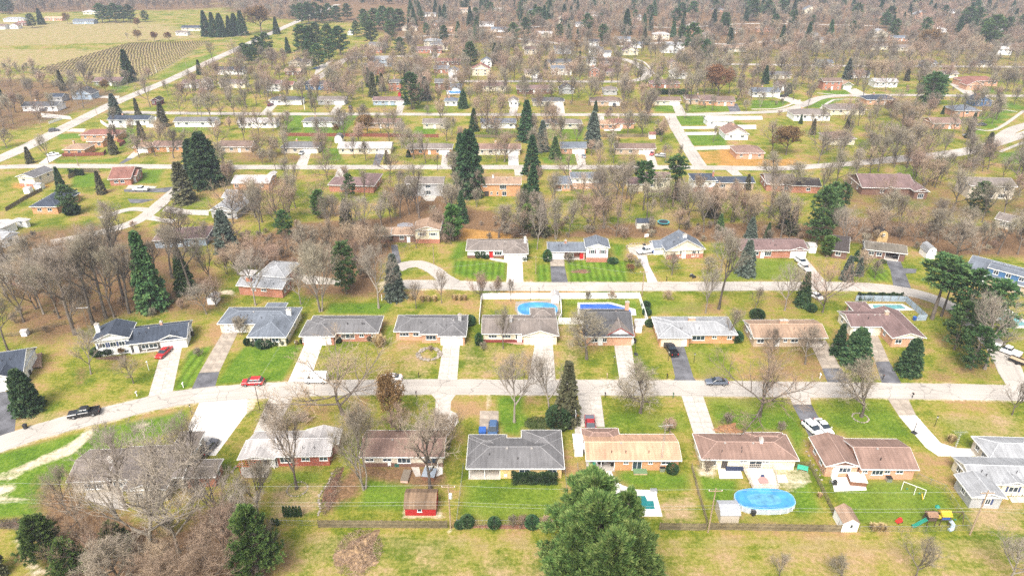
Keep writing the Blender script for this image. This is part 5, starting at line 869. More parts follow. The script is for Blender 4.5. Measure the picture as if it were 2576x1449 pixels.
def needle_mesh(P, D, size, rg, aspect=.42, per=1):
    """many small needle sprays: a kite of two triangles at P pointing along D"""
    n = len(P); D = D / (np.linalg.norm(D, axis=1, keepdims=True) + 1e-9)
    a = np.cross(D, rg.normal(size=(n, 3))); a /= np.linalg.norm(a, axis=1, keepdims=True) + 1e-9
    s = (size * rg.uniform(.6, 1.3, n))[:, None]
    V = np.stack([P, P + D * s * .5 + a * s * aspect, P + D * s, P + D * s * .5 - a * s * aspect], 1).reshape(-1, 3)
    i = np.arange(n)[:, None] * 4
    return V, np.concatenate([i + [0, 1, 2], i + [0, 2, 3]], 0)
def conifer(seed, H, Rr, style):
    rg = np.random.default_rng(seed); T = Wood(); P = []; D = []; tb = 0
    tall = style in ('scots',)
    T.tube(0, [np.array([0, 0, -.1]), np.array([0, 0, H * .5]), np.array([0, 0, H * .97])], [H * .018 + .05, H * .011, .02], 6)
    if style in ('spruce', 'blue', 'dense', 'thin'):
        nb = int({'spruce': 170, 'blue': 170, 'dense': 230, 'thin': 120}[style]); ns = {'spruce': 56, 'blue': 56, 'dense': 62, 'thin': 40}[style]
        for k in range(nb):
            t = (k + rg.random()) / nb; nt_ = int(H * 1.3); t = .55 * t + .45 * (int(t * nt_) + .5) / nt_; z = H * (.04 + .95 * t ** .95); r = Rr * (1 - t) ** (.85 if style != 'dense' else .6) * rg.uniform(.72, 1.1) + .12; az = k * 2.399 + rg.normal() * .3
            drop = -.28 + .75 * t; d = np.array([math.cos(az), math.sin(az), drop * .6]); q = np.array([0, 0, z])
            u = rg.uniform(.25, 1, ns) ** .75
            side = np.array([-math.sin(az), math.cos(az), 0]); pp = q + np.outer(u * r, d) + np.outer(rg.normal(size=ns) * .20 * r * (1 - .55 * u), side); pp[:, 2] += rg.normal(size=ns) * .12 - .10 * r * u ** 2 * 1.2
            dd = d + side * rg.normal(size=(ns, 1)) * .8 + np.array([0, 0, -.25]) + rg.normal(size=(ns, 3)) * .25
            P.append(pp); D.append(dd)
            if r > .6: T.tube(0, [q, q + d * r * .85], [.05 + .012 * r, .015], 3)
        V, F = needle_mesh(np.concatenate(P), np.concatenate(D), .34 + .02 * H, rg, .30)
    elif style in ('pine', 'scots', 'bigpine'):
        nb = {'pine': 60, 'scots': 40, 'bigpine': 165}[style]; z0 = {'pine': .14, 'scots': .55, 'bigpine': .12}[style]
        for k in range(nb):
            t = (k + rg.random()) / nb; z = H * (z0 + (1 - z0) * t); env = math.sin(math.pi * min(1, (.30 + .70 * t) ** 1.15)) ** .65 if style != 'scots' else math.sin(math.pi * (.18 + .8 * t)) ** .6
            if style == 'bigpine': tq = (int(t * 13) + .5) / 13; t = .3 * t + .7 * tq; z = H * (z0 + (1 - z0) * t); env = max(.05, 1 - t) ** .72
            r = Rr * env * rg.uniform(.6, 1.12) + .25; az = k * 2.399 + rg.normal() * .4; d = np.array([math.cos(az), math.sin(az), rg.uniform(.02, .35) + .35 * t + (.22 if style == 'bigpine' else 0)]); q = np.array([0, 0, z])
            T.tube(0, [q, q + d * r * .5, q + d * r * .95], [.05 + .012 * r, .03, .012], 3)
            nt = {'pine': 8, 'scots': 7, 'bigpine': 13}[style]
            for j in range(nt):
                u = rg.uniform(.35, 1.02) if style != 'bigpine' else rg.uniform(.42, 1.05); side = np.array([-math.sin(az), math.cos(az), 0]); c = q + d * r * u + side * rg.normal() * .28 * r * (1.1 - .6 * u) * (1 if style != 'bigpine' else .62) + np.array([0, 0, rg.normal() * .18])
                m = {'pine': 18, 'scots': 18, 'bigpine': 34}[style]; o = rg.normal(size=(m, 3)); o /= np.linalg.norm(o, axis=1, keepdims=True); o[:, 2] = np.abs(o[:, 2]) * .9 - .15; o += d * (.7 if style != 'bigpine' else 1.1)
                rad = {'pine': .42, 'scots': .42, 'bigpine': .34}[style]
                P.append(c + o * rad * rg.uniform(.1, 1, (m, 1))); D.append(o)
        V, F = needle_mesh(np.concatenate(P), np.concatenate(D), {'pine': .62, 'scots': .60, 'bigpine': .72}[style], rg, .24 if style != 'bigpine' else .12)
    else:  # columnar or rounded clipped evergreen
        n = 1500 if style == 'column' else 2200
        t = rg.random(n); az = rg.uniform(0, 6.283, n)
        if style == 'column': rr = Rr * np.sin(np.pi * np.clip(.12 + .88 * t, 0, 1)) ** .55 * rg.uniform(.75, 1.05, n); z = H * t
        else: z = H * (.04 + .94 * t); rr = Rr * np.sqrt(np.clip(1 - ((t - .45) / .56) ** 2, 0, 1)) * rg.uniform(.8, 1.05, n)
        P = np.stack([rr * np.cos(az), rr * np.sin(az), z], 1); D = np.stack([np.cos(az), np.sin(az), np.full(n, .7)], 1) + rg.normal(size=(n, 3)) * .45
        V, F = needle_mesh(P, D, .16 + .06 * Rr, rg, .5)
    return [np.array(T.v[0], dtype=np.float32), V.astype(np.float32)], [T.f[0], F]
PROTO = {}
def proto(kind, i, fn, mt, mc, H):
    (tv, cv), (tf, cf) = fn
    PROTO.setdefault(kind, []).append((big_mesh('trunk', tv, tf, mt), big_mesh('crown', cv, cf, mc), H, float(np.percentile(np.hypot(cv[:, 0], cv[:, 1]), 97))))
for i in range(3): proto('wide', i, bare_tree(11 + i, 14, .14, 1.12, 8, 1, .20, (9, 7, 8), reach=1.55), BARK, TW_PINK, 14)
for i in range(3): proto('vase', i, bare_tree(21 + i, 16, .22, .62, 8, 1, .38, (8, 6, 6)), BARK, TW_GREY, 16)
for i in range(2): proto('multi', i, bare_tree(31 + i, 15, .20, .55, 8, 3, .36, (7, 6, 6)), BARKL, TW_GREY, 15)
for i in range(2): proto('tall', i, bare_tree(41 + i, 20, .42, .62, 8, 1, .30, (7, 6, 7)), BARK, TW_GREY, 20)
for i in range(2): proto('round', i, bare_tree(51 + i, 10, .22, .85, 9, 1, .26, (8, 7, 7), oak=True), BARK, TW_GREY, 10)
for i in range(2): proto('pink', i, bare_tree(61 + i, 12, .12, .72, 8, 2, .40, (8, 7, 7)), BARK, TW_PINK, 12)
for i in range(2): proto('pale', i, bare_tree(71 + i, 15, .25, .70, 8, 1, .30, (8, 6, 6)), BARKL, leaf_mat('twigs_pale', (.20, .17, .135), (.27, .23, .185), (.35, .30, .24), .12, .01), 15)
proto('rust', 0, bare_tree(81, 9, .2, .8, 8, 1, .26, (8, 7, 8), leaves=.8), BARK, TW_RUST, 9)
proto('shrubt', 0, bare_tree(91, 3, .08, .8, 9, 3, .3, (6, 6, 6), tw=.016), BARK, TW_PINK, 3); proto('shrubt', 1, bare_tree(92, 3, .08, .8, 9, 3, .3, (6, 6, 6), tw=.016), BARK, TW_GREY, 3)
for i in range(2): proto('spruce', i, conifer(101 + i, 16, 3.6, 'spruce'), BARK, NEEDLE_D, 16)
proto('dense', 0, conifer(111, 12, 4.0, 'dense'), BARK, NEEDLE_D, 12); proto('green', 0, conifer(112, 12, 3.2, 'spruce'), BARK, NEEDLE, 12)
proto('blue', 0, conifer(121, 9, 2.7, 'blue'), BARK, NEEDLE_B, 9); proto('thin', 0, conifer(131, 13, 2.6, 'thin'), BARK, NEEDLE_O, 13)
for i in range(2): proto('pine', i, conifer(141 + i, 16, 4.8, 'pine'), BARK, NEEDLE, 16)
proto('scots', 0, conifer(151, 18, 3.4, 'scots'), BARK, NEEDLE, 18); proto('lite', 0, conifer(152, 12, 2.4, 'pine'), BARK, NEEDLE_L, 12)
proto('bigpine', 0, conifer(161, 20, 7.5, 'bigpine'), BARK, NEEDLE_L if 0 else leaf_mat('needles_foreground', (.036, .078, .022), (.095, .155, .038), (.20, .25, .075), .12, .012), 20)
proto('column', 0, conifer(171, 3, .6, 'column'), BARK, NEEDLE, 3); proto('bush', 0, conifer(172, 2, 1.2, 'bush'), BARK, NEEDLE_D, 2)
KTXT = {'wide': ('spreading pinkish bare tree', 'tree'), 'vase': ('grey upswept bare tree', 'tree'), 'multi': ('pale multi-stemmed bare tree', 'tree'), 'tall': ('tall high-crowned bare tree', 'tree'), 'round': ('fine-twigged rounded bare tree', 'tree'),
        'pink': ('bare pinkish bushy tree', 'tree'), 'pale': ('bare whitish-barked tree', 'tree'), 'rust': ('small rusty-leaved tree', 'tree'), 'shrubt': ('leafless brown shrub', 'shrub'), 'spruce': ('dark conical spruce', 'tree'), 'dense': ('dense dark evergreen', 'tree'), 'green': ('green conical fir', 'tree'), 'blue': ('blue-grey spruce', 'tree'),
        'thin': ('thin olive-grey conifer', 'tree'), 'pine': ('bushy green pine', 'tree'), 'scots': ('tall long-trunked pine', 'tree'), 'lite': ('light green narrow evergreen', 'tree'), 'bigpine': ('feathery green pine', 'tree'), 'column': ('narrow upright evergreen', 'shrub'), 'bush': ('rounded dark green bush', 'shrub')}
NAMES = {'spruce': 'spruce_tree', 'dense': 'evergreen_tree', 'green': 'fir_tree', 'blue': 'spruce_tree', 'thin': 'conifer_tree', 'pine': 'pine_tree', 'scots': 'pine_tree', 'lite': 'evergreen_tree', 'bigpine': 'pine_tree', 'column': 'upright_evergreen', 'bush': 'round_bush', 'shrubt': 'bare_shrub'}
PLANTS = []                                           # (object, kind, u, v, height)
TPOS = []
trnd = random.Random(77)
def plant(kind, loc, H, wide=1.0, label=None):
    tm, cm, H0, r0 = PROTO[kind][trnd.randrange(len(PROTO[kind]))]; k = H / H0
    o = empty(NAMES.get(kind, 'bare_tree'), (loc[0], loc[1], 0), trnd.uniform(0, 6.28)); o.scale = (k * wide, k * wide, k)
    link('trunk', tm, o); link('crown', cm, o)
    u, v = proj((loc[0], loc[1], 0)); PLANTS.append((o, kind, u, v, H, label)); TPOS.append((loc[0], loc[1])); return o
def plants(t, rows, kind=None):
    for r in rows:
        x, y, top, kd = r[:4]; wd = r[4] if len(r) > 4 else 1.0
        b = G(t, x, y); plant(kd, b, max(.5, height_to(b, fpx(t, x, top)[1])), wd)
# -- bare trees one by one (foot column, foot row, top row)
plants('F', [(385, 1405, 1090, 'pale', 1.25), (317, 1278, 1075, 'pale', 1.2), (496, 1227, 1040, 'vase', 1.2), (650, 1300, 1150, 'vase'), (205, 1330, 1190, 'wide', .75), (255, 1440, 1290, 'wide', .75), (450, 1390, 1200, 'pale', 1.2), (560, 1340, 1150, 'pale', 1.1), (170, 1290, 1170, 'vase', 1.1), (520, 1500, 1345, 'pink', 1.6), (600, 1440, 1270, 'pink', 1.2), (430, 1500, 1370, 'pink', 1.2), (330, 1500, 1340, 'round', 1.2),
    (746, 1229, 1010, 'vase', .95), (916, 1229, 1010, 'multi', 1.0), (1083, 1232, 1018, 'vase', 1.25), (985, 1075, 940, 'rust', .7), (610, 1390, 1230, 'pale', 1.2), (680, 1420, 1290, 'vase', 1.0), (895, 1105, 1015, 'pink', .9), (1010, 1110, 1010, 'pink', 1.0), (862, 1042, 868, 'wide', 1.6), (700, 1085, 1000, 'round', .9), (1130, 1130, 1030, 'pink', 1.0),
    (1294, 1061, 872, 'pale', .9), (1382, 1038, 880, 'pale', 1.0), (1611, 1038, 893, 'round', 1.1), (1476, 903, 770, 'round', 1.2), (1266, 877, 763, 'vase', .8), (1911, 1046, 868, 'wide', 1.4), (2167, 1048, 900, 'round', 1.05), (2025, 916, 822, 'round', 1.1), (1938, 900, 824, 'round', .9), (1829, 857, 768, 'vase'),
    (1775, 788, 648, 'pale', .8), (1808, 778, 566, 'tall', .9), (1974, 781, 660, 'pale', 1.0), (2069, 786, 640, 'wide', .85), (1899, 783, 718, 'vase'), (2477, 928, 737, 'pale', 1.1), (2546, 1043, 958, 'vase', 1.1), (2303, 1455, 1350, 'vase', 1.3), (2534, 1470, 1345, 'pale', 1.3), (2116, 1449, 1397, 'round', 1.2), (1960, 1452, 1395, 'vase', 1.3),
    (807, 783, 598, 'multi', 1.05), (643, 768, 615, 'pale', .9), (757, 765, 658, 'pale', .9), (953, 775, 602, 'pale', .95), (1047, 776, 705, 'vase'), (1111, 763, 673, 'vase', .8), (1211, 755, 678, 'pink', .9), (1250, 752, 690, 'pink', .8), (1285, 758, 692, 'vase', .7), (229, 941, 826, 'pale', 1.0), (336, 964, 890, 'vase', 1.2),
    (189, 842, 600, 'tall'), (235, 816, 590, 'tall', 1.1), (267, 801, 560, 'tall'), (288, 798, 600, 'vase', .9), (326, 788, 600, 'tall', 1.1), (150, 800, 640, 'vase'), (110, 790, 640, 'pale'), (60, 810, 650, 'vase'), (20, 882, 740, 'tall'), (215, 700, 560, 'wide', .75), (313, 758, 514, 'tall', .9), (280, 740, 590, 'wide', .75), (90, 740, 590, 'round', 1.2), (40, 700, 600, 'vase'), (130, 690, 580, 'wide', .75), (180, 690, 590, 'pink', 1.2), (245, 690, 580, 'wide', .75), (300, 690, 570, 'vase'),
    (484, 743, 549, 'tall', 1.1), (433, 700, 552, 'tall', 1.2), (535, 720, 600, 'vase'), (520, 790, 700, 'pale', 1.2), (545, 770, 690, 'pink', 1.1), (700, 575, 437, 'wide', .75), (744, 524, 425, 'vase'), (612, 539, 468, 'wide', .75), (660, 560, 450, 'tall'), (1007, 549, 450, 'tall', 1.1), (1055, 549, 402, 'tall', .9), (985, 560, 470, 'vase'), (1030, 540, 455, 'vase'),
    (830, 640, 545, 'pink'), (880, 640, 550, 'pink'), (920, 650, 560, 'pink', 1.1), (600, 690, 605, 'pink', 1.2), (640, 695, 615, 'pink', 1.2), (570, 690, 620, 'pink'), (780, 690, 600, 'multi', 1.1), (840, 690, 610, 'pink', 1.2), (900, 680, 590, 'wide', .75), (690, 680, 610, 'pink', 1.1), (960, 640, 560, 'vase', 1.1), (920, 580, 490, 'pale', 1.2), (870, 575, 500, 'pale', 1.2), (960, 575, 500, 'pale', 1.1),
    (1142, 549, 448, 'pale', 1.1), (1100, 590, 520, 'pink', 1.1), (1255, 598, 505, 'round', 1.35), (1398, 603, 488, 'multi', .9), (1430, 598, 496, 'vase', .8), (1519, 575, 417, 'tall', 1.1), (1550, 595, 490, 'wide', .8), (1560, 545, 405, 'tall'), (1500, 520, 400, 'vase'), (1351, 628, 483, 'pale', .6), (1310, 560, 470, 'vase'), (1770, 585, 468, 'vase', 1.1), (1732, 572, 450, 'vase'), (1811, 544, 470, 'pale', 1.1), (1839, 560, 470, 'tall'), (1964, 598, 470, 'tall', 1.1), (1985, 598, 480, 'wide', .75), (1690, 692, 632, 'round', 1.1), (1779, 690, 640, 'round', 1.1), (1813, 684, 568, 'pale', .9), (1870, 560, 480, 'pink', 1.2),
    (2128, 640, 512, 'pale', 1.2), (2403, 659, 536, 'round', 1.25), (2263, 605, 522, 'wide', .75), (2298, 608, 520, 'wide', .75), (2330, 600, 515, 'round', 1.2), (2200, 600, 520, 'pink', 1.2), (2222, 521, 436, 'wide', .75), (2395, 534, 412, 'vase', 1.2), (2345, 468, 380, 'vase'), (2485, 427, 340, 'vase'), (2558, 437, 340, 'vase'), (2209, 432, 330, 'vase', 1.2), (2281, 425, 330, 'tall'), (2303, 445, 340, 'wide', .75), (2250, 420, 320, 'vase'), (2459, 651, 550, 'tall'), (2510, 640, 540, 'tall', 1.1), (2560, 640, 530, 'vase', 1.1), (2520, 560, 450, 'tall', 1.1), (2570, 540, 430, 'vase'), (2470, 560, 450, 'vase'), (2150, 470, 370, 'tall', 1.1), (2100, 470, 365, 'vase', 1.2), (2060, 500, 400, 'vase'), (1990, 480, 395, 'round', 1.2), (1945, 465, 375, 'round'), (2170, 690, 630, 'pink', 1.2), (2200, 700, 650, 'round')])
plants('U1', [(1330, 950, 640, 'vase'), (1600, 1020, 800, 'wide', .75), (1750, 1020, 850, 'vase', 1.2), (1870, 1080, 800, 'vase', 1.3), (1960, 1040, 790, 'wide', .75), (2075, 1030, 790, 'vase', 1.2), (2185, 960, 760, 'vase'), (1180, 1180, 1040, 'vase'), (800, 870, 520, 'tall', 1.1), (740, 960, 700, 'tall'), (640, 900, 680, 'vase', 1.2), (290, 860, 680, 'vase', 1.1), (120, 1100, 820, 'vase'), (340, 1060, 930, 'wide', .75), (60, 1310, 1130, 'round', 1.2), (430, 1440, 1180, 'vase'), (1880, 545, 350, 'vase'), (2080, 525, 330, 'wide', .75), (480, 1010, 800, 'vase'), (200, 960, 790, 'wide', .75), (20, 1050, 850, 'vase'), (935, 815, 700, 'rust'), (1225, 250, 155, 'rust', .9), (1220, 365, 260, 'rust'), (1370, 370, 280, 'rust', 1.2), (1500, 370, 280, 'rust'), (1130, 350, 285, 'vase'), (600, 215, 110, 'rust'), (1490, 850, 700, 'vase'), (1640, 1250, 1130, 'vase'), (1790, 1400, 1200, 'wide', .75)])
plants('U2', [(65, 960, 780, 'vase'), (155, 930, 700, 'vase', 1.2), (370, 1190, 1010, 'vase', 1.3), (180, 1400, 1150, 'wide', .75), (320, 1390, 1180, 'pink', 1.2), (425, 945, 830, 'round', 1.2), (560, 930, 700, 'vase', 1.1), (800, 1010, 870, 'wide', .75), (1000, 890, 740, 'pink', 1.4), (1140, 1205, 1000, 'rust', 1.1), (1330, 1250, 900, 'wide', .8), (1020, 1400, 1190, 'vase', 1.1), (700, 1225, 1090, 'vase'), (1440, 1310, 1060, 'pale', .9), (1590, 800, 560, 'pale'), (1770, 910, 750, 'pink', 1.2), (1670, 1015, 920, 'round', 1.1), (1800, 1015, 930, 'round'), (2190, 1170, 800, 'wide', .8), (2100, 1010, 850, 'pink', 1.2), (880, 830, 640, 'vase', 1.1), (1050, 610, 450, 'vase', 1.2), (950, 780, 630, 'pink', 1.2), (300, 620, 500, 'wide', .75), (200, 660, 500, 'vase', 1.2), (90, 700, 540, 'vase', 1.2), (490, 700, 560, 'pink', 1.2), (1340, 640, 520, 'vase', 1.2), (1250, 430, 330, 'wide', .85), (2000, 700, 560, 'vase'), (870, 1190, 1090, 'rust', .8), (1830, 330, 130, 'pale', 1.2), (1560, 420, 300, 'vase'), (200, 290, 40, 'rust', 1.3), (1870, 460, 330, 'wide', .75), (2250, 800, 650, 'pink', 1.2)])
plants('U3', [(540, 570, 390, 'wide', .75), (320, 720, 470, 'vase', 1.2), (560, 1015, 780, 'wide', .75), (740, 1240, 1000, 'vase', .9), (980, 935, 640, 'vase', 1.2), (1280, 965, 620, 'vase', 1.0), (1440, 1055, 780, 'wide', .75), (1475, 1105, 770, 'vase', 1.2), (1170, 1035, 930, 'round'), (1830, 1055, 900, 'vase'), (2070, 985, 830, 'vase', 1.2), (2080, 1260, 1090, 'vase'), (1970, 965, 830, 'wide', .75), (90, 1185, 780, 'wide', .8), (200, 1030, 820, 'pink', 1.2), (1080, 1449, 1240, 'vase', 1.3), (1200, 1449, 1230, 'vase', 1.2), (1000, 1380, 1230, 'pink', 1.2), (1880, 930, 640, 'tall', 1.1), (2000, 830, 560, 'vase', 1.2), (2120, 860, 560, 'rust', 1.3), (2220, 830, 560, 'vase', 1.2), (1900, 560, 300, 'vase'), (870, 470, 350, 'rust', 1.2), (1230, 560, 430, 'vase'), (1100, 700, 540, 'pink', 1.3), (980, 720, 560, 'vase', 1.2), (1230, 720, 600, 'wide', .75), (700, 720, 590, 'pink'), (1780, 1449, 1260, 'vase', .7), (730, 900, 790, 'vase'), (1600, 1130, 1050, 'round', 1.2), (100, 240, 130, 'wide', .75), (1220, 220, 90, 'wide', .85), (770, 240, 90, 'pink', 1.3), (900, 230, 80, 'pink', 1.3)])
plants('U4', [(460, 1290, 990, 'vase', 1.2), (580, 1300, 1040, 'rust', 1.3), (755, 920, 680, 'vase'), (1220, 835, 650, 'vase'), (245, 935, 830, 'round', 1.2), (1380, 1374, 1000, 'vase', 1.1), (1480, 1374, 1050, 'tall', 1.2), (1600, 1380, 990, 'vase', 1.2), (1720, 1380, 980, 'vase', 1.2), (2490, 880, 690, 'wide', .75), (850, 1374, 1090, 'vase', 1.2), (1010, 1374, 1120, 'vase', 1.2), (1280, 1350, 1080, 'round', 1.3), (1900, 1300, 1090, 'vase', 1.2), (1330, 1000, 860, 'vase', 1.2), (1450, 980, 830, 'rust', 1.3), (1600, 1000, 860, 'vase', 1.2), (1980, 1130, 930, 'vase', 1.2), (2060, 630, 400, 'wide', .8), (400, 560, 400, 'wide', .85), (560, 640, 400, 'vase', 1.3), (720, 640, 480, 'pink', 1.3), (960, 480, 330, 'wide', .9), (1340, 470, 250, 'vase', 1.3), (1240, 580, 420, 'vase', 1.3), (1400, 600, 420, 'vase', 1.3), (1600, 560, 400, 'vase', 1.2), (1780, 430, 230, 'rust', 1.3), (520, 970, 920, 'pink', 1.4), (2020, 420, 230, 'pink', 1.4), (900, 300, 200, 'pink', 1.4), (550, 240, 100, 'pink', 1.5), (760, 220, 110, 'pale', 1.3), (70, 640, 420, 'vase', 1.2), (180, 700, 430, 'vase', 1.2), (640, 840, 640, 'vase')])
# -- evergreens one by one
plants('F', [(74, 1033, 930, 'dense', .95), (118, 1405, 1305, 'bigpine', 1.0), (185, 1450, 1365, 'bigpine', 1.0), (655, 1450, 1285, 'bigpine', .75), (300, 1400, 1320, 'bigpine', .9), (-15, 1450, 1330, 'thin', 1.0), (1425, 1062, 910, 'thin', .95), (2344, 803, 655, 'scots', 1.6), (2368, 796, 668, 'scots', 1.2), (2420, 825, 686, 'pine', 1.0), (2441, 930, 828, 'pine', 1.0), (2480, 860, 715, 'pine', 1.0), (2400, 880, 765, 'pine', .9), (2148, 916, 826, 'dense', 1.15), (2105, 890, 815, 'spruce', 1.1), (2283, 939, 852, 'dense', .95), (2017, 768, 684, 'spruce', 1.0), (387, 775, 582, 'green', .75), (469, 735, 626, 'green', .85), (719, 600, 533, 'pine', 1.0), (872, 740, 615, 'pine', .75), (994, 750, 640, 'blue', .8), (573, 630, 530, 'blue', 1.0), (555, 600, 540, 'thin', 1.2), (806, 549, 482, 'lite', 1.2), (882, 500, 440, 'pine', .8), (872, 570, 500, 'thin', 1.2), (257, 488, 430, 'thin', 1.1), (155, 476, 420, 'spruce'), (181, 540, 470, 'pine', 1.1), (525, 468, 333, 'dense', 1.0), (490, 440, 350, 'dense', .9), (466, 509, 407, 'thin', 1.5), (1182, 492, 326, 'dense', .75), (1160, 440, 335, 'spruce', 1.0), (1338, 440, 341, 'spruce', 1.1), (1324, 355, 252, 'spruce', 1.1), (1396, 400, 344, 'green', 1.1), (1364, 381, 304, 'blue', .8), (1490, 370, 282, 'blue', .9), (1340, 510, 412, 'spruce', 1.0), (1321, 550, 463, 'green', .9), (1359, 592, 500, 'thin', 1.3), (1326, 585, 520, 'lite', 1.2), (1140, 607, 520, 'lite', 1.0), (1162, 560, 480, 'spruce', .9), (1618, 529, 412, 'scots', .9), (1603, 488, 409, 'scots', .9), (1692, 520, 399, 'scots', 1.1), (1811, 577, 538, 'green'), (1887, 600, 548, 'blue', 1.0), (1874, 690, 605, 'blue', .95), (2053, 618, 478, 'pine', .8), (2075, 590, 465, 'pine', .7), (2110, 540, 464, 'pine', .8), (2078, 645, 597, 'lite', 1.3), (2095, 640, 600, 'lite', 1.2), (1790, 546, 468, 'thin', 1.2), (1879, 478, 438, 'thin', 1.2), (2454, 541, 462, 'pine', 1.1), (2153, 656, 630, 'dense'), (2128, 703, 644, 'blue', .9), (2158, 693, 648, 'blue', .8), (1700, 500, 455, 'spruce', 1.2), (1990, 590, 520, 'thin', 1.1), (1930, 600, 560, 'spruce'), (1240, 480, 445, 'dense', 1.4), (1970, 575, 500, 'spruce', .9)])
plants('U1', [(1150, 725, 440, 'spruce', 1.1), (1030, 1030, 830, 'blue', 1.0), (1225, 1030, 870, 'thin'), (1450, 1120, 900, 'thin', 1.2), (1770, 665, 530, 'spruce', 1.1), (270, 1445, 1300, 'thin', 1.3), (1010, 1365, 1180, 'thin', 1.2), (1260, 1235, 1070, 'thin', 1.2), (560, 800, 620, 'thin'), (30, 900, 780, 'spruce'), (1830, 325, 95, 'spruce', 1.1), (1900, 330, 110, 'spruce', 1.1), (2040, 325, 140, 'spruce', 1.1), (2150, 315, 95, 'spruce', 1.2), (1965, 330, 120, 'dense', .8), (2090, 315, 120, 'dense', .8), (910, 205, 40, 'pine', 1.2), (1030, 205, 40, 'pine', 1.2), (1160, 205, 50, 'pine', 1.2), (1290, 198, 100, 'pine', 1.2), (970, 195, 60, 'pine', 1.2), (1095, 195, 60, 'pine', 1.2), (290, 250, 130, 'pine', 1.3), (370, 220, 75, 'spruce', 1.2), (90, 130, 0, 'pine', 1.3), (30, 125, 5, 'pine', 1.3), (2170, 540, 390, 'pine', 1.2), (2240, 545, 400, 'pine', 1.2)])
plants('U2', [(335, 305, 150, 'spruce', 1.1), (435, 475, 330, 'spruce'), (570, 500, 235, 'pine', 1.1), (250, 490, 300, 'pine', 1.2), (90, 570, 400, 'pine', 1.1), (180, 520, 330, 'pine', 1.1), (640, 480, 240, 'pine', 1.1), (620, 570, 390, 'pine'), (710, 605, 400, 'pine', 1.1), (800, 550, 360, 'pine', 1.1), (900, 490, 245, 'pine', 1.2), (690, 430, 215, 'pine', 1.1), (800, 440, 225, 'pine', 1.1), (620, 210, 30, 'pine', 1.2), (740, 210, 60, 'pine', 1.2), (680, 200, 30, 'pine', 1.1), (560, 220, 40, 'pine', 1.1), (800, 190, 40, 'pine', 1.1), (1170, 400, 200, 'pine', 1.2), (1340, 360, 200, 'pine', 1.2), (1430, 490, 340, 'pine', 1.2), (1110, 240, 90, 'pine', 1.2), (1280, 270, 65, 'pine', 1.2), (1420, 270, 90, 'pine', 1.2), (1200, 260, 85, 'pine', 1.2), (1350, 280, 80, 'pine', 1.1), (1130, 300, 130, 'pine', 1.1), (1150, 770, 600, 'spruce', .9), (1190, 860, 640, 'thin', 1.1), (1480, 720, 570, 'spruce', .9), (1530, 970, 660, 'pine', 1.0), (1650, 885, 680, 'blue', 1.0), (1270, 810, 650, 'thin', 1.2), (1230, 755, 670, 'green'), (1740, 130, 0, 'spruce', 1.1), (1660, 315, 210, 'pine', 1.1), (2050, 590, 380, 'pine', 1.1), (1995, 365, 310, 'spruce'), (1985, 960, 800, 'dense', .9), (2080, 1160, 960, 'spruce', 1.1), (1500, 1390, 1330, 'dense', 1.3), (1310, 1449, 1330, 'thin', 1.3), (870, 200, 60, 'pine', 1.2), (960, 180, 40, 'pine', 1.3), (1040, 330, 190, 'pine', 1.1), (500, 170, 50, 'pine', 1.2)])
plants('U3', [(310, 390, 210, 'pine', 1.1), (540, 220, 70, 'pine', 1.1), (150, 565, 380, 'spruce'), (200, 560, 400, 'thin'), (720, 340, 220, 'pine', 1.1), (800, 350, 215, 'spruce', 1.1), (1310, 310, 80, 'spruce', 1.1), (1470, 400, 250, 'thin', 1.3), (880, 350, 260, 'spruce'), (900, 565, 450, 'spruce', .9), (600, 625, 530, 'blue', .9), (1750, 230, 80, 'pine', 1.2), (1900, 150, 20, 'pine', 1.4), (1800, 140, 30, 'pine', 1.3), (1880, 520, 220, 'pine', .9), (2010, 525, 360, 'pine', 1.1), (1800, 420, 240, 'pine', 1.0), (2080, 250, 80, 'spruce', 1.1), (2230, 390, 250, 'spruce', 1.1), (1040, 990, 890, 'spruce', 1.2), (1240, 400, 360, 'dense', 1.6), (1600, 1190, 1140, 'bush', 1.2), (2180, 260, 120, 'pine', 1.3)])
plants('U4', [(400, 705, 550, 'spruce', 1.1), (1090, 665, 490, 'blue', .9), (1770, 910, 620, 'pine', 1.0), (1730, 880, 640, 'pine', 1.0), (1830, 880, 640, 'pine', 1.0), (2340, 935, 780, 'thin', 1.3), (2110, 1160, 950, 'thin', .9), (2250, 1310, 1110, 'thin', 1.2), (2080, 260, 70, 'pine', 1.3), (2160, 250, 70, 'pine', 1.2), (2280, 410, 140, 'pine', 1.1), (2230, 380, 200, 'pine', 1.0), (2420, 290, 150, 'pine', 1.2), (100, 360, 230, 'spruce'), (1140, 280, 180, 'pine', 1.3), (1400, 240, 110, 'pine', 1.2), (600, 785, 700, 'dense', 1.2), (580, 805, 730, 'blue'), (300, 180, 10, 'pine', 1.3), (420, 150, 10, 'pine', 1.3), (540, 130, 0, 'pine', 1.3), (960, 550, 490, 'spruce'), (1890, 960, 890, 'spruce'), (2300, 360, 230, 'pine'), (800, 1130, 1000, 'thin', 1.2), (1090, 1080, 970, 'thin', 1.3), (700, 1040, 960, 'spruce'), (1590, 680, 570, 'thin', 1.3)])
for x, y, H, wd in ((1375, 815, 20, .95), (1325, 610, 18, 1.05), (1620, 750, 16.5, .6), (1680, 1060, 18, .85), (1180, 1040, 17, .75), (1500, 1130, 18, .9)):
    p = G('T3', x, y, H); plant('bigpine', p, H, wd)
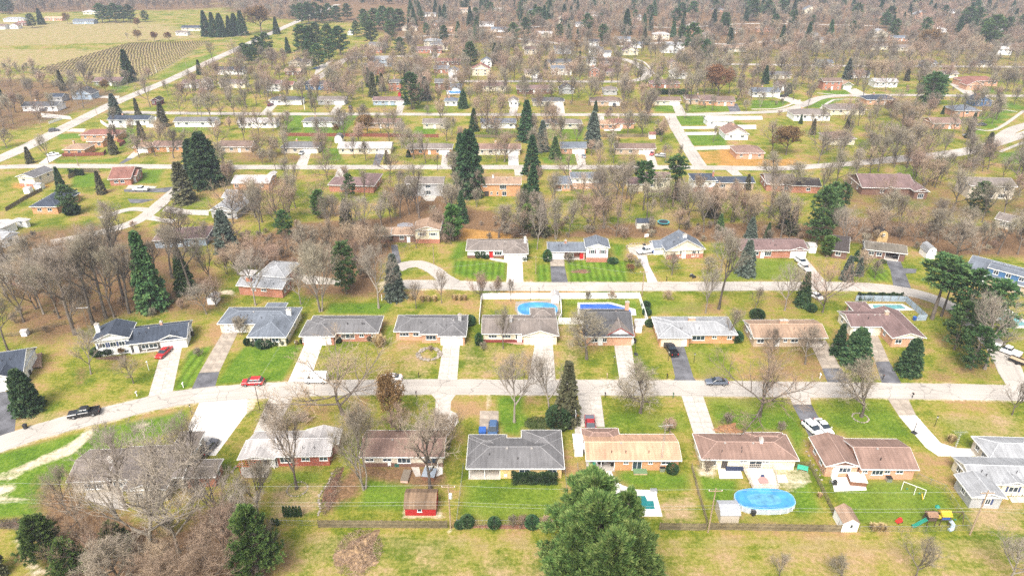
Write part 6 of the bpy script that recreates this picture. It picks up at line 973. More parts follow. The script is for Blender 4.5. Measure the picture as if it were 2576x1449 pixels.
# ---------------------------------------------------------------- vehicles
def loft(b, st, m=0):
    """stations (x, half-width, z0, z1, bevel) -> skin with chamfered corners"""
    vs = []
    for x, w_, z0, z1, c in st:
        vs += [(x, -w_ + c, z0), (x, w_ - c, z0), (x, w_, z0 + c), (x, w_, z1 - c), (x, w_ - c, z1), (x, -w_ + c, z1), (x, -w_, z1 - c), (x, -w_, z0 + c)]
    n = len(st); fs = [(i * 8 + j, i * 8 + (j + 1) % 8, (i + 1) * 8 + (j + 1) % 8, (i + 1) * 8 + j) for i in range(n - 1) for j in range(8)]
    return b.add(vs, fs + [tuple(range(8))[::-1], tuple(range((n - 1) * 8, n * 8))], m)
CGLASS = mat_glass('car_glass', (.02, .03, .04), .05); TYRE = mat('tyre_rubber', (.02, .02, .02), .9, .1); RIM = mat('wheel_rim', (.45, .46, .48), .3, .1, metal=.8)
REDL = mat('tail_light', (.5, .02, .015), .3, .05); HEADL = mat('head_light', (.75, .75, .72), .15, .05); PLAST = mat('dark_plastic', (.03, .03, .032), .6, .1)
def paint(c):
    n = 'car_paint_' + c; col = {'black': (.012, .012, .014), 'red': (.38, .018, .02), 'dred': (.28, .015, .02), 'white': (.75, .75, .75), 'silver': (.42, .43, .45), 'blue': (.05, .10, .20), 'bluegrey': (.13, .15, .19), 'grey': (.10, .10, .11), 'dkred': (.12, .012, .02)}[c]
    return mat(n, col, .22, .04, 1.0, metal=.3 if c in ('silver', 'bluegrey', 'grey') else 0, spec=.6)
TYREM = MB(); TYREM.lathe([(.18, -.1), (.30, -.115), (.34, -.08), (.34, .08), (.30, .115), (.18, .1)], 14); TYREM.v = [(x, z, y) for x, y, z in TYREM.v]; TYREM = TYREM.mesh('tyre', TYRE, True)
RIMM = MB(); RIMM.lathe([(.06, -.09), (.19, -.085), (.19, .085), (.06, .09)], 10); RIMM.v = [(x, z, y) for x, y, z in RIMM.v]; RIMM = RIMM.mesh('rim', RIM)
def car(kind, col, t, x, y, ang, label, cat=None):
    p = G(t, x, y); pm = paint(col)
    names = {'pickup': 'pickup_truck', 'sedan': 'car', 'suv': 'sport_utility_car', 'van': 'van', 'cap': 'pickup_truck', 'cover': 'pickup_truck'}
    root = empty(names[kind], (p.x, p.y, .032), R(ang), label, cat or {'pickup': 'pickup', 'cap': 'pickup', 'cover': 'pickup', 'van': 'van'}.get(kind, 'car'), 'vehicles')
    b = MB(); g = MB(); r = MB()
    if kind in ('pickup', 'cap', 'cover'):
        loft(b, [(2.85, .82, .45, .95, .1), (2.75, .93, .40, 1.08, .12), (1.1, .98, .38, 1.16, .1), (.95, .98, .38, 1.18, .08), (-1.0, .98, .38, 1.18, .06)])
        b.box(-2.85, -1.0, -.98, .98, .45, .72); b.box(-2.85, -1.0, -.98, -.86, .72, 1.2); b.box(-2.85, -1.0, .86, .98, .72, 1.2); b.box(-2.85, -2.72, -.86, .86, .72, 1.2); b.box(-1.1, -.98, -.86, .86, .72, 1.2)
        loft(g, [(1.15, .86, 1.1, 1.2, .04), (.45, .80, 1.1, 1.78, .08), (-.85, .80, 1.1, 1.78, .08), (-1.05, .84, 1.1, 1.3, .05)]); r.box(-.85, .45, -.74, .74, 1.765, 1.84, tap=.05)
        for xx in (.02, -.02): r.box(-.25, -.15, -.835, .835, 1.1, 1.78)
        if kind == 'cap': loft(r, [(-1.05, .90, 1.2, 1.85, .1), (-2.8, .90, 1.2, 1.80, .1)])
        if kind == 'cover': MB().box(-2.72, -1.1, -.87, .87, 1.19, 1.225).build('bed_cover', mat('grey_cover', (.10, .12, .15), .6, .1), root)
        wx = (1.75, -1.75); L2, W2 = 2.85, .98; ws = 1.12
    elif kind == 'suv':
        loft(b, [(2.3, .75, .42, .78, .1), (2.2, .88, .36, .95, .12), (1.0, .93, .33, 1.06, .1), (-2.0, .93, .33, 1.08, .1), (-2.3, .82, .42, 1.0, .12)])
        loft(g, [(1.15, .82, .98, 1.08, .04), (.35, .76, .98, 1.60, .1), (-1.7, .76, .98, 1.62, .1), (-2.2, .80, .98, 1.1, .05)]); r.box(-1.75, .35, -.70, .70, 1.585, 1.67, tap=.06)
        for xx in (-.35, -1.25): r.box(xx - .05, xx + .05, -.80, .80, 1.0, 1.6)
        wx = (1.42, -1.42); L2, W2 = 2.3, .93; ws = 1.02
    elif kind == 'van':
        loft(b, [(2.5, .80, .42, .95, .1), (2.35, .92, .38, 1.2, .12), (1.5, .96, .36, 1.35, .1), (-2.5, .96, .36, 1.35, .06)]); loft(r, [(1.0, .90, 1.3, 2.2, .12), (.4, .94, 1.3, 2.3, .12), (-2.48, .94, 1.3, 2.3, .1)])
        loft(g, [(1.75, .86, 1.28, 1.36, .03), (1.02, .87, 1.28, 2.1, .1), (.3, .955, 1.4, 2.0, .08)]); wx = (1.6, -1.6); L2, W2 = 2.5, .96; ws = 1.0
    else:
        loft(b, [(2.35, .70, .40, .66, .08), (2.25, .85, .32, .78, .12), (1.0, .90, .28, .92, .12), (-1.5, .90, .28, .95, .12), (-2.2, .85, .32, .92, .12), (-2.35, .72, .42, .85, .08)])
        loft(g, [(1.05, .80, .85, .93, .04), (.30, .70, .85, 1.38, .1), (-.95, .70, .85, 1.38, .1), (-1.75, .78, .85, .95, .04)]); r.box(-.95, .30, -.63, .63, 1.365, 1.43, tap=.06); r.box(-.38, -.30, -.745, .745, .9, 1.37)
        wx = (1.45, -1.4); L2, W2 = 2.35, .90; ws = .95
    b.build('body', pm, root); g.build('windows', CGLASS, root); r.build('roof', pm, root)
    for xx in wx:
        for s in (-1, 1):
            o = link('wheel', TYREM, root, (xx, s * (W2 - .10), .34 * ws), 0, ws); link('rim', RIMM, o, (0, s * .04, 0))
    for s in (-1, 1):
        zz = .78 if kind in ('sedan',) else .92
        MB().box(L2 - .16, L2 - .02, s * .62 - .14, s * .62 + .14, zz - .2, zz - .04).build('headlight', HEADL, root); MB().box(-L2 - .02, -L2 + .08, s * .70 - .12, s * .70 + .12, zz - .1, zz + .12).build('tail_light', REDL, root)
        MB().box(.85, 1.05, s * (W2 + .08) - .08, s * (W2 + .08) + .08, 1.0 * ws, 1.14 * ws).build('mirror', pm, root)
    for xx, zz in ((L2 - .08, .42), (-L2 - .03, .42)): MB().box(xx - .06, xx + .1, -W2 + .1, W2 - .1, zz - .08, zz + .1).build('bumper', PLAST if kind != 'sedan' else pm, root)
    return root
car('pickup', 'black', 'M1', 838, 1335, 197, 'black crew-cab pickup parked at the verge of the curving street')
car('sedan', 'red', 'M1', 1622, 735, 262, 'bright red car parked nose-out on the drive of the white split-level')
car('suv', 'red', 'M2', 480, 1030, 184, 'red sport utility car parked by the green lawn')
car('van', 'white', 'M2', 1105, 1005, 180, 'white van parked on the street behind the spreading bare tree')
car('sedan', 'white', 'M2', 1840, 985, 180, 'white car on the street partly hidden by a rusty small tree')
car('sedan', 'bluegrey', 'M4', 1005, 1025, 180, 'blue-grey saloon car on the street before the striped lawn')
car('pickup', 'black', 'M4', 553, 705, 98, 'black pickup parked nose-in on the asphalt drive')
car('suv', 'blue', 'T3', 430, 195, 268, 'dark blue car with pale windscreen on the concrete pad')
car('cover', 'dred', 'T3', 1275, 165, 268, 'red pickup with grey bed cover behind the orange-tan roof')
car('suv', 'white', 'T4', 1372, 225, 290, 'white car on the asphalt drive, further from the house'); car('sedan', 'white', 'T4', 1492, 205, 280, 'white saloon car tucked beside the brown brick ranch')
car('pickup', 'white', 'M5', 2180, 720, 128, 'white pickup hitched to a flatbed trailer by the right edge')
car('cap', 'white', 'N4', 310, 980, 200, 'white pickup with bed cap beside the steep-gabled house'); car('sedan', 'white', 'N4', 1872, 1140, 282, 'white saloon car, nearer of two on the long sloping drive'); car('suv', 'white', 'N4', 1842, 1085, 285, 'white car, nearer the garage of two on the long drive')
car('pickup', 'white', 'N1', 1395, 368, 178, 'white pickup on asphalt beside the red-brown roofed house'); car('sedan', 'red', 'N4', 370, 12, 250, 'red car on the third-street drive beside a silver one'); car('suv', 'silver', 'N4', 455, 35, 165, 'silver car parked next to a red car off the third street')
car('suv', 'grey', 'U1', 480, 1165, 30, 'dark car driving along the diagonal main road'); car('suv', 'dkred', 'U2', 280, 938, 80, 'dark red car in the drive of a white fourth-street house'); car('sedan', 'silver', 'U2', 560, 1362, 265, 'silver car on the drive of a grey hip-roofed house'); car('sedan', 'silver', 'U3', 935, 1392, 90, 'silver car on the drive beside a brick garage')
car('suv', 'black', 'U3', 1205, 942, 270, 'black car before the shaded brown ranch'); car('sedan', 'black', 'U3', 1615, 612, 170, 'black car at the kerb of the curving fifth street'); car('sedan', 'black', 'U4', 555, 815, 190, 'black car outside the slate cape house garage'); car('sedan', 'grey', 'U4', 2215, 1056, 175, 'dark grey saloon car crossing the far right sidewalk'); car('suv', 'silver', 'U4', 2105, 1148, 175, 'silver car on the shaded drive at far right')
car('sedan', 'blue', 'U2', 680, 614, 170, 'blue car on a drive off the curved upper street'); car('sedan', 'black', 'U2', 1900, 688, 270, 'black car on a white drive off the fifth street'); car('suv', 'grey', 'U1', 400, 985, 20, 'dark car before the long white house by the main road'); car('suv', 'black', 'N2', 905, 1180, 190, 'black car under the trees by the slate-roofed brick house')
car('suv', 'black', 'U2', 985, 958, 100, 'black car parked beneath bare trees on the fourth street'); car('sedan', 'white', 'U1', 470, 1378, 40, 'white car on a pale drive below the tan-roofed house'); car('sedan', 'white', 'M5', 285, 170, 120, 'white car peeking out behind the dark spruce'); car('suv', 'grey', 'T1', 1825, 350, 78, 'grey car on the wide white drive under bare branches'); car('suv', 'black', 'U2', 1858, 1385, 85, 'black car on a drive beside the tall dark evergreens')
tr = empty('trailer', (*G('M5', 2285, 815)[:2], .03), R(128), 'empty flatbed trailer with black wheels and wooden deck', 'trailer')
MB().box(-1.7, 1.5, -.95, .95, .55, .66).build('deck', WOODT, tr); MB().box(-1.75, 1.55, -1.0, -.95, .5, .95).build('side_rail', BLACKM, tr); MB().box(-1.75, 1.55, .95, 1.0, .5, .95).build('side_rail', BLACKM, tr); MB().tube([(1.5, -.7, .5), (2.6, 0, .5), (1.5, .7, .5)], .05, 5).build('tow_bar', BLACKM, tr)
for s in (-1, 1): link('wheel', TYREM, tr, (-.3, s * 1.1, .32), 0, .9)
at_ = empty('quad_bike', (*G('N4', 772, 1222)[:2], 0), R(300), 'black quad bike standing on the lawn near the street', 'quad bike')
MB().box(-.7, .7, -.32, .32, .45, .75, tap=.08).build('body', PLAST, at_); MB().box(-.5, .1, -.2, .2, .75, .88, tap=.05).build('seat', BLACKM, at_); MB().tube([(.4, -.45, 1.0), (.35, 0, .9), (.4, .45, 1.0)], .03, 5).build('handlebar', METAL, at_); MB().box(-.85, -.4, -.4, .4, .76, .8).build('rack', METAL, at_)
for xx in (.55, -.55):
    for s in (-1, 1): link('wheel', TYREM, at_, (xx, s * .45, .28), 0, .82)

# ---------------------------------------------------------------- sheds and small buildings
def shed(label, t, A, B, depth, h, wall, roofm, prof='x', rise=.9, win=(), door=None, name='shed', nick=None, cat='shed'):
    a = G(t, *A); b = G(t, *B); ang = math.atan2(b.y - a.y, b.x - a.x); W = (b - a).length; root = empty(name, (a.x, a.y, 0), ang, label, cat, 'sheds')
    o = .15; D = depth
    if prof in ('x', 'gx'): cs = [(0, h)] + ([(D * .12, h + rise * .62)] if prof == 'gx' else []) + [(D / 2, h + rise)] + ([(D * .88, h + rise * .62)] if prof == 'gx' else []) + [(D, h)]
    else: cs = [(0, h)] + ([(W * .12, h + rise * .62)] if prof == 'gy' else []) + [(W / 2, h + rise)] + ([(W * .88, h + rise * .62)] if prof == 'gy' else []) + [(W, h)]
    n = len(cs); wb = MB(); rb = MB(); X = prof in ('x', 'gx'); L = W if X else D
    P = (lambda s, u, z: (s, u, z)) if X else (lambda s, u, z: (u, s, z))
    sec = [(0, 0)] + cs + [(cs[-1][0], 0)]; m = len(sec)
    fl = (lambda f: f) if not X else (lambda f: f[::-1])
    wb.add([P(s, u, z) for s in (0, L) for u, z in sec], [fl(tuple(range(m))), fl(tuple(range(m, 2 * m))[::-1])] + [fl((i, i + m, (i + 1) % m + m, (i + 1) % m)) for i in range(m)])
    wb.build('wall', wall, root)
    for i in range(n - 1):
        (u0, z0), (u1, z1) = cs[i], cs[i + 1]; e0 = .12 if i == 0 else 0; e1 = .12 if i == n - 2 else 0; k = (z1 - z0) / (u1 - u0)
        q = [(u0 - e0, z0 - e0 * k + .02), (u1 + e1, z1 + e1 * k + .02)]
        rb.add([P(s, u, z + dz) for dz in (.0, .06) for s in (-o, L + o) for u, z in q], [(0, 1, 3, 2), (4, 6, 7, 5), (0, 4, 5, 1), (2, 3, 7, 6), (0, 2, 6, 4), (1, 5, 7, 3)])
    rb.build('roof', roofm, root)
    put_on_wall(root, Vector((0, 0, 0)), 0, win, W, TRIM)
    if nick: LAND.append((nick, *proj((a + (b - a) / 2))))
    return root
RW = mat('red_barn_paint', (.36, .022, .022), .7, .12, 2); RSH = mat_roof('roof_shed', (.17, .115, .075), .6)
shed('red gambrel-roofed garden shed with small white window', 'T2', (1600, 921), (1866, 923), 3.8, 1.75, RW, RSH, 'gx', 1.5, [('w', .48, .75, .85, .75)], nick='the red shed')
shed('beige metal shed with ribbed grey roof beside the blue pool', 'T4', (392, 1203), (590, 1203), 3.0, 1.9, mat('beige_metal', (.48, .42, .34), .5, .08), mat('ribbed_grey', (.30, .31, .33), .4, .1), 'gx', .8, nick='the beige metal shed')
shed('white playhouse shed with tan roof and red and blue shutters', 'T5', (188, 1064), (328, 1064), 3.2, 2.0, WHITE, roof_mat('tan'), 'y', .9, [('w', .55, .55, .8, .9)], nick='the white playhouse')
shed('pale shed with dark slate roof near the round trampoline', 'N4', (218, 744), (343, 744), 3.4, 2.1, mat('pale_siding', (.52, .49, .43), .7, .08), roof_mat('navy'), 'x', .9)
shed('white gambrel barn shed beyond the carport house', 'N5', (1385, 1040), (1478, 1042), 4.2, 2.2, WHITE, roof_mat('light'), 'gy', 1.7, [('w', .5, .5, 2.4, .5)])
shed('brown gambrel shed with yellow gable in the woods', 'N5', (905, 872), (1003, 874), 4.0, 2.2, mat('yellow_siding', (.45, .32, .15), .7, .1), roof_mat('dark'), 'gy', 1.8, [('w', .5, .9, 2.0, .8)])
shed('small white shed beside the oval pool', 'M3', (1232, 232), (1308, 232), 2.6, 2.0, WHITE, roof_mat('pale'), 'y', .8)
shed('white lean utility shed beside the white-gabled house', 'M4', (205, 522), (268, 522), 2.4, 1.9, WHITE, roof_mat('pale'), 'x', .3)
shed('white metal shed next to the long brown ranch', 'N4', (1918, 985), (1988, 985), 3.6, 2.1, WHITE, roof_mat('pale'), 'x', .5)
shed('white barn shed behind a third-street house', 'U2', (848, 1268), (915, 1268), 4, 2.2, WHITE, roof_mat('grey'), 'gy', 1.6)
shed('grey-roofed shed beside the white hip-roofed house', 'U2', (866, 1110), (916, 1110), 3.5, 2.2, WHITE, roof_mat('gblue'), 'x', 1.0); shed('white shed with reddish roof at the far fence end', 'U3', (1516, 1230), (1572, 1230), 3.5, 2.0, WHITE, roof_mat('redb'), 'x', .9)
shed('small red shed beside a blue-walled fourth-street house', 'U2', (1408, 858), (1432, 858), 2.5, 2.0, RW, roof_mat('redb'), 'y', .8); shed('white flat-roofed utility trailer beside the orange-tan ranch', 'T3', (1140, 408), (1212, 408), 4.0, 1.9, WHITE, mat('white_sheet', (.8, .8, .79), .4, .05), 'x', .12, name='utility_trailer', cat='trailer')
shed('low white outbuilding behind the cream split-level', 'N1', (345, 362), (410, 360), 3, 1.9, WHITE, roof_mat('light'), 'x', .5); shed('small white garden store below the cream split-level', 'N1', (240, 400), (300, 396), 3, 1.8, WHITE, roof_mat('pale'), 'x', .2); shed('tiny white well house on the left-hand slope', 'M1', (212, 560), (268, 556), 1.6, 1.2, WHITE, roof_mat('pale'), 'x', .3); shed('white shed half hidden in brush behind the slate house', 'M2', (30, 245), (115, 245), 3, 1.8, WHITE, roof_mat('pale'), 'y', .6)

# ---------------------------------------------------------------- pools, decks, patios
BLUEC = mat('blue_pool_cover', (.05, .22, .48), .5, .25, .7, bump=.4); BLUED = mat('blue_bubble_cover', (.03, .10, .42), .4, .2, 1.5, bump=.3); TEAL = mat('teal_pool_cover', (.012, .15, .155), .6, .15, .8); TEALP = mat('pale_teal_cover', (.10, .25, .26), .6, .2, .8); POOLW = mat('pool_wall', (.42, .47, .52), .5, .1)
def oval(cx, cy, a, b, n=40, pw=2.6):
    return [(cx + a * math.copysign(abs(math.cos(t)) ** (2 / pw), math.cos(t)), cy + b * math.copysign(abs(math.sin(t)) ** (2 / pw), math.sin(t))) for t in [2 * math.pi * i / n for i in range(n)]]
def above_pool(label, t, x0, x1, yt, yb, h=1.2):
    pl, pr = G(t, x0, (yt + yb) / 2, h), G(t, x1, (yt + yb) / 2, h); c = (pl + pr) / 2; a = (pr - pl).length / 2; b = (G(t, (x0 + x1) / 2, yt, h) - G(t, (x0 + x1) / 2, yb, h)).length / 2
    root = empty('swimming_pool', (c.x, c.y, 0), 0, label, 'pool'); n = 40; o = oval(0, 0, a, b, n); i_ = oval(0, 0, a - .18, b - .18, n)
    k = MB(); k.add([(x, y, 0) for x, y in o] + [(x, y, h) for x, y in o], [(j, (j + 1) % n, n + (j + 1) % n, n + j) for j in range(n)]); k.build('pool_wall', POOLW, root)
    k = MB(); k.add([(x, y, h + .01) for x, y in oval(0, 0, a + .1, b + .1, n)] + [(x, y, h + .06) for x, y in i_], [(j, (j + 1) % n, n + (j + 1) % n, n + j) for j in range(n)]); k.build('rim', mat('pool_rim', (.25, .42, .62), .5, .1), root)
    rg = random.Random(label); vs = []; rings = 6
    for r_ in range(rings):
        f = 1 - r_ / rings; q = oval(0, 0, (a - .02) * f, (b - .02) * f, n); vs += [(x, y, h + .08 - .20 * min(1, (1 - f) * 2.2) + rg.uniform(-.02, .02)) for x, y in q]
    vs.append((0, 0, h - .12)); fs = [(r_ * n + j, r_ * n + (j + 1) % n, (r_ + 1) * n + (j + 1) % n, (r_ + 1) * n + j) for r_ in range(rings - 1) for j in range(n)] + [((rings - 1) * n + j, (rings - 1) * n + (j + 1) % n, rings * n) for j in range(n)]
    MB().add(vs, fs).build('pool_cover', BLUEC, root, smooth=True)
    f = .62; q = oval(-a * .06, 0, a * f, b * f * .9, n); MB().add([(x, y, h - .095) for x, y in q], [tuple(range(n))]).build('puddle', mat('puddle_water', (.09, .26, .40), .18, .3, .9, spec=.3), root)
    for j in range(0, n, 2): x, y = o[j]; MB().box(x - .06, x + .06, y - .06, y + .06, 0, h + .02).build('pool_post', TRIM, root)
    return root
above_pool('large oval above-ground pool under a bright blue cover with puddles', 'T4', 560, 1183, 838, 1050); above_pool('oval pool with blue cover behind the grey-brown gabled house', 'M3', 900, 1290, 222, 350, 1.0)
def inground(label, t, pts, m, deck=None, dm=WCONC):
    W = [G(t, *p) for p in pts]; c = sum(W, Vector()) / len(W); root = empty('swimming_pool', (c.x, c.y, 0), 0, label, 'pool')
    if deck: D = [G(t, *p) - c for p in deck]; MB().prism([(p.x, p.y) for p in D], -.02, .035).build('pool_deck', dm, root)
    q = [(p.x - c.x, p.y - c.y) for p in W]; MB().prism([(x * 1.06, y * 1.08) for x, y in q], .0, .07).build('coping', WCONC, root); MB().prism(q, .0, .085).build('pool_cover', m, root); return root
inground('stepped teal-covered pool on a pale deck behind the huge pine', 'T3', [(1470, 752), (1755, 752), (1775, 796), (1828, 796), (1840, 866), (1470, 866)], TEAL, [(1415, 515), (1450, 515), (1500, 620), (1560, 660), (1680, 695), (1845, 700), (1908, 930), (1440, 930), (1420, 640)])
inground('dark blue covered pool behind the white-gabled house', 'M3', [(1512, 240), (1800, 238), (2000, 290), (2030, 340), (1520, 340)], BLUED, [(1490, 225), (1820, 222), (2060, 290), (2070, 350), (1490, 350)]); inground('pale teal covered pool behind the plum-roofed house', 'M5', [(860, 248), (1140, 248), (1195, 285), (880, 298)], TEALP, [(820, 238), (1160, 238), (1280, 300), (860, 310)])
inground('teal pool at the right edge behind the pines', 'M5', [(1995, 310), (2150, 285), (2400, 450), (2210, 458)], TEALP, [(1960, 310), (2160, 250), (2420, 440), (2400, 475), (2190, 475)]); inground('small bright pool behind a slate-roofed distant house', 'U2', [(1850, 808), (1960, 805), (1975, 826), (1870, 830)], BLUEC, [(1830, 800), (1990, 800), (1990, 835), (1840, 838)])
PALE = mat('pale_patio', (.68, .66, .62), .9, .06, 1)
def patio(t, pts, m=PALE, z=.05): return drive_sheet(t, pts, m, z, 'patio')
patio('T4', [(370, 612), (605, 612), (640, 730), (392, 732)]); patio('T4', [(992, 690), (1088, 690), (1122, 772), (1010, 774)]); patio('T5', [(108, 590), (392, 582), (412, 702), (130, 712)]); patio('T2', [(170, 500), (425, 500), (400, 592), (200, 594), (155, 550)], CONC); patio('T2', [(1650, 500), (1720, 500), (1735, 580), (1690, 585)], CONC); patio('T2', [(1870, 460), (1925, 460), (1925, 560), (1870, 582)]); patio('M3', [(660, 600), (1040, 600), (1050, 640), (900, 640)], mat('brick_path', (.40, .24, .19), .9, .2, 3))
patio('T5', [(1650, 760), (1785, 755), (1785, 810), (1680, 810)], CONC); patio('M3', [(880, 215), (1240, 195), (1310, 235), (1320, 360), (900, 350), (870, 290)], DCONC, .03); patio('T1', [(760, 690), (1060, 640), (1090, 870), (1150, 890), (940, 850), (740, 780)], CONC); patio('N3', [(110, 420), (270, 420), (240, 470), (160, 470)], CONC); patio('N2', [(1900, 700), (1960, 682), (2050, 690), (2060, 722), (1900, 722)], mat('slate_patio', (.22, .22, .24), .9, .2)); patio('U3', [(1110, 1140), (1270, 1140), (1260, 1160), (1120, 1160)]); patio('M1', [(1320, 700), (1560, 675), (1570, 690), (1300, 730)], DCONC)
def deck(label, t, pts, z, m, rail=True, rail_m=None):
    W = [G(t, *p, z) for p in pts]; c = sum(W, Vector()) / len(W); root = empty('deck', (c.x, c.y, 0), 0, label, 'deck'); q = [(p.x - c.x, p.y - c.y) for p in W]
    MB().prism(q, z - .15, z).build('platform', m, root); n = len(q)
    for i in range(n): MB().box(q[i][0] - .07, q[i][0] + .07, q[i][1] - .07, q[i][1] + .07, 0, z + (.95 if rail else 0)).build('post', m, root)
    if rail:
        for i in range(n):
            a, b = Vector((*q[i], 0)), Vector((*q[(i + 1) % n], 0)); k = MB(); L = (b - a).length
            for zz in (.45, .95): k.tube([a + Vector((0, 0, z + zz)), b + Vector((0, 0, z + zz))], .04, 4)
            for j in range(1, int(L / .35)): p = a.lerp(b, j * .35 / L); k.box(p.x - .02, p.x + .02, p.y - .02, p.y + .02, z, z + .95)
            k.build('railing', rail_m or m, root)
    return root
PDECK = mat('bleached_deck', (.55, .48, .40), .85, .15, 3)
deck('bleached wooden sun deck with railings before the blue pool', 'T4', [(640, 622), (955, 622), (985, 700), (1012, 830), (742, 830), (712, 760)], .5, PDECK); deck('raised wooden deck on posts behind the cream two-storey house', 'N4', [(312, 365), (530, 365), (530, 385), (310, 385)], 2.4, WOOD); deck('reddish wooden deck beside the pale-roofed curved-drive house', 'N2', [(395, 535), (470, 495), (535, 500), (485, 558)], .3, mat('red_deck', (.30, .17, .13), .85, .15, 3), False); deck('brown timber deck beside the navy-roofed white house', 'M1', [(268, 750), (410, 715), (410, 850), (295, 865)], .6, mat('brown_deck', (.30, .20, .14), .85, .15, 3), False)

# ---------------------------------------------------------------- fences
def panel_mesh(style, h):
    def fn():
        b = MB()
        if style in ('wood', 'redw'):
            rg = random.Random(3)
            for i in range(16): x = i / 16; b.box(x + .004, x + 1 / 16 - .004, -.02 + rg.uniform(-.006, .006), .0, .03, h * rg.uniform(.95, 1.02))
            for zz in (.25, .75): b.box(0, 1, .002, .05, h * zz, h * zz + .08)
        elif style == 'vinyl': b.box(0, 1, -.025, .025, .05, h * .97); b.box(0, 1, -.045, .045, .02, .14); b.box(0, 1, -.045, .045, h * .9, h)
        elif style == 'chain':
            b.box(0, 1, -.02, .02, h - .04, h); b.box(0, 1, -.006, .006, .03, .05); n = 18
            for i in range(n):
                for s in (-1, 1):
                    x0 = i / n; x1 = x0 + s * h * .35
                    b.add([(x0 - .0016, .0, 0.04), (x0 + .0016, .0, .04), (min(1, max(0, x1)) + .0016, 0, h - .04), (min(1, max(0, x1)) - .0016, 0, h - .04)], [(0, 1, 2, 3)])
        else:
            for zz in (.3, .62, .94): b.box(0, 1, -.035, .035, h * zz - .06, h * zz + .05)
        return b.mesh('fence_panel', {'wood': WOOD, 'redw': mat('red_fence', (.20, .06, .045), .8, .2, 2), 'vinyl': WHITE, 'chain': METAL, 'rail': WOOD, 'bluew': mat('blue_grey_fence', (.30, .36, .42), .8, .2, 2)}[style if style != 'bluew' else 'bluew'])
    if style == 'bluew':
        def fn2():
            b = MB()
            for i in range(12): b.box(i / 12 + .004, (i + 1) / 12 - .004, -.02, 0, .03, h)
            b.box(0, 1, .002, .05, h * .5, h * .55); return b.mesh('fence_panel', mat('blue_grey_fence', (.30, .36, .42), .8, .2, 2))
        return cached(('pan', style, h), fn2)
    return cached(('pan', style, h), fn)
def fence(label, t, pts, style, h=1.6, step=2.4):
    W = [G(*((t,) + p if len(p) == 2 else p)) for p in pts]; root = empty('fence', (W[0].x, W[0].y, 0), 0, label, 'fence'); O = Vector((W[0].x, W[0].y, 0))
    pmat = {'wood': WOOD, 'redw': WOODB, 'vinyl': WHITE, 'chain': METAL, 'rail': WOOD, 'bluew': WOOD}[style]; pw = {'chain': .025, 'vinyl': .065}.get(style, .05)
    post = cached(('post', style, h), lambda: MB().box(-pw, pw, -pw, pw, -.1, h + .06).mesh('post', pmat)); pan = panel_mesh(style, h)
    for a, b in zip(W, W[1:]):
        L = (b - a).length; n = max(1, round(L / step)); ang = math.atan2(b.y - a.y, b.x - a.x)
        for i in range(n):
            p = a.lerp(b, i / n) - O; link('post', post, root, (p.x, p.y, 0), ang); link('panel', pan, root, (p.x, p.y, 0), ang, (L / n, 1, 1))
    p = W[-1] - O; link('post', post, root, (p.x, p.y, 0)); return root
fence('weathered picket fence behind the red shed', 'T2', [(845, 1026), (1400, 1029), (1965, 1032)], 'wood', 1.7); fence('low wire fence in front of six small upright evergreens', 'T2', [(430, 1003), (845, 1010)], 'chain', 1.1)
fence('chain-link fence around the yard with the long dark hedge', 'T3', [(172, 510), (112, 1006), (560, 1008), (1045, 1010)], 'chain', 1.2); fence('chain-link fence running down beside the huge pine', 'T3', [(1058, 540), (1092, 1000)], 'chain', 1.2); fence('pale wire fence left of the cluttered patio', 'T3', [(1165, 500), (1178, 660)], 'chain', 1.2)
fence('weathered board fence right of the huge pine', 'T3', [(1880, 1045), (2060, 1048), (2215, 1052), ('T4', 248, 1276)], 'wood', 1.6); fence('yellowish board fence below the blue covered pool', 'T4', [(288, 1272), (800, 1280), (1300, 1290), (1672, 1297)], 'wood', 1.6)
fence('post-and-rail fence between the teal and blue pools', 'T4', [(92, 625), (160, 900), (258, 1230)], 'rail', 1.3); fence('post-and-rail fence along the right of the blue pool yard', 'T4', [(1168, 612), (1340, 605), (1480, 880), (1650, 1240)], 'rail', 1.3); fence('chain-link fence round the playset yard', 'T5', [(850, 600), (1088, 700), (1312, 1050), (800, 1062), (345, 1062)], 'chain', 1.2); fence('short wire fence beside the brown brick ranch', 'T5', [(0, 560), (75, 575), (105, 700)], 'chain', 1.2)
fence('white vinyl fence along the second street behind the oval pool', 'M3', [(520, 437), (543, 190), (900, 188), (1318, 187)], 'vinyl', 1.75); fence('white vinyl fence enclosing the dark blue pool yard', 'M3', [(1322, 187), (1700, 185), (2096, 184), (2178, 443), (2050, 444)], 'vinyl', 1.75); fence('white vinyl cross fence between two pool yards', 'M3', [(1320, 190), (1330, 380), (1300, 436), (1548, 437)], 'vinyl', 1.75)
fence('blue-grey board fence round the plum-roofed house pool', 'M5', [(690, 208), (950, 212), (1190, 217), (1392, 402), (1292, 404)], 'bluew', 1.7); fence('long brown board fence between third and fourth street yards', 'U2', [(400, 1205), (1000, 1210), (1765, 1218)], 'redw', 1.6); fence('grey fence behind the brick house with the orange roof', 'U3', [(1100, 1216), (1560, 1214)], 'wood', 1.6); fence('brown fence left of the tallest dark spruce', 'U3', [(-60, 1218), (380, 1222)], 'wood', 1.5)
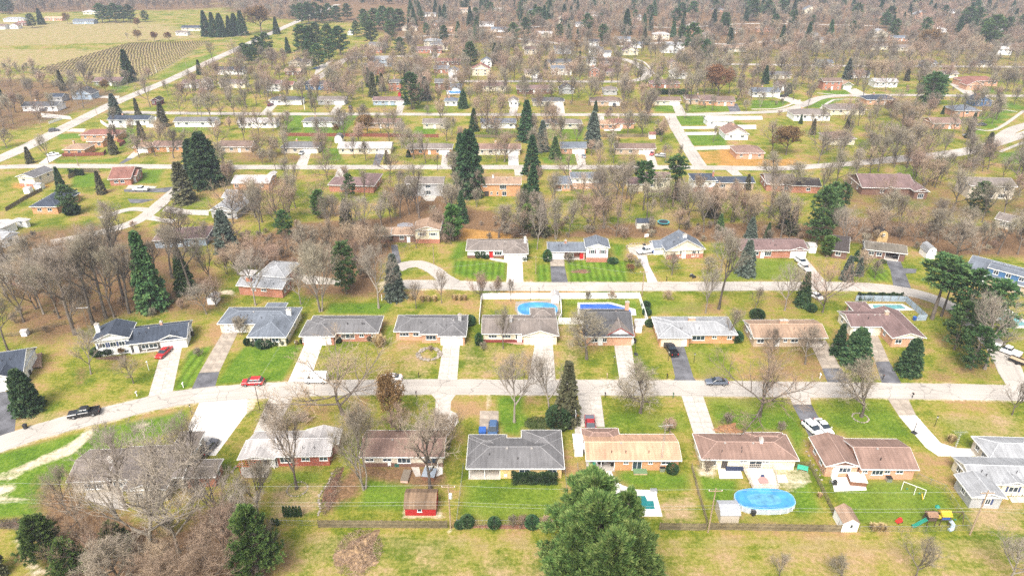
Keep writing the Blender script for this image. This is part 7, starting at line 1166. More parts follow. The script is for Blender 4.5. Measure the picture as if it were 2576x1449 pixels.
fence('board fence round the small green yard by the third street', 'N1', [(985, 190), (815, 188), (680, 252)], 'wood', 1.7); fence('white fence round the yard of the navy-roofed ranch', 'U1', [(1312, 1062), (1470, 1068), (1395, 1132), (1295, 1128)], 'vinyl', 1.7); fence('white fence left of the navy-roofed ranch', 'U1', [(895, 1092), (950, 1128), (1120, 1132)], 'vinyl', 1.7); fence('dark red fence below the tan-roofed house terrace', 'U1', [(555, 1388), (920, 1378), (940, 1350)], 'redw', 1.6); fence('brown fence beside the thin conifer near the tan-roofed house', 'U1', [(1040, 1262), (1112, 1268), (1060, 1300)], 'redw', 1.5)
fence('white roadside fence by the diagonal main road', 'U1', [(435, 1098), (548, 1060)], 'vinyl', 1.2); fence('rough wire fence along the brown creek bank', 'N3', [(1400, 745), (1900, 748)], 'chain', 1.2); fence('brown paddock fence at the right edge pool', 'M5', [(2170, 245), (2400, 255)], 'rail', 1.3); fence('brush-covered wire fence on the left-hand slope', 'M1', [(0, 570), (240, 545), (420, 500), (650, 440)], 'rail', 1.0); fence('black paddock fence under the left pines', 'M1', [(1690, 220), (1940, 200)], 'rail', 1.1); fence('fence hidden in brush beside the white barn', 'N1', [(60, 570), (260, 450), (420, 370)], 'wood', 1.4)

# ---------------------------------------------------------------- poles, wires, lamps, masts
POLEM = mat('pole_wood', (.30, .22, .15), .9, .2, 2)
def pole(t, x, y, top, label, arm=True, drum=False, r=.14, m=None, H=None):
    b = G(t, x, y); h = H or height_to(b, fpx(t, x, top)[1]); root = empty('utility_pole', (b.x, b.y, 0), 0, label, 'pole', 'utility poles'); MB().tube([(0, 0, -.2), (0, 0, h)], [r, r * .7], 8).build('shaft', m or POLEM, root)
    if arm:
        MB().box(-1.1, 1.1, -.06, .06, h - .6, h - .48).build('crossarm', POLEM, root)
        for dx in (-1, 0, 1): MB().lathe([(.05, h - .48), (.07, h - .4), (.03, h - .3)], 8, c=(dx, 0)).build('insulator', WHITE, root)
    if drum: MB().lathe([(.26, h - 2.6), (.28, h - 2.5), (.28, h - 1.7), (.2, h - 1.6)], 12, c=(.3, -.3)).build('transformer', mat('transformer_grey', (.5, .5, .5), .5, .1), root)
    return b, h
p1 = pole('T2', 1995, 1035, 690, 'wooden utility pole with transformer beside the red shed yard', drum=True, H=9.5); p2 = pole('T4', 268, 1302, 862, 'leaning wooden utility pole by the board fence', H=9.5); p3 = pole('T5', 1312, 1088, 945, 'wooden utility pole at the playset yard corner', H=9.5)
pole('M2', 543, 1278, 1030, 'dark slim lamp pole by the street opposite the red car', False, m=BLACKM, r=.09); pole('N3', 240, 1088, 905, 'pale utility pole near the tan split-level', False); pole('N3', 1245, 1188, 1010, 'thin grey pole between two striped lawns', False, r=.1); pole('M4', 270, 165, -95, 'tall wooden pole at the white vinyl fence corner'); pole('N4', 1213, 1178, 1005, 'thin grey pole by the blue-grey spruce', False, r=.1); pole('N5', 1475, 1100, 990, 'leaning thin pole near the white gambrel shed', False, r=.08)
far_poles = [pole('U1', *a) for a in ((375, 1175, 1065, 'pale roadside pole by the dark car on the main road'), (865, 1040, 865, 'pale roadside pole at the side-street turning'), (1650, 600, 500, 'roadside pole beside the vineyard'), (2170, 330, 285, 'roadside pole below the dark spruce grove'))]; pole('U2', 205, 305, 235, 'pale pole at the far end of the main road'); pole('U1', 690, 1450, 1362, 'street pole near the dark red fence', False); pole('U1', 1167, 1262, 1172, 'thin pole in the lawn beside the tan house', False); pole('N1', 778, 128, 5, 'dark pole at the edge of the third street', False); pole('U2', 582, 975, 880, 'white pole before a white fourth-street house', False, m=WHITE); pole('U1', 1385, 650, 570, 'white marker pole beside the vineyard', False, m=WHITE, r=.1); pole('M2', 1750, 205, 145, 'short white post among leafless brush', False, m=WHITE, r=.1)
WIREM = mat('wire_aluminium', (.35, .35, .35), .5, .05)
def wire(label, pts, r=.012, sag=.5):
    out = []
    for a, b in zip(pts, pts[1:]):
        for i in range(8): t_ = i / 8; p = a.lerp(b, t_); p.z -= sag * 4 * t_ * (1 - t_); out.append(p)
    out.append(pts[-1]); o = MB().tube(out, r, 4).build('overhead_wire', WIREM); tag(o, label, 'wire', 'overhead wires')
def up(p, z): return Vector((p[0].x, p[0].y, z))
lf = Vector((p1[0].x - 75, p1[0].y + 1, 0)); rt = Vector((p3[0].x + 45, p3[0].y - 1, 0))
for z, lab in ((9.35, 'topmost overhead wire along the back fences'), (5.9, 'middle overhead wire along the back fences'), (5.2, 'lowest overhead wire along the back fences')): wire(lab, [lf + Vector((0, 0, z - .3)), up(p1, z), up(p2, z), up(p3, z), rt + Vector((0, 0, z - .3))], .013)
mid = G('M2', 1050, 150, 6.5)
wire('service wire crossing the green front lawn', [G('M2', 495, 1030, 7.6), mid]); wire('second service wire crossing the green front lawn', [G('M2', 500, 1040, 7.0), G('M2', 1000, 160, 6.0)])
wire('overhead wire along the second street', [G('N3', -60, 1150, 7.5), G('N3', 1245, 1020, 7.5), G('M4', 270, -60, 7.5), G('N4', 1213, 1015, 7.5), G('N5', 1475, 1000, 7.5)])
for k in range(3): wire('roadside wire along the diagonal main road, %s' % ('upper', 'middle', 'lower')[k], [up(q, q[1] - .3 - .5 * k) for q in far_poles], .03, .8)
def antenna(t, x, y, top, label):
    b = G(t, x, y); h = height_to(b, fpx(t, x, top)[1]); root = empty('television_mast', (b.x, b.y, 0), R(8), label, 'antenna', 'television masts'); k = MB()
    for dx, dy in ((-.13, -.08), (.13, -.08), (0, .15)): k.tube([(dx, dy, 0), (dx, dy, h - .6)], .025, 4)
    for i in range(int(h / .5)): z = i * .5; k.tube([(-.13, -.08, z), (.13, -.08, z + .25)], .012, 3); k.tube([(.13, -.08, z), (0, .15, z + .25)], .012, 3)
    k.build('lattice', METAL, root); a = MB(); a.tube([(-1.3, 0, h - .3), (1.3, 0, h - .3)], .03, 4)
    for i in range(9): x_ = -1.2 + i * .3; l = .9 - .06 * i; a.tube([(x_, -l, h - .3), (x_, l, h - .3)], .018, 4)
    a.build('aerial', METAL, root)
antenna('T3', 1885, 525, 125, 'lattice television mast beside the orange-tan ranch'); antenna('T5', 1185, 330, 185, 'television mast above the corner house drive'); antenna('M1', 885, 500, 265, 'television mast rising left of the white split-level'); antenna('N3', 1120, 845, 785, 'television mast behind the white ranch with red door')
def lamp(t, x, y, label, h=2.2, m=BLACKM):
    b = G(t, x, y); root = empty('lamp_post', (b.x, b.y, 0), 0, label, 'lamp post', 'garden lamp posts'); MB().tube([(0, 0, 0), (0, 0, h)], .05, 6).build('post', m, root); MB().lathe([(.06, h), (.14, h + .08), (.16, h + .32), (.05, h + .42)], 8).build('lantern', mat('lantern_glass', (.5, .48, .42), .2, .1), root); MB().lathe([(.19, h + .36), (.04, h + .52)], 8).build('cap', m, root)
lamp('M2', 905, 715, 'black garden lamp post right of the vivid green lawn', 2.6); lamp('M3', 85, 835, 'black lamp post by the peach brick house drive', 1.6); lamp('M3', 1850, 825, 'black lamp post on the lawn of the white-gabled house', 1.6); lamp('M4', 783, 822, 'black lamp post on the lawn of the pale-roofed ranch'); lamp('M4', 530, 800, 'thin black lamp post behind the black pickup'); lamp('T5', 1003, 150, 'dark lamp post on the corner house lawn'); lamp('M1', 1472, 895, 'white lamp post on the leaf-strewn lawn', 2.0, WHITE); lamp('M1', 1895, 1330, 'slim black lamp post beside the wide white drive', 2.0)
lamp('M3', 1022, 195, 'left of two dark lanterns behind the oval pool', 3.0); lamp('M3', 1107, 195, 'right of two dark lanterns behind the oval pool', 3.0); lamp('N3', 1365, 1095, 'black lamp post by the asphalt and concrete drive', 2.0)
def hoop(t, x, y, label, ang=0, h=3.0):
    b = G(t, x, y); root = empty('basketball_hoop', (b.x, b.y, 0), R(ang), label, 'basketball hoop', 'basketball hoops'); MB().tube([(0, 0, 0), (0, 0, h), (0, -.6, h + .4)], .06, 6).build('pole', BLACKM, root); MB().box(-.7, .7, -.66, -.62, h, h + 1.0).build('backboard', WHITE, root)
    k = MB(); k.tube([(.23 * math.cos(i * .785), -.92 + .23 * math.sin(i * .785), h + .15) for i in range(9)], .02, 4); k.build('rim', mat('hoop_orange', (.5, .12, .02), .5, .1), root); MB().box(-.5, .5, -.2, .7, 0, .22, tap=.08).build('base', PLAST, root)
hoop('T3', 1115, 160, 'portable basketball hoop beside the drive left of the red pickup', 90); hoop('T5', 820, 205, 'basketball hoop along the corner house drive', -60); hoop('M3', 2055, 735, 'basketball hoop beside the white-gabled house drive', -90); hoop('N4', 298, 905, 'basketball hoop above the white pickup with bed cap', 20)
def mailbox(t, x, y, label, m=BLACKM, pm=None):
    b = G(t, x, y); root = empty('mailbox', (b.x, b.y, 0), 0, label, 'mailbox', 'kerbside mailboxes'); MB().box(-.06, .06, -.06, .06, 0, 1.05).build('post', pm or m, root); k = MB(); prof = [(-.11, 0), (.11, 0), (.11, .14), (.06, .22), (-.06, .22), (-.11, .14)]
    k.add([(x_, y_, 1.05 + z_) for y_ in (-.28, .28) for x_, z_ in prof], [tuple(range(6)), tuple(range(6, 12))[::-1]] + [(i, i + 6, (i + 1) % 6 + 6, (i + 1) % 6) for i in range(6)]); k.build('box', m, root); MB().box(.115, .135, -.1, -.02, 1.15, 1.4).build('flag', REDL, root)
for a in (('M1', 1355, 1150, 'white mailbox on a chunky post by the white split-level drive', WHITE), ('M1', 1812, 1062, 'white mailbox at the edge of the striped lawn strip', WHITE), ('M2', 2113, 965, 'black mailbox before the peach brick house'), ('M3', 968, 970, 'dark mailbox before the grey-brown gabled house'), ('M3', 1780, 972, 'tan mailbox before the white-gabled house', WOODT), ('M4', 518, 978, 'black mailbox by the asphalt drive with the black pickup'), ('M5', 342, 972, 'white mailbox at the leafy verge of the tan ranch', WHITE), ('M5', 1253, 1165, 'black mailbox across from the two dark evergreens'), ('M5', 962, 985, 'dark mailbox at the plum-roofed house drive'), ('N4', 514, 1260, 'black mailbox on the second street by the gravel drive'), ('M2', 992, 1135, 'brown mailbox under the spreading bare tree', WOODB), ('M2', 2088, 1150, 'dark mailbox by the curved driveway apron'), ('M3', 1760, 1160, 'thin dark mailbox by the rounded bare tree'), ('M4', 578, 1165, 'green mailbox across from the white-gabled house', mat('green_box', (.05, .12, .06), .6, .1)), ('N2', 1275, 105, 'black mailbox beside the third street')): mailbox(*a)
def bin_(t, x, y, label, m=PLAST):
    b = G(t, x, y); root = empty('wheeled_bin', (b.x, b.y, .02), R(10), label, 'trash bin', 'wheeled bins'); k = MB(); k.add([(-.24, -.28, .1), (.24, -.28, .1), (.24, .28, .1), (-.24, .28, .1), (-.31, -.36, 1.0), (.31, -.36, 1.0), (.31, .36, 1.0), (-.31, .36, 1.0)], [(3, 2, 1, 0), (4, 5, 6, 7), (0, 1, 5, 4), (1, 2, 6, 5), (2, 3, 7, 6), (3, 0, 4, 7)]); k.build('body', m, root); MB().box(-.33, .33, -.40, .36, 1.0, 1.09, tap=.03).build('lid', m, root)
    for s in (-1, 1): link('wheel', TYREM, root, (s * .28, .3, .12), R(90), .35)
BLUEB = mat('blue_plastic', (.03, .10, .35), .5, .1)
for a in (('M3', 262, 622, 'dark bin before the peach brick garage, left of pair'), ('M3', 290, 622, 'dark bin before the peach brick garage, right of pair'), ('M3', 322, 635, 'blue bin beside the peach brick garage', BLUEB), ('M3', 2052, 622, 'dark teal bin beside the white-gabled garage'), ('M4', 446, 610, 'dark blue bin at the pale-roofed ranch corner', BLUEB), ('M1', 1905, 552, 'black bin at the end of the white split-level'), ('T1', 226, 165, 'black bin standing alone at the street verge by the asphalt drive'), ('M5', 1273, 400, 'bright blue bin at the blue-grey fence end', BLUEB), ('N4', 388, 990, 'blue bin beside the white pickup with bed cap', BLUEB), ('M1', 296, 935, 'black bin at the red wall of the navy-roofed house'), ('N3', 1055, 1055, 'dark bin by the white ranch garage'), ('N5', 1075, 1040, 'dark bin under the open carport, left one'), ('N5', 1108, 1042, 'dark bin under the open carport, right one'), ('T4', 745, 1120, 'dark pool pump tub on the pad below the blue pool')): bin_(*a)

# ---------------------------------------------------------------- garden and play things
pg = empty('pergola', (*G('T2', 240, 585)[:2], 0), R(-2), 'orange-stained wooden pergola on the patio of the red brick ranch', 'pergola'); ORW = mat('orange_stain', (.42, .12, .05), .8, .15, 3)
for x in (-1.5, 1.2):
    for y in (0, 2.6): MB().box(x, x + .12, y, y + .12, 0, 2.3).build('post', ORW, pg)
for y in (0, 2.6): MB().box(-1.8, 1.6, y + .03, y + .1, 2.3, 2.45).build('beam', ORW, pg)
for i in range(9): MB().box(-1.7 + i * .4, -1.65 + i * .4, -.3, 3.0, 2.46, 2.58).build('rafter', ORW, pg)
for i in range(6): MB().box(-1.8, 1.7, -.2 + i * .56, -.16 + i * .56, 2.585, 2.63).build('slat', ORW, pg)
def playset():
    c = G('T5', 1010, 985); root = empty('playset', (c.x, c.y, 0), 0, 'colourful climbing playset with green slide and yellow canopies', 'playset'); root.scale = (.78, .78, .72); D = mat('play_brown', (.09, .06, .05), .8, .2); Y = mat('play_yellow', (.42, .30, .02), .6, .2); Gn = mat('play_green', (.02, .20, .14), .4, .1); Bl = mat('play_blue', (.04, .09, .28), .5, .1); Rd = mat('play_red', (.22, .13, .08), .7, .2)
    for x0, w_, h in ((-2.2, 1.6, 1.5), (.4, 1.8, 1.8)):
        for x in (x0, x0 + w_):
            for y in (-.8, .8): MB().box(x - .06, x + .06, y - .06, y + .06, 0, h + 1.5).build('post', D, root)
        MB().box(x0, x0 + w_, -.8, .8, h - .1, h).build('platform', D, root)
        for y in (-.82, .82): MB().box(x0, x0 + w_, y - .02, y + .02, h + .1, h + .8).build('guard_panel', D if x0 < 0 else Bl, root)
    k = MB(); k.add([(-2.5, -1.0, 2.7), (-.3, -1.0, 2.7), (-.3, 1.0, 2.7), (-2.5, 1.0, 2.7), (-2.5, 0, 3.4), (-.3, 0, 3.4)], [(0, 1, 5, 4), (2, 3, 4, 5), (3, 0, 4), (1, 2, 5)]); k.build('canopy', Rd, root)
    k = MB(); k.add([(.2, -1.1, 3.0), (2.4, -1.1, 3.0), (2.4, 1.1, 3.0), (.2, 1.1, 3.0), (.2, 0, 3.8), (2.4, 0, 3.8)], [(0, 1, 5, 4), (2, 3, 4, 5), (3, 0, 4), (1, 2, 5)]); k.build('canopy', Y, root)
    k = MB(); k.tube([(-.6, -.3, 2.3), (.4, -.3, 2.3)], .45, 10); k.build('tunnel', Y, root)
    k = MB(); pts = [(-2.2, -.3, 1.5), (-3.0, -.5, 1.2), (-4.0, -.8, .7), (-4.9, -1.1, .35), (-5.5, -1.2, .3)]
    for a, b in zip(pts, pts[1:]):
        for (y0, y1, dz) in ((-.35, .35, 0),): k.add([(a[0], a[1] + y0, a[2]), (a[0], a[1] + y1, a[2]), (b[0], b[1] + y1, b[2]), (b[0], b[1] + y0, b[2])], [(0, 1, 2, 3)])
        for s in (-.35, .35): k.tube([(a[0], a[1] + s, a[2] + .1), (b[0], b[1] + s, b[2] + .1)], .09, 5)
    k.build('slide', Gn, root); k = MB(); k.tube([(2.3, -.9, 1.7), (2.8, -1.4, 1.0), (2.3, -2.0, .4), (1.6, -2.2, .3)], .42, 9); k.build('tube_slide', mat('play_slate', (.35, .42, .48), .4, .1), root)
    MB().tube([(2.2, .4, 2.9), (5.4, .4, 2.9)], .08, 6).build('swing_beam', D, root)
    for s in (-.9, .9): MB().tube([(5.4, .4, 2.9), (5.6, .4 + s, 0)], .07, 5).build('swing_leg', D, root)
    for x in (3.2, 4.3):
        MB().tube([(x, .4, 2.85), (x, .4, .6)], .015, 4).build('swing_rope', METAL, root); MB().box(x - .22, x + .22, .25, .55, .55, .6).build('swing_seat', Gn, root)
    k = MB(); k.lathe([(.5, 3.3), (.55, 3.6), (.3, 3.95), (.05, 4.1)], 8, c=(.3, 1.3)); k.build('turret', Gn, root)
playset()
rb = empty('toy_car', (*G('T5', 692, 980)[:2], 0), R(20), 'small red toy car on the lawn left of the green slide', 'toy'); MB().box(-.55, .55, -.32, .32, .15, .55, tap=.08).build('body', mat('toy_red', (.5, .04, .03), .5, .1), rb); MB().box(-.2, .4, -.28, .28, .55, .95, tap=.12).build('roof', mat('toy_red', (.5, .04, .03)), rb)
for x in (-.35, .35):
    for s in (-1, 1): link('wheel', TYREM, rb, (x, s * .3, .15), 0, .42)
sw = empty('swing_set', (*G('T5', 815, 720)[:2], 0), R(-36), 'white A-frame swing set on the lawn above the playset', 'swing set'); sw.scale = (.58, .65, .72); MB().tube([(-3, 0, 2.1), (3, 0, 2.1)], .06, 6).build('top_bar', WHITE, sw)
for x in (-3, .4, 3):
    for s in (-1, 1): MB().tube([(x, 0, 2.1), (x, s * .9, 0)], .06, 5).build('leg', WHITE, sw)
for x in (-1.6, 1.7): MB().tube([(x - .2, 0, 2.05), (x - .2, 0, .5)], .015, 4).build('chain', METAL, sw); MB().box(x - .25, x + .25, -.15, .15, .45, .5).build('swing_seat', mat('play_green', (.02, .2, .14)), sw)
MB().tube([(2.3, -.2, .8), (2.9, -1.6, .15)], .18, 6).build('slide', mat('play_yellow', (.62, .45, .02)), sw)
tp = empty('trampoline', (*G('N4', 482, 700)[:2], 0), 0, 'round trampoline with teal rim on the wooded lawn', 'trampoline'); MB().lathe([(1.55, .965), (1.55, .98)], 28).build('jumping_mat', mat('tramp_mat', (.03, .035, .045), .7, .1), tp); k = MB(); k.lathe([(1.5, .90), (2.0, .90), (2.0, .96), (1.5, .96)], 28); k.build('rim_pad', mat('teal_pad', (.06, .28, .30), .6, .1), tp)
for i in range(6): a = i * 1.047; MB().tube([(1.9 * math.cos(a), 1.9 * math.sin(a), .9), (1.95 * math.cos(a), 1.95 * math.sin(a), 0)], .03, 5).build('leg', METAL, tp)
def tub(t, x, y, label, w_=2.1, d=2.1, h=.9, top=WHITE, body=WOODB):
    b = G(t, x, y); root = empty('hot_tub', (b.x, b.y, 0), R(-8), label, 'hot tub'); MB().box(-w_ / 2, w_ / 2, -d / 2, d / 2, 0, h).build('cabinet', body, root); MB().box(-w_ / 2 - .08, -.01, -d / 2 - .08, d / 2 + .08, h, h + .12, tap=.03).build('cover', top, root); MB().box(.01, w_ / 2 + .08, -d / 2 - .08, d / 2 + .08, h, h + .12, tap=.03).build('cover', top, root)
tub('T2', 1812, 580, 'hot tub under a grey cover behind the tan-roofed ranch', 2.2, 2.2, .9, mat('grey_tub_cover', (.24, .27, .31), .6, .1)); tub('T5', 320, 625, 'hot tub under a white cover on the pale patio', 2.7, 2.4, 1.0)
def table(t, x, y, label, m, n=4, r=.6):
    b = G(t, x, y); root = empty('garden_table', (b.x, b.y, .05), 0, label, 'table'); MB().lathe([(r, .70), (r, .74)], 16).build('table_top', m, root); MB().tube([(0, 0, 0), (0, 0, .7)], .05, 6).build('pedestal', METAL, root); MB().lathe([(.3, 0), (.28, .05)], 10).build('base', METAL, root)
def chair(t, x, y, label, m, ang=0):
    b = G(t, x, y); root = empty('garden_chair', (b.x, b.y, .05), R(ang), label, 'chair', 'garden chairs'); MB().box(-.28, .28, -.28, .28, .38, .44).build('seat', m, root); MB().box(-.28, .28, .24, .30, .44, .95).build('backrest', m, root)
    for a in (-.26, .22):
        for c in (-.26, .22): MB().box(a, a + .04, c, c + .04, 0, .38).build('leg', m, root)
    for a in (-.32, .27): MB().box(a, a + .05, -.25, .28, .60, .64).build('armrest', m, root)
table('T4', 850, 785, 'round garden table on the bleached deck', mat('rosy_table', (.40, .22, .20), .5, .1), r=.9); chair('T4', 790, 770, 'pale chair on the deck left of the round table', WHITE, 60); chair('T4', 905, 775, 'pale chair on the deck right of the round table', WHITE, -70); chair('T4', 935, 790, 'white chair at the right railing of the deck', WHITE, -90); chair('T4', 845, 745, 'dark blue chair on the deck behind the round table', NAVY, 0); chair('T2', 1465, 492, 'white chair against the cream wall of the tan-roofed ranch', WHITE, 180); chair('T3', 540, 590, 'white chair beside the long dark hedge', WHITE, 180); chair('T3', 1330, 475, 'pale chair on the cluttered covered patio, left one', WHITE, 150); chair('T3', 1400, 475, 'grey chair on the cluttered covered patio, right one', METAL, 200); table('T3', 1365, 485, 'dark round table on the cluttered covered patio', BLACKM)
for x, lab in ((1680, 'left white chair at the corner house terrace'), (1730, 'white chair in the middle of the corner house terrace'), (1775, 'rightmost white chair of the corner house terrace')): chair('T5', x, 752, lab, WHITE, 180)
def grill(t, x, y, label):
    b = G(t, x, y); root = empty('barbecue', (b.x, b.y, .05), 0, label, 'barbecue', 'barbecues'); MB().box(-.35, .35, -.25, .25, .1, .8).build('cabinet', BLACKM, root); k = MB(); k.lathe([(.34, 0), (.32, .15), (.2, .28), (.05, .3)], 10); k.v = [(x_, y_ * .8, z_ + .82) for x_, y_, z_ in k.v]; k.build('hood', BLACKM, root); MB().box(-.75, -.36, -.22, .22, .76, .8).build('side_shelf', METAL, root)
grill('T3', 1472, 490, 'black barbecue at the right of the covered patio'); grill('T4', 858, 605, 'black barbecue on the bleached deck by the house'); grill('T5', 130, 655, 'dark barbecue on the left of the pale patio')
bench = empty('garden_bench', (*G('T4', 1268, 645)[:2], 0), R(-20), 'teal garden bench in the fence corner by the blue pool', 'bench'); TB = mat('teal_paint', (.06, .38, .26), .5, .1); MB().box(-.9, .9, -.3, .3, .42, .48).build('seat', TB, bench); MB().box(-.9, .9, .26, .32, .5, .98).build('backrest', TB, bench)
for a in (-.85, .78):
    for c in (-.28, .2): MB().box(a, a + .07, c, c + .07, 0, .42).build('leg', TB, bench)
def block(name, t, x, y, label, cat, w_, d, h, m, lid=None, ang=0):
    b = G(t, x, y); root = empty(name, (b.x, b.y, .02), R(ang), label, cat); MB().box(-w_ / 2, w_ / 2, -d / 2, d / 2, 0, h, tap=.02).build('body', m, root); MB().box(-w_ / 2 - .04, w_ / 2 + .04, -d / 2 - .04, d / 2 + .04, h, h + .07, tap=.02).build('lid', lid or m, root)
block('covered_furniture', 'T4', 545, 632, 'dark blue covered garden furniture against the cream wall', 'cover', 3.2, .9, .7, mat('navy_cover', (.03, .04, .08), .7, .1)); block('planter_box', 'T2', 1605, 590, 'long pinkish raised planter box on the bare yard', 'planter', 1.3, 2.8, .5, mat('pink_planter', (.55, .36, .30), .8, .1), JOINT, -5); block('storage_box', 'T2', 1315, 478, 'grey storage box against the tan-roofed ranch', 'box', 1.2, .6, .6, mat('grey_box', (.28, .30, .34), .6, .1)); block('storage_box', 'T2', 1528, 488, 'dark green storage tub by the tan-roofed ranch', 'box', .8, .7, .6, mat('green_tub', (.03, .10, .08), .6, .1)); block('air_conditioner', 'T3', 1902, 528, 'grey air conditioner unit against the orange brick wall', 'air conditioner', .9, .9, .85, METAL, BLACKM); block('air_conditioner', 'T5', 600, 618, 'pale air conditioner unit behind the brown brick ranch', 'air conditioner', .9, .9, .8, METAL, BLACKM); block('doormat_step', 'T3', 1710, 545, 'wooden step with green mat at the patio door', 'step', 2.4, 1.4, .35, WOODT, mat('green_mat', (.12, .20, .10), .9, .1)); block('pool_equipment', 'T4', 680, 1065, 'dark pool filter beside the blue pool', 'pool filter', .9, .6, .6, PLAST); block('tarp_bundle', 'T4', 830, 1085, 'white tarpaulin bundle below the blue pool', 'tarpaulin', 1.6, .6, .35, WHITE); block('blue_cart', 'T3', 338, 212, 'bright blue covered cart beside the dark blue car', 'cart', 1.3, 1.7, 1.1, BLUEB); block('storage_box', 'T3', 1828, 722, 'white box with grey lid on the pool deck', 'box', 1.1, .7, .6, WHITE, METAL); block('patio_heater', 'T3', 1308, 478, 'turquoise tub on the cluttered covered patio', 'tub', .5, .5, .6, TB); block('storage_box', 'T5', 120, 585, 'white cabinet at the back wall of the brown brick ranch', 'cabinet', .9, .6, 1.5, WHITE)
RED_ = leaf_mat('twigs_red', (.16, .05, .04), (.22, .08, .06), (.28, .11, .09), .1)

# ---------------------------------------------------------------- hedges, shrubs, grasses, stones
def hedge(t, x0, x1, y, h, d, label, m=NEEDLE_D):
    a, b = G(t, x0, y), G(t, x1, y); L = (b - a).length; n = int(L * 420); rg = np.random.default_rng(int(x0)); u = rg.random(n); th = rg.uniform(-.2, math.pi + .2, n); lump = 1 + .10 * np.sin(u * L * 2.1 + 1) + .05 * np.sin(u * L * 5)
    P = np.stack([u * L, np.cos(th) * d / 2 * lump, np.maximum(0.02, np.abs(np.sin(th)) ** .6 * h * lump)], 1); D = np.stack([rg.normal(size=n) * .5, np.cos(th), np.sin(th) + .2], 1) + rg.normal(size=(n, 3)) * .3
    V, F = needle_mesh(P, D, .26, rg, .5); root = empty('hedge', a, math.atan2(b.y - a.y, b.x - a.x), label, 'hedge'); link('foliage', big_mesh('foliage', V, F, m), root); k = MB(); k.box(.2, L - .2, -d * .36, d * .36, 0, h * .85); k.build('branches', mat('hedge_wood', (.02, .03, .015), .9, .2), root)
hedge('T3', 590, 990, 620, 1.6, 1.9, 'long dark clipped hedge behind the yellow brick house'); hedge('N1', 690, 830, 215, 2.2, 1.2, 'dark green hedge by the third-street board fence'); hedge('U3', 1590, 1860, 838, 3.0, 2.0, 'row of dark evergreens behind a brown fourth-street house', NEEDLE); hedge('T3', 800, 920, 230, 1.2, 1.5, 'low dark planting by the notch of the grey hip roof') if 0 else None
hedge('M5', 710, 1150, 200, 1.9, .9, 'dark climbing plants along the blue-grey fence')
def sh(kind, t, x, y, H, wd, label): plant(kind, G(t, x, y), H, wd, label)
for i, x in enumerate((550, 577, 605, 635, 660, 690)): sh('column', 'T2', x, 932, 2.4, .5, '%s of six narrow upright evergreens on the dry lawn' % ('leftmost' if i == 0 else 'rightmost' if i == 5 else ORD[i] + ' from left'))
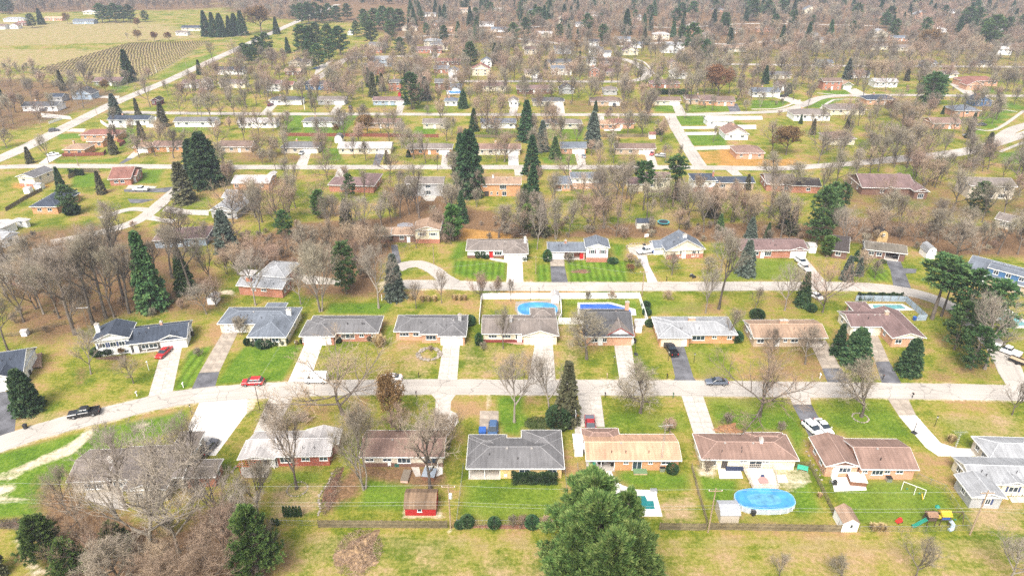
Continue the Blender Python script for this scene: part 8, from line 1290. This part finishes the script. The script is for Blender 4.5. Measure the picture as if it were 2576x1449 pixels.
for a in (('column', 'T2', 450, 1000, 1.4, 1.0, 'tiny upright evergreen by the wire fence, left one'), ('column', 'T2', 487, 1005, 1.4, 1.0, 'tiny upright evergreen by the wire fence, right one'), ('bush', 'T3', 205, 1010, 2.0, .9, 'dark rounded bush at the left end of the wire fence'), ('bush', 'T3', 140, 1020, 1.0, 1.4, 'low dark bush in the wire fence corner'), ('bush', 'T3', 440, 1020, 1.8, .9, 'dark rounded bush in the middle of the wire fence'), ('bush', 'T3', 770, 1020, 2.1, .9, 'dark rounded bush between two pale leafless shrubs'), ('shrubt', 'T3', 600, 1010, 2.4, 1.0, 'pale leafless shrub at the wire fence, left of pair'), ('shrubt', 'T3', 680, 1010, 2.5, 1.0, 'pale leafless shrub at the wire fence, right of pair'), ('shrubt', 'T3', 890, 1015, 2.4, 1.1, 'pale leafless shrub right of the dark rounded bushes'),
    ('bush', 'M2', 428, 640, 1.7, .9, 'dark clipped bush at the left end of the slate house front'), ('bush', 'M2', 487, 648, 1.4, .95, 'second dark clipped bush along the slate house front'), ('bush', 'M2', 705, 642, 1.4, 1.0, 'fourth dark clipped bush along the slate house front'), ('bush', 'M2', 780, 632, 1.8, .95, 'dark clipped bush at the right end of the slate house front'), ('bush', 'M2', 972, 622, 1.3, .9, 'dark bush left of the white garage door'), ('bush', 'M2', 1320, 620, 1.6, .7, 'dark bush before the red brick picture window'), ('bush', 'M2', 1635, 600, 1.6, .8, 'dark bush beside the golden grass'), ('bush', 'M3', 1300, 1449, 4.6, .85, 'big dark round evergreen under the ivy-clad tree'), ('shrubt', 'M3', 1590, 195, 2.8, 1.0, 'bare brown shrub at the white fence, left of two'), ('shrubt', 'M3', 1825, 192, 2.8, 1.0, 'bare brown shrub at the white fence, right of two'), ('bush', 'M3', 2165, 275, 1.8, 1.0, 'olive bush outside the white fence, upper one'), ('bush', 'M3', 2172, 345, 1.8, 1.0, 'olive bush outside the white fence, lower one'), ('bush', 'M3', 2200, 455, 1.8, 1.0, 'olive bush at the white fence corner'), ('shrubt', 'M4', 525, 195, 3.0, 1.1, 'greenish bare shrub on the strip by the second street'),
    ('shrubt', 'T4', 255, 660, 3.2, 1.0, 'large round bare shrub beside the pale patio'), ('shrubt', 'T4', 470, 150, 2.6, 1.3, 'bare shrub at the mulched bed beside the concrete drive'), ('shrubt', 'T4', 1040, 225, 2.4, 1.1, 'greyish shrub before the pink-brown hip-roofed house'), ('shrubt', 'T3', 1965, 190, 3.4, 1.2, 'weeping bare shrub beside the television mast'), ('bush', 'T3', 1990, 548, 1.9, .9, 'round green bush at the orange brick wall'), ('column', 'N3', 672, 1032, 2.3, 1.4, 'left of two upright green shrubs by the red door'), ('column', 'N3', 725, 1032, 2.3, 1.4, 'right of two upright green shrubs by the red door'), ('bush', 'N3', 757, 1035, 1.2, 1.2, 'low dark bush beside the upright green shrubs'), ('bush', 'N3', 1132, 1055, 1.8, .9, 'round bush right of the white ranch garage'), ('bush', 'N3', 1780, 1050, 2.2, 1.0, 'round green bush before the blue-grey roofed split-level'), ('bush', 'N3', 2005, 1078, 1.4, 1.8, 'low spreading evergreen on the striped lawn edge'), ('column', 'N3', 1358, 1062, 3.6, 1.6, 'dark conical shrub left of the split-level garage'), ('shrubt', 'N3', 1575, 1080, 3.4, 1.2, 'dense bare shrub before the split-level porch'), ('rust', 'N3', 2185, 1180, 3.0, 1.1, 'rusty orange shrub at the gravel drive'), ('shrubt', 'N3', 2180, 1080, 3.4, 1.2, 'tall olive shrub above the rusty orange one'), ('shrubt', 'N3', 2250, 1130, 3.2, 1.2, 'grey shrub right of the rusty orange one'), ('bush', 'N5', 965, 1080, 1.0, 1.5, 'blue-green spreading juniper by the carport'), ('bush', 'N5', 780, 1040, 1.6, 1.2, 'olive bush by the carport house door'), ('bush', 'M5', 258, 310, 2.0, 1.0, 'round bush below the dark spruce on the second street'), ('bush', 'M4', 1195, 600, 2.4, 1.1, 'round bare-looking bush at the pale-roofed ranch corner'), ('bush', 'M4', 1405, 380, 2.4, 1.2, 'green bush behind the tan gabled ranch'), ('shrubt', 'M1', 1960, 755, 2.4, 1.2, 'round bare shrub on the striped lawn strip'), ('bush', 'M1', 975, 740, 1.9, 1.3, 'green bush at the left of the white split-level front'), ('bush', 'M1', 1085, 720, 2.0, 1.3, 'green bush in the middle of the white split-level front'), ('rust', 'M1', 1205, 745, 1.9, 1.3, 'rusty shrub at the white split-level porch'), ('shrubt', 'M2', 360, 540, 5.2, 1.15, 'bare red-purple spreading tree in the slate house angle'), ('column', 'M3', 515, 640, 3.2, 1.3, 'yellow-green upright shrub at the grey-brown gabled house'), ('shrubt', 'M3', 560, 690, 2.4, 1.1, 'reddish bare shrub below the yellow-green upright one'), ('bush', 'M3', 430, 440, 2.4, .9, 'dark bush at the peach brick house corner'), ('bush', 'N1', 720, 600, 3.4, 1.2, 'dark evergreen mass below the orange brick bungalow'), ('shrubt', 'M2', 960, 1390, 1.6, 3.2, 'low ring of dry reddish brush on the lawn by the drive'), ('shrubt', 'M2', 2230, 700, 1.6, 1.2, 'bare weeping shrub inside the ring of pale stones')): sh(*a)
sh('bush', 'M2', 590, 655, 1.9, 1.6, 'bright green wide bush along the slate house front')
GRASS_ = leaf_mat('dry_grass_blades', (.36, .25, .12), (.48, .36, .19), (.60, .48, .28), .12, .01)
def grass_mesh(seed):
    rg = np.random.default_rng(seed); n = 420; az = rg.uniform(0, 6.283, n); ln = rg.uniform(.6, 1.0, n); sp = rg.uniform(.05, .5, n); P0 = np.stack([np.cos(az) * .12, np.sin(az) * .12, np.zeros(n)], 1); tip = np.stack([np.cos(az) * sp, np.sin(az) * sp, ln * (1 - .3 * sp)], 1); s = np.stack([-np.sin(az), np.cos(az), np.zeros(n)], 1) * .022; mid = P0 * .4 + tip * .6 + np.array([0, 0, .12])
    V = np.stack([P0 - s, P0 + s, mid + s, mid - s, tip], 1).reshape(-1, 3); i = np.arange(n)[:, None] * 5; return big_mesh('blades', V, np.concatenate([i + [0, 1, 2], i + [0, 2, 3], i + [3, 2, 4]], 0), GRASS_)
GM = grass_mesh(4)
def grass(t, x, y, H, label, wd=1.0):
    b = G(t, x, y); root = empty('grass_clump', (b.x, b.y, 0), x, label, 'ornamental grass', 'ornamental grasses'); root.scale = (H * wd, H * wd, H); link('blades', GM, root); MB().lathe([(.14, 0), (.1, .12)], 8).build('root_crown', mat('grass_base', (.25, .18, .10), .9, .2), root)
for a in (('M2', 1725, 660, 3.4, 'big pale golden grass clump at the red brick ranch corner', 1.2), ('M2', 2150, 215, 2.0, 'dry grass clump on the roadside strip, leftmost'), ('M2', 2210, 215, 2.0, 'dry grass clump on the roadside strip, second from left'), ('M2', 2270, 215, 2.1, 'dry grass clump on the roadside strip, third from left'), ('M3', 275, 205, 2.0, 'dry grass clump near the white fence, leftmost'), ('M3', 325, 205, 2.0, 'dry grass clump near the white fence, second from left'), ('M3', 375, 205, 2.0, 'dry grass clump near the white fence, third from left'), ('T5', 1145, 285, 1.9, 'tan grass clump on the corner house lawn', 1.2), ('T5', 470, 1050, 1.6, 'tan grass clump below the playset yard, left one', 1.2), ('T5', 540, 1052, 1.6, 'tan grass clump below the playset yard, right one', 1.2), ('U3', 1235, 1255, 2.6, 'pale grass clump behind the third-street brown ranch', 1.4), ('T4', 1450, 930, 1.2, 'orange-tan grass clump along the rail fence'), ('M2', 905, 640, 1.4, 'straw-coloured grass by the white garage door'), ('N3', 20, 1449, 2.0, 'dry grass clump on the second-street verge')): grass(*a)
STONEM = [MB() for _ in range(3)]
for i, b in enumerate(STONEM):
    rg = random.Random(i); b.lathe([(.12, 0), (.24, .05), (.25, .14), (.14, .22)], 7); b.v = [(x * rg.uniform(.8, 1.2), y * rg.uniform(.7, 1.1), z * rg.uniform(.85, 1.1)) for x, y, z in b.v]
STONEM = [b.mesh('stone', STONE) for b in STONEM]
def stones(name, label, cat, pts, s=1.0, jit=.12):
    c = pts[0]; root = empty(name, (c[0], c[1], 0), 0, label, cat); rg = random.Random(label)
    for i, p in enumerate(pts): link('stone', STONEM[i % 3], root, (p[0] - c[0] + rg.uniform(-jit, jit), p[1] - c[1] + rg.uniform(-jit, jit), 0), rg.uniform(0, 6), s * rg.uniform(.7, 1.3))
def ring_pts(t, x, y, rx, n, ry=None):
    c = G(t, x, y); return [(c.x + rx * math.cos(2 * math.pi * i / n), c.y + (ry or rx) * math.sin(2 * math.pi * i / n)) for i in range(n)]
stones('stone_ring', 'ring of pale stones on the lawn of the peach brick house', 'stone ring', ring_pts('M2', 2215, 735, 2.7, 34) + ring_pts('M2', 2215, 735, 2.2, 26), 1.3, .2); stones('stone_ring', 'ring of bricks round the lone tree behind the red brick ranch', 'stone ring', ring_pts('T2', 658, 692, 1.75, 26), .7, .04); stones('stone_ring', 'ring of reddish edging round the tree before the brown brick ranch', 'stone ring', ring_pts('T5', 358, 72, 1.5, 24), .7, .04)
def line_pts(t, pts, step):
    W = smooth_line([G(t, *p) for p in pts], 12); out = [W[0]]; d = 0
    for a, b in zip(W, W[1:]):
        d += (b - a).length
        if d > step: out.append(b); d = 0
    return out
stones('stone_border', 'curving line of stones edging the brown bed between two back yards', 'stone border', line_pts('T2', [(960, 560), (930, 640), (865, 720), (845, 780), (855, 860), (838, 925)], .45), .9); stones('stone_border', 'stones along the slope left of the pergola', 'stone border', line_pts('T2', [(150, 480), (90, 540), (30, 610), (20, 660)], .5), 1.1); stones('stone_border', 'stones edging the drive circle of the steep-gabled house', 'stone border', line_pts('N4', [(130, 960), (120, 920), (170, 895), (290, 890), (370, 900)], .7), 1.0); stones('stone_border', 'stepping stones along the green strip right of the blue pool', 'stone border', line_pts('T4', [(1290, 330), (1330, 480), (1400, 600), (1480, 750)], 1.2), .8); stones('stone_border', 'white stones below the long dry front of the orange brick ranch', 'stone border', line_pts('M4', [(765, 605), (900, 610), (1085, 612)], .4), 1.2)
def mound(t, x, y, rx, ry, h, label, name, m, tw, n=900):
    b = G(t, x, y); root = empty(name, (b.x, b.y, 0), 0, label, 'brush pile'); rg = np.random.default_rng(9); N_ = 26; vs = []; fs = []
    for i in range(N_):
        for j in range(N_):
            u, v = (i / (N_ - 1) - .5) * 2, (j / (N_ - 1) - .5) * 2; an_ = math.atan2(v, u); r2 = math.hypot(u, v) * 1.45 * (1 + .22 * math.sin(3 * an_ + 1) + .14 * math.sin(5 * an_) + .1 * math.sin(9 * an_ + 2)); vs.append((u * rx, v * ry, max(-.05, h * (1 - min(1, r2)) ** .7 * (.7 + .5 * rg.random())) - .03))
    for i in range(N_ - 1):
        for j in range(N_ - 1): a = i * N_ + j; fs.append((a, a + N_, a + N_ + 1, a + 1))
    MB().add(vs, fs).build('heap', m, root); W = Wood()
    for k in range(n):
        a = rg.uniform(0, 6.283); r_ = math.sqrt(rg.random()) * .95; p = np.array([rx * r_ * math.cos(a), ry * r_ * math.sin(a), h * (1 - r_) ** .7 * .8]); d = rg.normal(size=3); d[2] = abs(d[2]) * .4; d /= np.linalg.norm(d); W.twig(0, p, d, rg.uniform(.3, 1.0), .03)
    link('sticks', big_mesh('sticks', np.array(W.v[0]), W.f[0], tw), root)
mound('T2', 1190, 1250, 3.9, 4.9, 1.2, 'tan heap of brush and dry stalks on the open grass', 'brush_pile', mat('dry_brush', (.24, .16, .09), .95, .6, 2, bump=.6), TW_PINK, 1500); mound('M3', 1100, 1420, 2.8, 2.2, .35, 'dark leafy ground ivy patch beneath the ivy-clad tree', 'ivy_patch', mat('ivy_ground', (.07, .085, .035), .95, .4, 3, bump=.5), leaf_mat('ivy_leaves', (.05, .08, .02), (.08, .10, .03), (.12, .13, .05), .1), 1400)
mound('N3', 1690, 1165, 3.2, 1.6, .25, 'brown mulched bed on the striped lawn', 'mulch_bed', mat('mulch', (.16, .075, .045), .95, .3, 4, bump=.5), TW_PINK, 200); mound('T4', 480, 205, 3.6, 2.2, .2, 'orange-brown mulched bed before the pink-brown hip roof', 'mulch_bed', mat('mulch_orange', (.30, .15, .07), .95, .3, 4, bump=.5), TW_PINK, 150); mound('T1', 150, 1000, 5.0, 1.2, .5, 'dark twiggy shrub bed along the gravel path', 'mulch_bed', mat('mulch_dark', (.09, .055, .04), .95, .3, 4, bump=.5), TW_GREY, 900); mound('T2', 960, 700, 1.4, 6.0, .5, 'brown overgrown bed between the two back yards', 'mulch_bed', mat('mulch', (.16, .075, .045)), TW_PINK, 900); mound('T3', 540, 1018, 11.0, .8, .12, 'mulched bed along the wire fence bushes', 'mulch_bed', mat('mulch', (.16, .075, .045)), TW_PINK, 200); mound('M1', 1120, 770, 4.5, 1.2, .2, 'dark mulched bed before the white split-level', 'mulch_bed', mat('mulch_dark', (.09, .055, .04)), TW_PINK, 250)
# ---------------------------------------------------------------- far woods, undergrowth and vines: masses nobody could count
def clear_of(P, road_gap, house_gap):
    ok = np.ones(len(P), bool)
    for line, hw in ROAD_LINES:
        d = np.min(((P[:, None, :] - line[None, ::2, :]) ** 2).sum(2), 1) if len(line) < 400 else 1e9
        for a, b in zip(line, line[1:]):
            e = b - a; t_ = np.clip(((P - a) @ e) / max(e @ e, 1e-6), 0, 1); q = P - a - t_[:, None] * e; ok &= (q ** 2).sum(1) > (hw + road_gap) ** 2
    for poly in FOOT + DRIVE_POLYS:
        g = house_gap if len(poly) == 4 else .5; lo, hi = poly.min(0) - g - 1, poly.max(0) + g + 1
        ii_ = np.nonzero(ok & (P[:, 0] > lo[0]) & (P[:, 0] < hi[0]) & (P[:, 1] > lo[1]) & (P[:, 1] < hi[1]))[0]
        if len(ii_): ok[ii_] &= sdist(P[ii_], poly) > g
    return ok
def scatter(seed, polyF, step, road_gap=2.5, house_gap=2.0, keep=1.0):
    rg = np.random.default_rng(seed); poly = np.array([G('F', *p)[:2] for p in polyF]); lo, hi = poly.min(0), poly.max(0)
    xs, ys = np.arange(lo[0], hi[0], step), np.arange(lo[1], hi[1], step); X, Y = np.meshgrid(xs, ys); P = np.stack([X.ravel(), Y.ravel()], 1) + rg.uniform(-.48, .48, (X.size, 2)) * step
    P = P[sdist(P, poly) < 0]; P = P[rg.random(len(P)) < keep]; P = P[clear_of(P, road_gap, house_gap)]
    e = np.array([G('U2', *q)[:2] for q in ((30, 560), (260, 290), (420, 300), (560, 230), (700, 30), (1500, 60), (1500, 300), (1350, 360), (1000, 480), (800, 580), (600, 580))]); P = P[sdist(P, e) > 0]
    return P
def instance_mass(name, label, groups):
    """one object: points carrying copies of the tree shapes by geometry nodes; groups = [(points, [(trunk, crown)...], hmin, hmax, H0)]"""
    pts = []; kind = []; scl = []; rot = []; protos = []; rg = np.random.default_rng(42)
    for P, kinds, h0, h1 in groups:
        base = len(protos)
        for kd in kinds: protos.append(kd)
        for p in P:
            k = rg.integers(len(kinds)); pts.append((p[0], p[1], 0)); kind.append(base + k); H = rg.uniform(h0, h1); scl.append(H / PROTO[kinds[k][0]][kinds[k][1]][2]); rot.append(rg.uniform(0, 6.28))
    m = bpy.data.meshes.new(name); m.vertices.add(len(pts)); m.vertices.foreach_set('co', np.array(pts, dtype=np.float32).ravel())
    for nm, tp_, da in (('kind', 'INT', kind), ('scl', 'FLOAT', scl), ('rot', 'FLOAT', rot)): a_ = m.attributes.new(nm, tp_, 'POINT'); a_.data.foreach_set('value', np.array(da, dtype=np.int32 if tp_ == 'INT' else np.float32))
    o = link(name, m); tag(o, label, None, None, 'stuff'); ng_ = bpy.data.node_groups.new(name, 'GeometryNodeTree'); ng_.interface.new_socket('Geometry', in_out='INPUT', socket_type='NodeSocketGeometry'); ng_.interface.new_socket('Geometry', in_out='OUTPUT', socket_type='NodeSocketGeometry')
    N = ng_.nodes; L = ng_.links; gi = N.new('NodeGroupInput'); go = N.new('NodeGroupOutput'); jn = N.new('GeometryNodeJoinGeometry'); L.new(jn.outputs[0], go.inputs[0])
    def named(nm, ty):
        q = N.new('GeometryNodeInputNamedAttribute'); q.data_type = ty; q.inputs['Name'].default_value = nm; return q.outputs['Attribute']
    kd_, sc_, ro_ = named('kind', 'INT'), named('scl', 'FLOAT'), named('rot', 'FLOAT'); cx = N.new('ShaderNodeCombineXYZ'); L.new(ro_, cx.inputs[2])
    src = {}
    for (ob, kd0, *_r) in PLANTS:
        for ch in ob.children: src.setdefault(ch.data.name, ch)
    for i, (kn, ki) in enumerate(protos):
        tm, cm = PROTO[kn][ki][:2]
        if cm.name not in src: continue
        cmp_ = N.new('FunctionNodeCompare'); cmp_.data_type = 'INT'; cmp_.operation = 'EQUAL'; L.new(kd_, cmp_.inputs[2]); cmp_.inputs[3].default_value = i
        for me_ in (tm, cm):
            oi = N.new('GeometryNodeObjectInfo'); oi.inputs['Object'].default_value = src[me_.name]; oi.transform_space = 'ORIGINAL'
            ip = N.new('GeometryNodeInstanceOnPoints'); L.new(gi.outputs[0], ip.inputs['Points']); L.new(cmp_.outputs[0], ip.inputs['Selection']); L.new(oi.outputs['Geometry'], ip.inputs['Instance']); L.new(cx.outputs[0], ip.inputs['Rotation']); L.new(sc_, ip.inputs['Scale']); L.new(ip.outputs[0], jn.inputs[0])
    md = o.modifiers.new('copies', 'NODES'); md.node_group = ng_; return o
BARE = [('vase', 0), ('vase', 1), ('vase', 2), ('wide', 0), ('wide', 1), ('wide', 2), ('pink', 0), ('pink', 1), ('round', 0), ('round', 1), ('multi', 0), ('tall', 1)]
far_a = scatter(1, [(560, -4), (2800, -4), (2900, 60), (2900, 132), (1950, 128), (1250, 112), (1020, 118), (900, 60), (720, 52), (560, 30)], 10.5, 4, 5.0, .62)
far_e = scatter(22, [(620, -4), (2800, -4), (2900, 130), (1950, 128), (1250, 112), (1020, 118)], 26, 3, 3, .42)
far_b = scatter(2, [(-200, -4), (560, -4), (560, 22), (240, 28), (-200, 40)], 12, 3, 3, .9)
mid_a = scatter(3, [(1000, 118), (1260, 112), (2900, 130), (2900, 250), (2100, 235), (1950, 270), (1400, 280), (700, 275), (430, 270), (520, 190), (660, 150), (880, 150)], 9.5, 2.0, 1.6, .56)
mid_b = scatter(4, [(2000, 300), (2700, 250), (2800, 420), (2700, 520), (2100, 505), (2050, 430)], 9.0, 1.5, 1.6, .5)
rav = scatter(5, [(500, 600), (640, 520), (900, 470), (1150, 480), (1300, 520), (1500, 500), (1700, 490), (2000, 500), (2150, 560), (2700, 560), (2700, 640), (2350, 610), (1900, 590), (1500, 590), (1000, 640), (700, 700), (560, 690)], 8.0, 2, 2.0, .5)
lw = scatter(6, [(-80, 560), (330, 540), (520, 640), (560, 740), (330, 760), (160, 830), (-80, 800)], 10, 2, 2.5, .28)
row3 = scatter(7, [(280, 300), (1640, 300), (1700, 400), (2000, 405), (1500, 480), (560, 480), (280, 400)], 11, 1.5, 1.6, .55)
fl = scatter(8, [(-120, 170), (200, 190), (400, 200), (260, 250), (60, 330), (-160, 360)], 11, 3, 2.5, .6)
instance_mass('distant_woods', 'leafless woods and garden trees filling the distance and the hollow', [(far_a, BARE, 6, 16), (far_e, [('pine', 0), ('pine', 1), ('spruce', 0), ('spruce', 1), ('green', 0)], 10, 20), (far_b, BARE, 8, 17), (mid_a, BARE, 9, 17), (mid_b, BARE, 9, 17), (rav, BARE, 7, 16), (lw, BARE, 9, 19), (row3, BARE, 7, 15), (fl, BARE, 6, 14)])
und = scatter(9, [(500, 600), (700, 575), (1000, 555), (1130, 530), (1300, 560), (1500, 560), (1800, 570), (2050, 560), (2300, 570), (2700, 590), (2700, 650), (2300, 630), (2050, 606), (1850, 612), (1600, 600), (1340, 600), (1000, 620), (900, 745), (700, 700), (560, 660)], 4.2, 1, 1.2, .5)
un2 = scatter(10, [(-80, 600), (330, 560), (560, 700), (600, 790), (330, 800), (150, 850), (-80, 840)], 5.5, 1, 1.5, .22); un3 = scatter(11, [(90, 1260), (300, 1330), (600, 1290), (690, 1350), (690, 1500), (80, 1500)], 3.2, 1, 1.5, .5); un4 = scatter(12, [(1000, 118), (1900, 120), (2800, 130), (2800, 260), (1950, 275), (1400, 280), (430, 270), (660, 150)], 16, 2, 1.5, .35)
instance_mass('undergrowth', 'brown leafless undergrowth along the wooded hollow and the slopes', [(und, [('shrubt', 0), ('shrubt', 1)], 1.5, 4.5), (un2, [('shrubt', 0), ('shrubt', 1)], 1.2, 3.5), (un3, [('shrubt', 0), ('shrubt', 1)], 1.5, 4), (un4, [('shrubt', 0), ('shrubt', 1)], 1.5, 3)])
vp = []
q0, q1, q2, q3 = [G('U1', *p) for p in ((300, 640), (1150, 392), (1850, 372), (1330, 690))]
vine = MB(); rg_ = random.Random(8)
for i in range(34):
    a, b = q0.lerp(q3, i / 33), q1.lerp(q2, i / 33); L = (b - a).length; n = int(L / 6)
    for j in range(n):
        p = a.lerp(b, (j + .5) / n); vine.box(p.x - .06, p.x + .06, p.y - .06, p.y + .06, 0, 1.6)
        d = (b - a).normalized(); q = p + d * 3.2; vine.add([(p.x, p.y, .5 + rg_.uniform(0, .3)), (q.x, q.y, .6), (q.x, q.y, 1.3 + rg_.uniform(0, .3)), (p.x, p.y, 1.3)], [(0, 1, 2, 3)])
o = vine.build('vineyard_rows', mat('vine_wood', (.24, .19, .12), .9, .3, .5)); tag(o, 'leafless vine rows on posts in the field', None, None, 'stuff')
# ---------------------------------------------------------------- haze: the damp air over the town
hz = MB().box(-2600, 2600, -260, 3000, -1.2, 92).mesh('haze', bpy.data.materials.new('haze')); hm = bpy.data.materials['haze']; hm.use_nodes = True; hm.node_tree.nodes.clear()
pv = hm.node_tree.nodes.new('ShaderNodeVolumePrincipled'); pv.inputs['Color'].default_value = (.76, .83, 1.0, 1); pv.inputs['Density'].default_value = .00024; pv.inputs['Anisotropy'].default_value = 0.2; om = hm.node_tree.nodes.new('ShaderNodeOutputMaterial'); hm.node_tree.links.new(pv.outputs[0], om.inputs['Volume'])
HAZE = link('haze', hz); tag(HAZE, 'thin pale haze over the whole neighbourhood', None, None, 'stuff')
# ---------------------------------------------------------------- labels for the plants: what they look like and what they stand by
def name_plants():
    used = {}; rows = []
    for o, kind, u, v, H, label in PLANTS:
        if label: tag(o, label, KTXT[kind][1], 'garden plants'); continue
        best = min(LAND, key=lambda q: (q[1] - u) ** 2 + ((q[2] - v) * 1.6) ** 2)
        dx, dy = u - best[1], (v - best[2]) * 1.6
        rel = ('right of' if dx > 0 else 'left of') if abs(dx) > abs(dy) else ('in front of' if dy > 0 else 'behind')
        lab = '%s %s %s' % (KTXT[kind][0], rel, best[0]); rows.append((lab, u, v, o, kind))
    g = {}
    for r in rows: g.setdefault(r[0], []).append(r)
    for lab, rs in g.items():
        rs.sort(key=lambda r: (r[1], r[2]))
        for i, r in enumerate(rs):
            l = lab if len(rs) == 1 else '%s, %s' % (lab, 'leftmost' if i == 0 else 'rightmost' if i == len(rs) - 1 else ORD[i] + ' from left')
            c = KTXT[r[4]][1]; tag(r[3], l, c, {'tree': 'bare trees', 'shrub': 'garden shrubs'}[c] if r[4] not in NAMES or c == 'shrub' else 'evergreen trees')
name_plants()
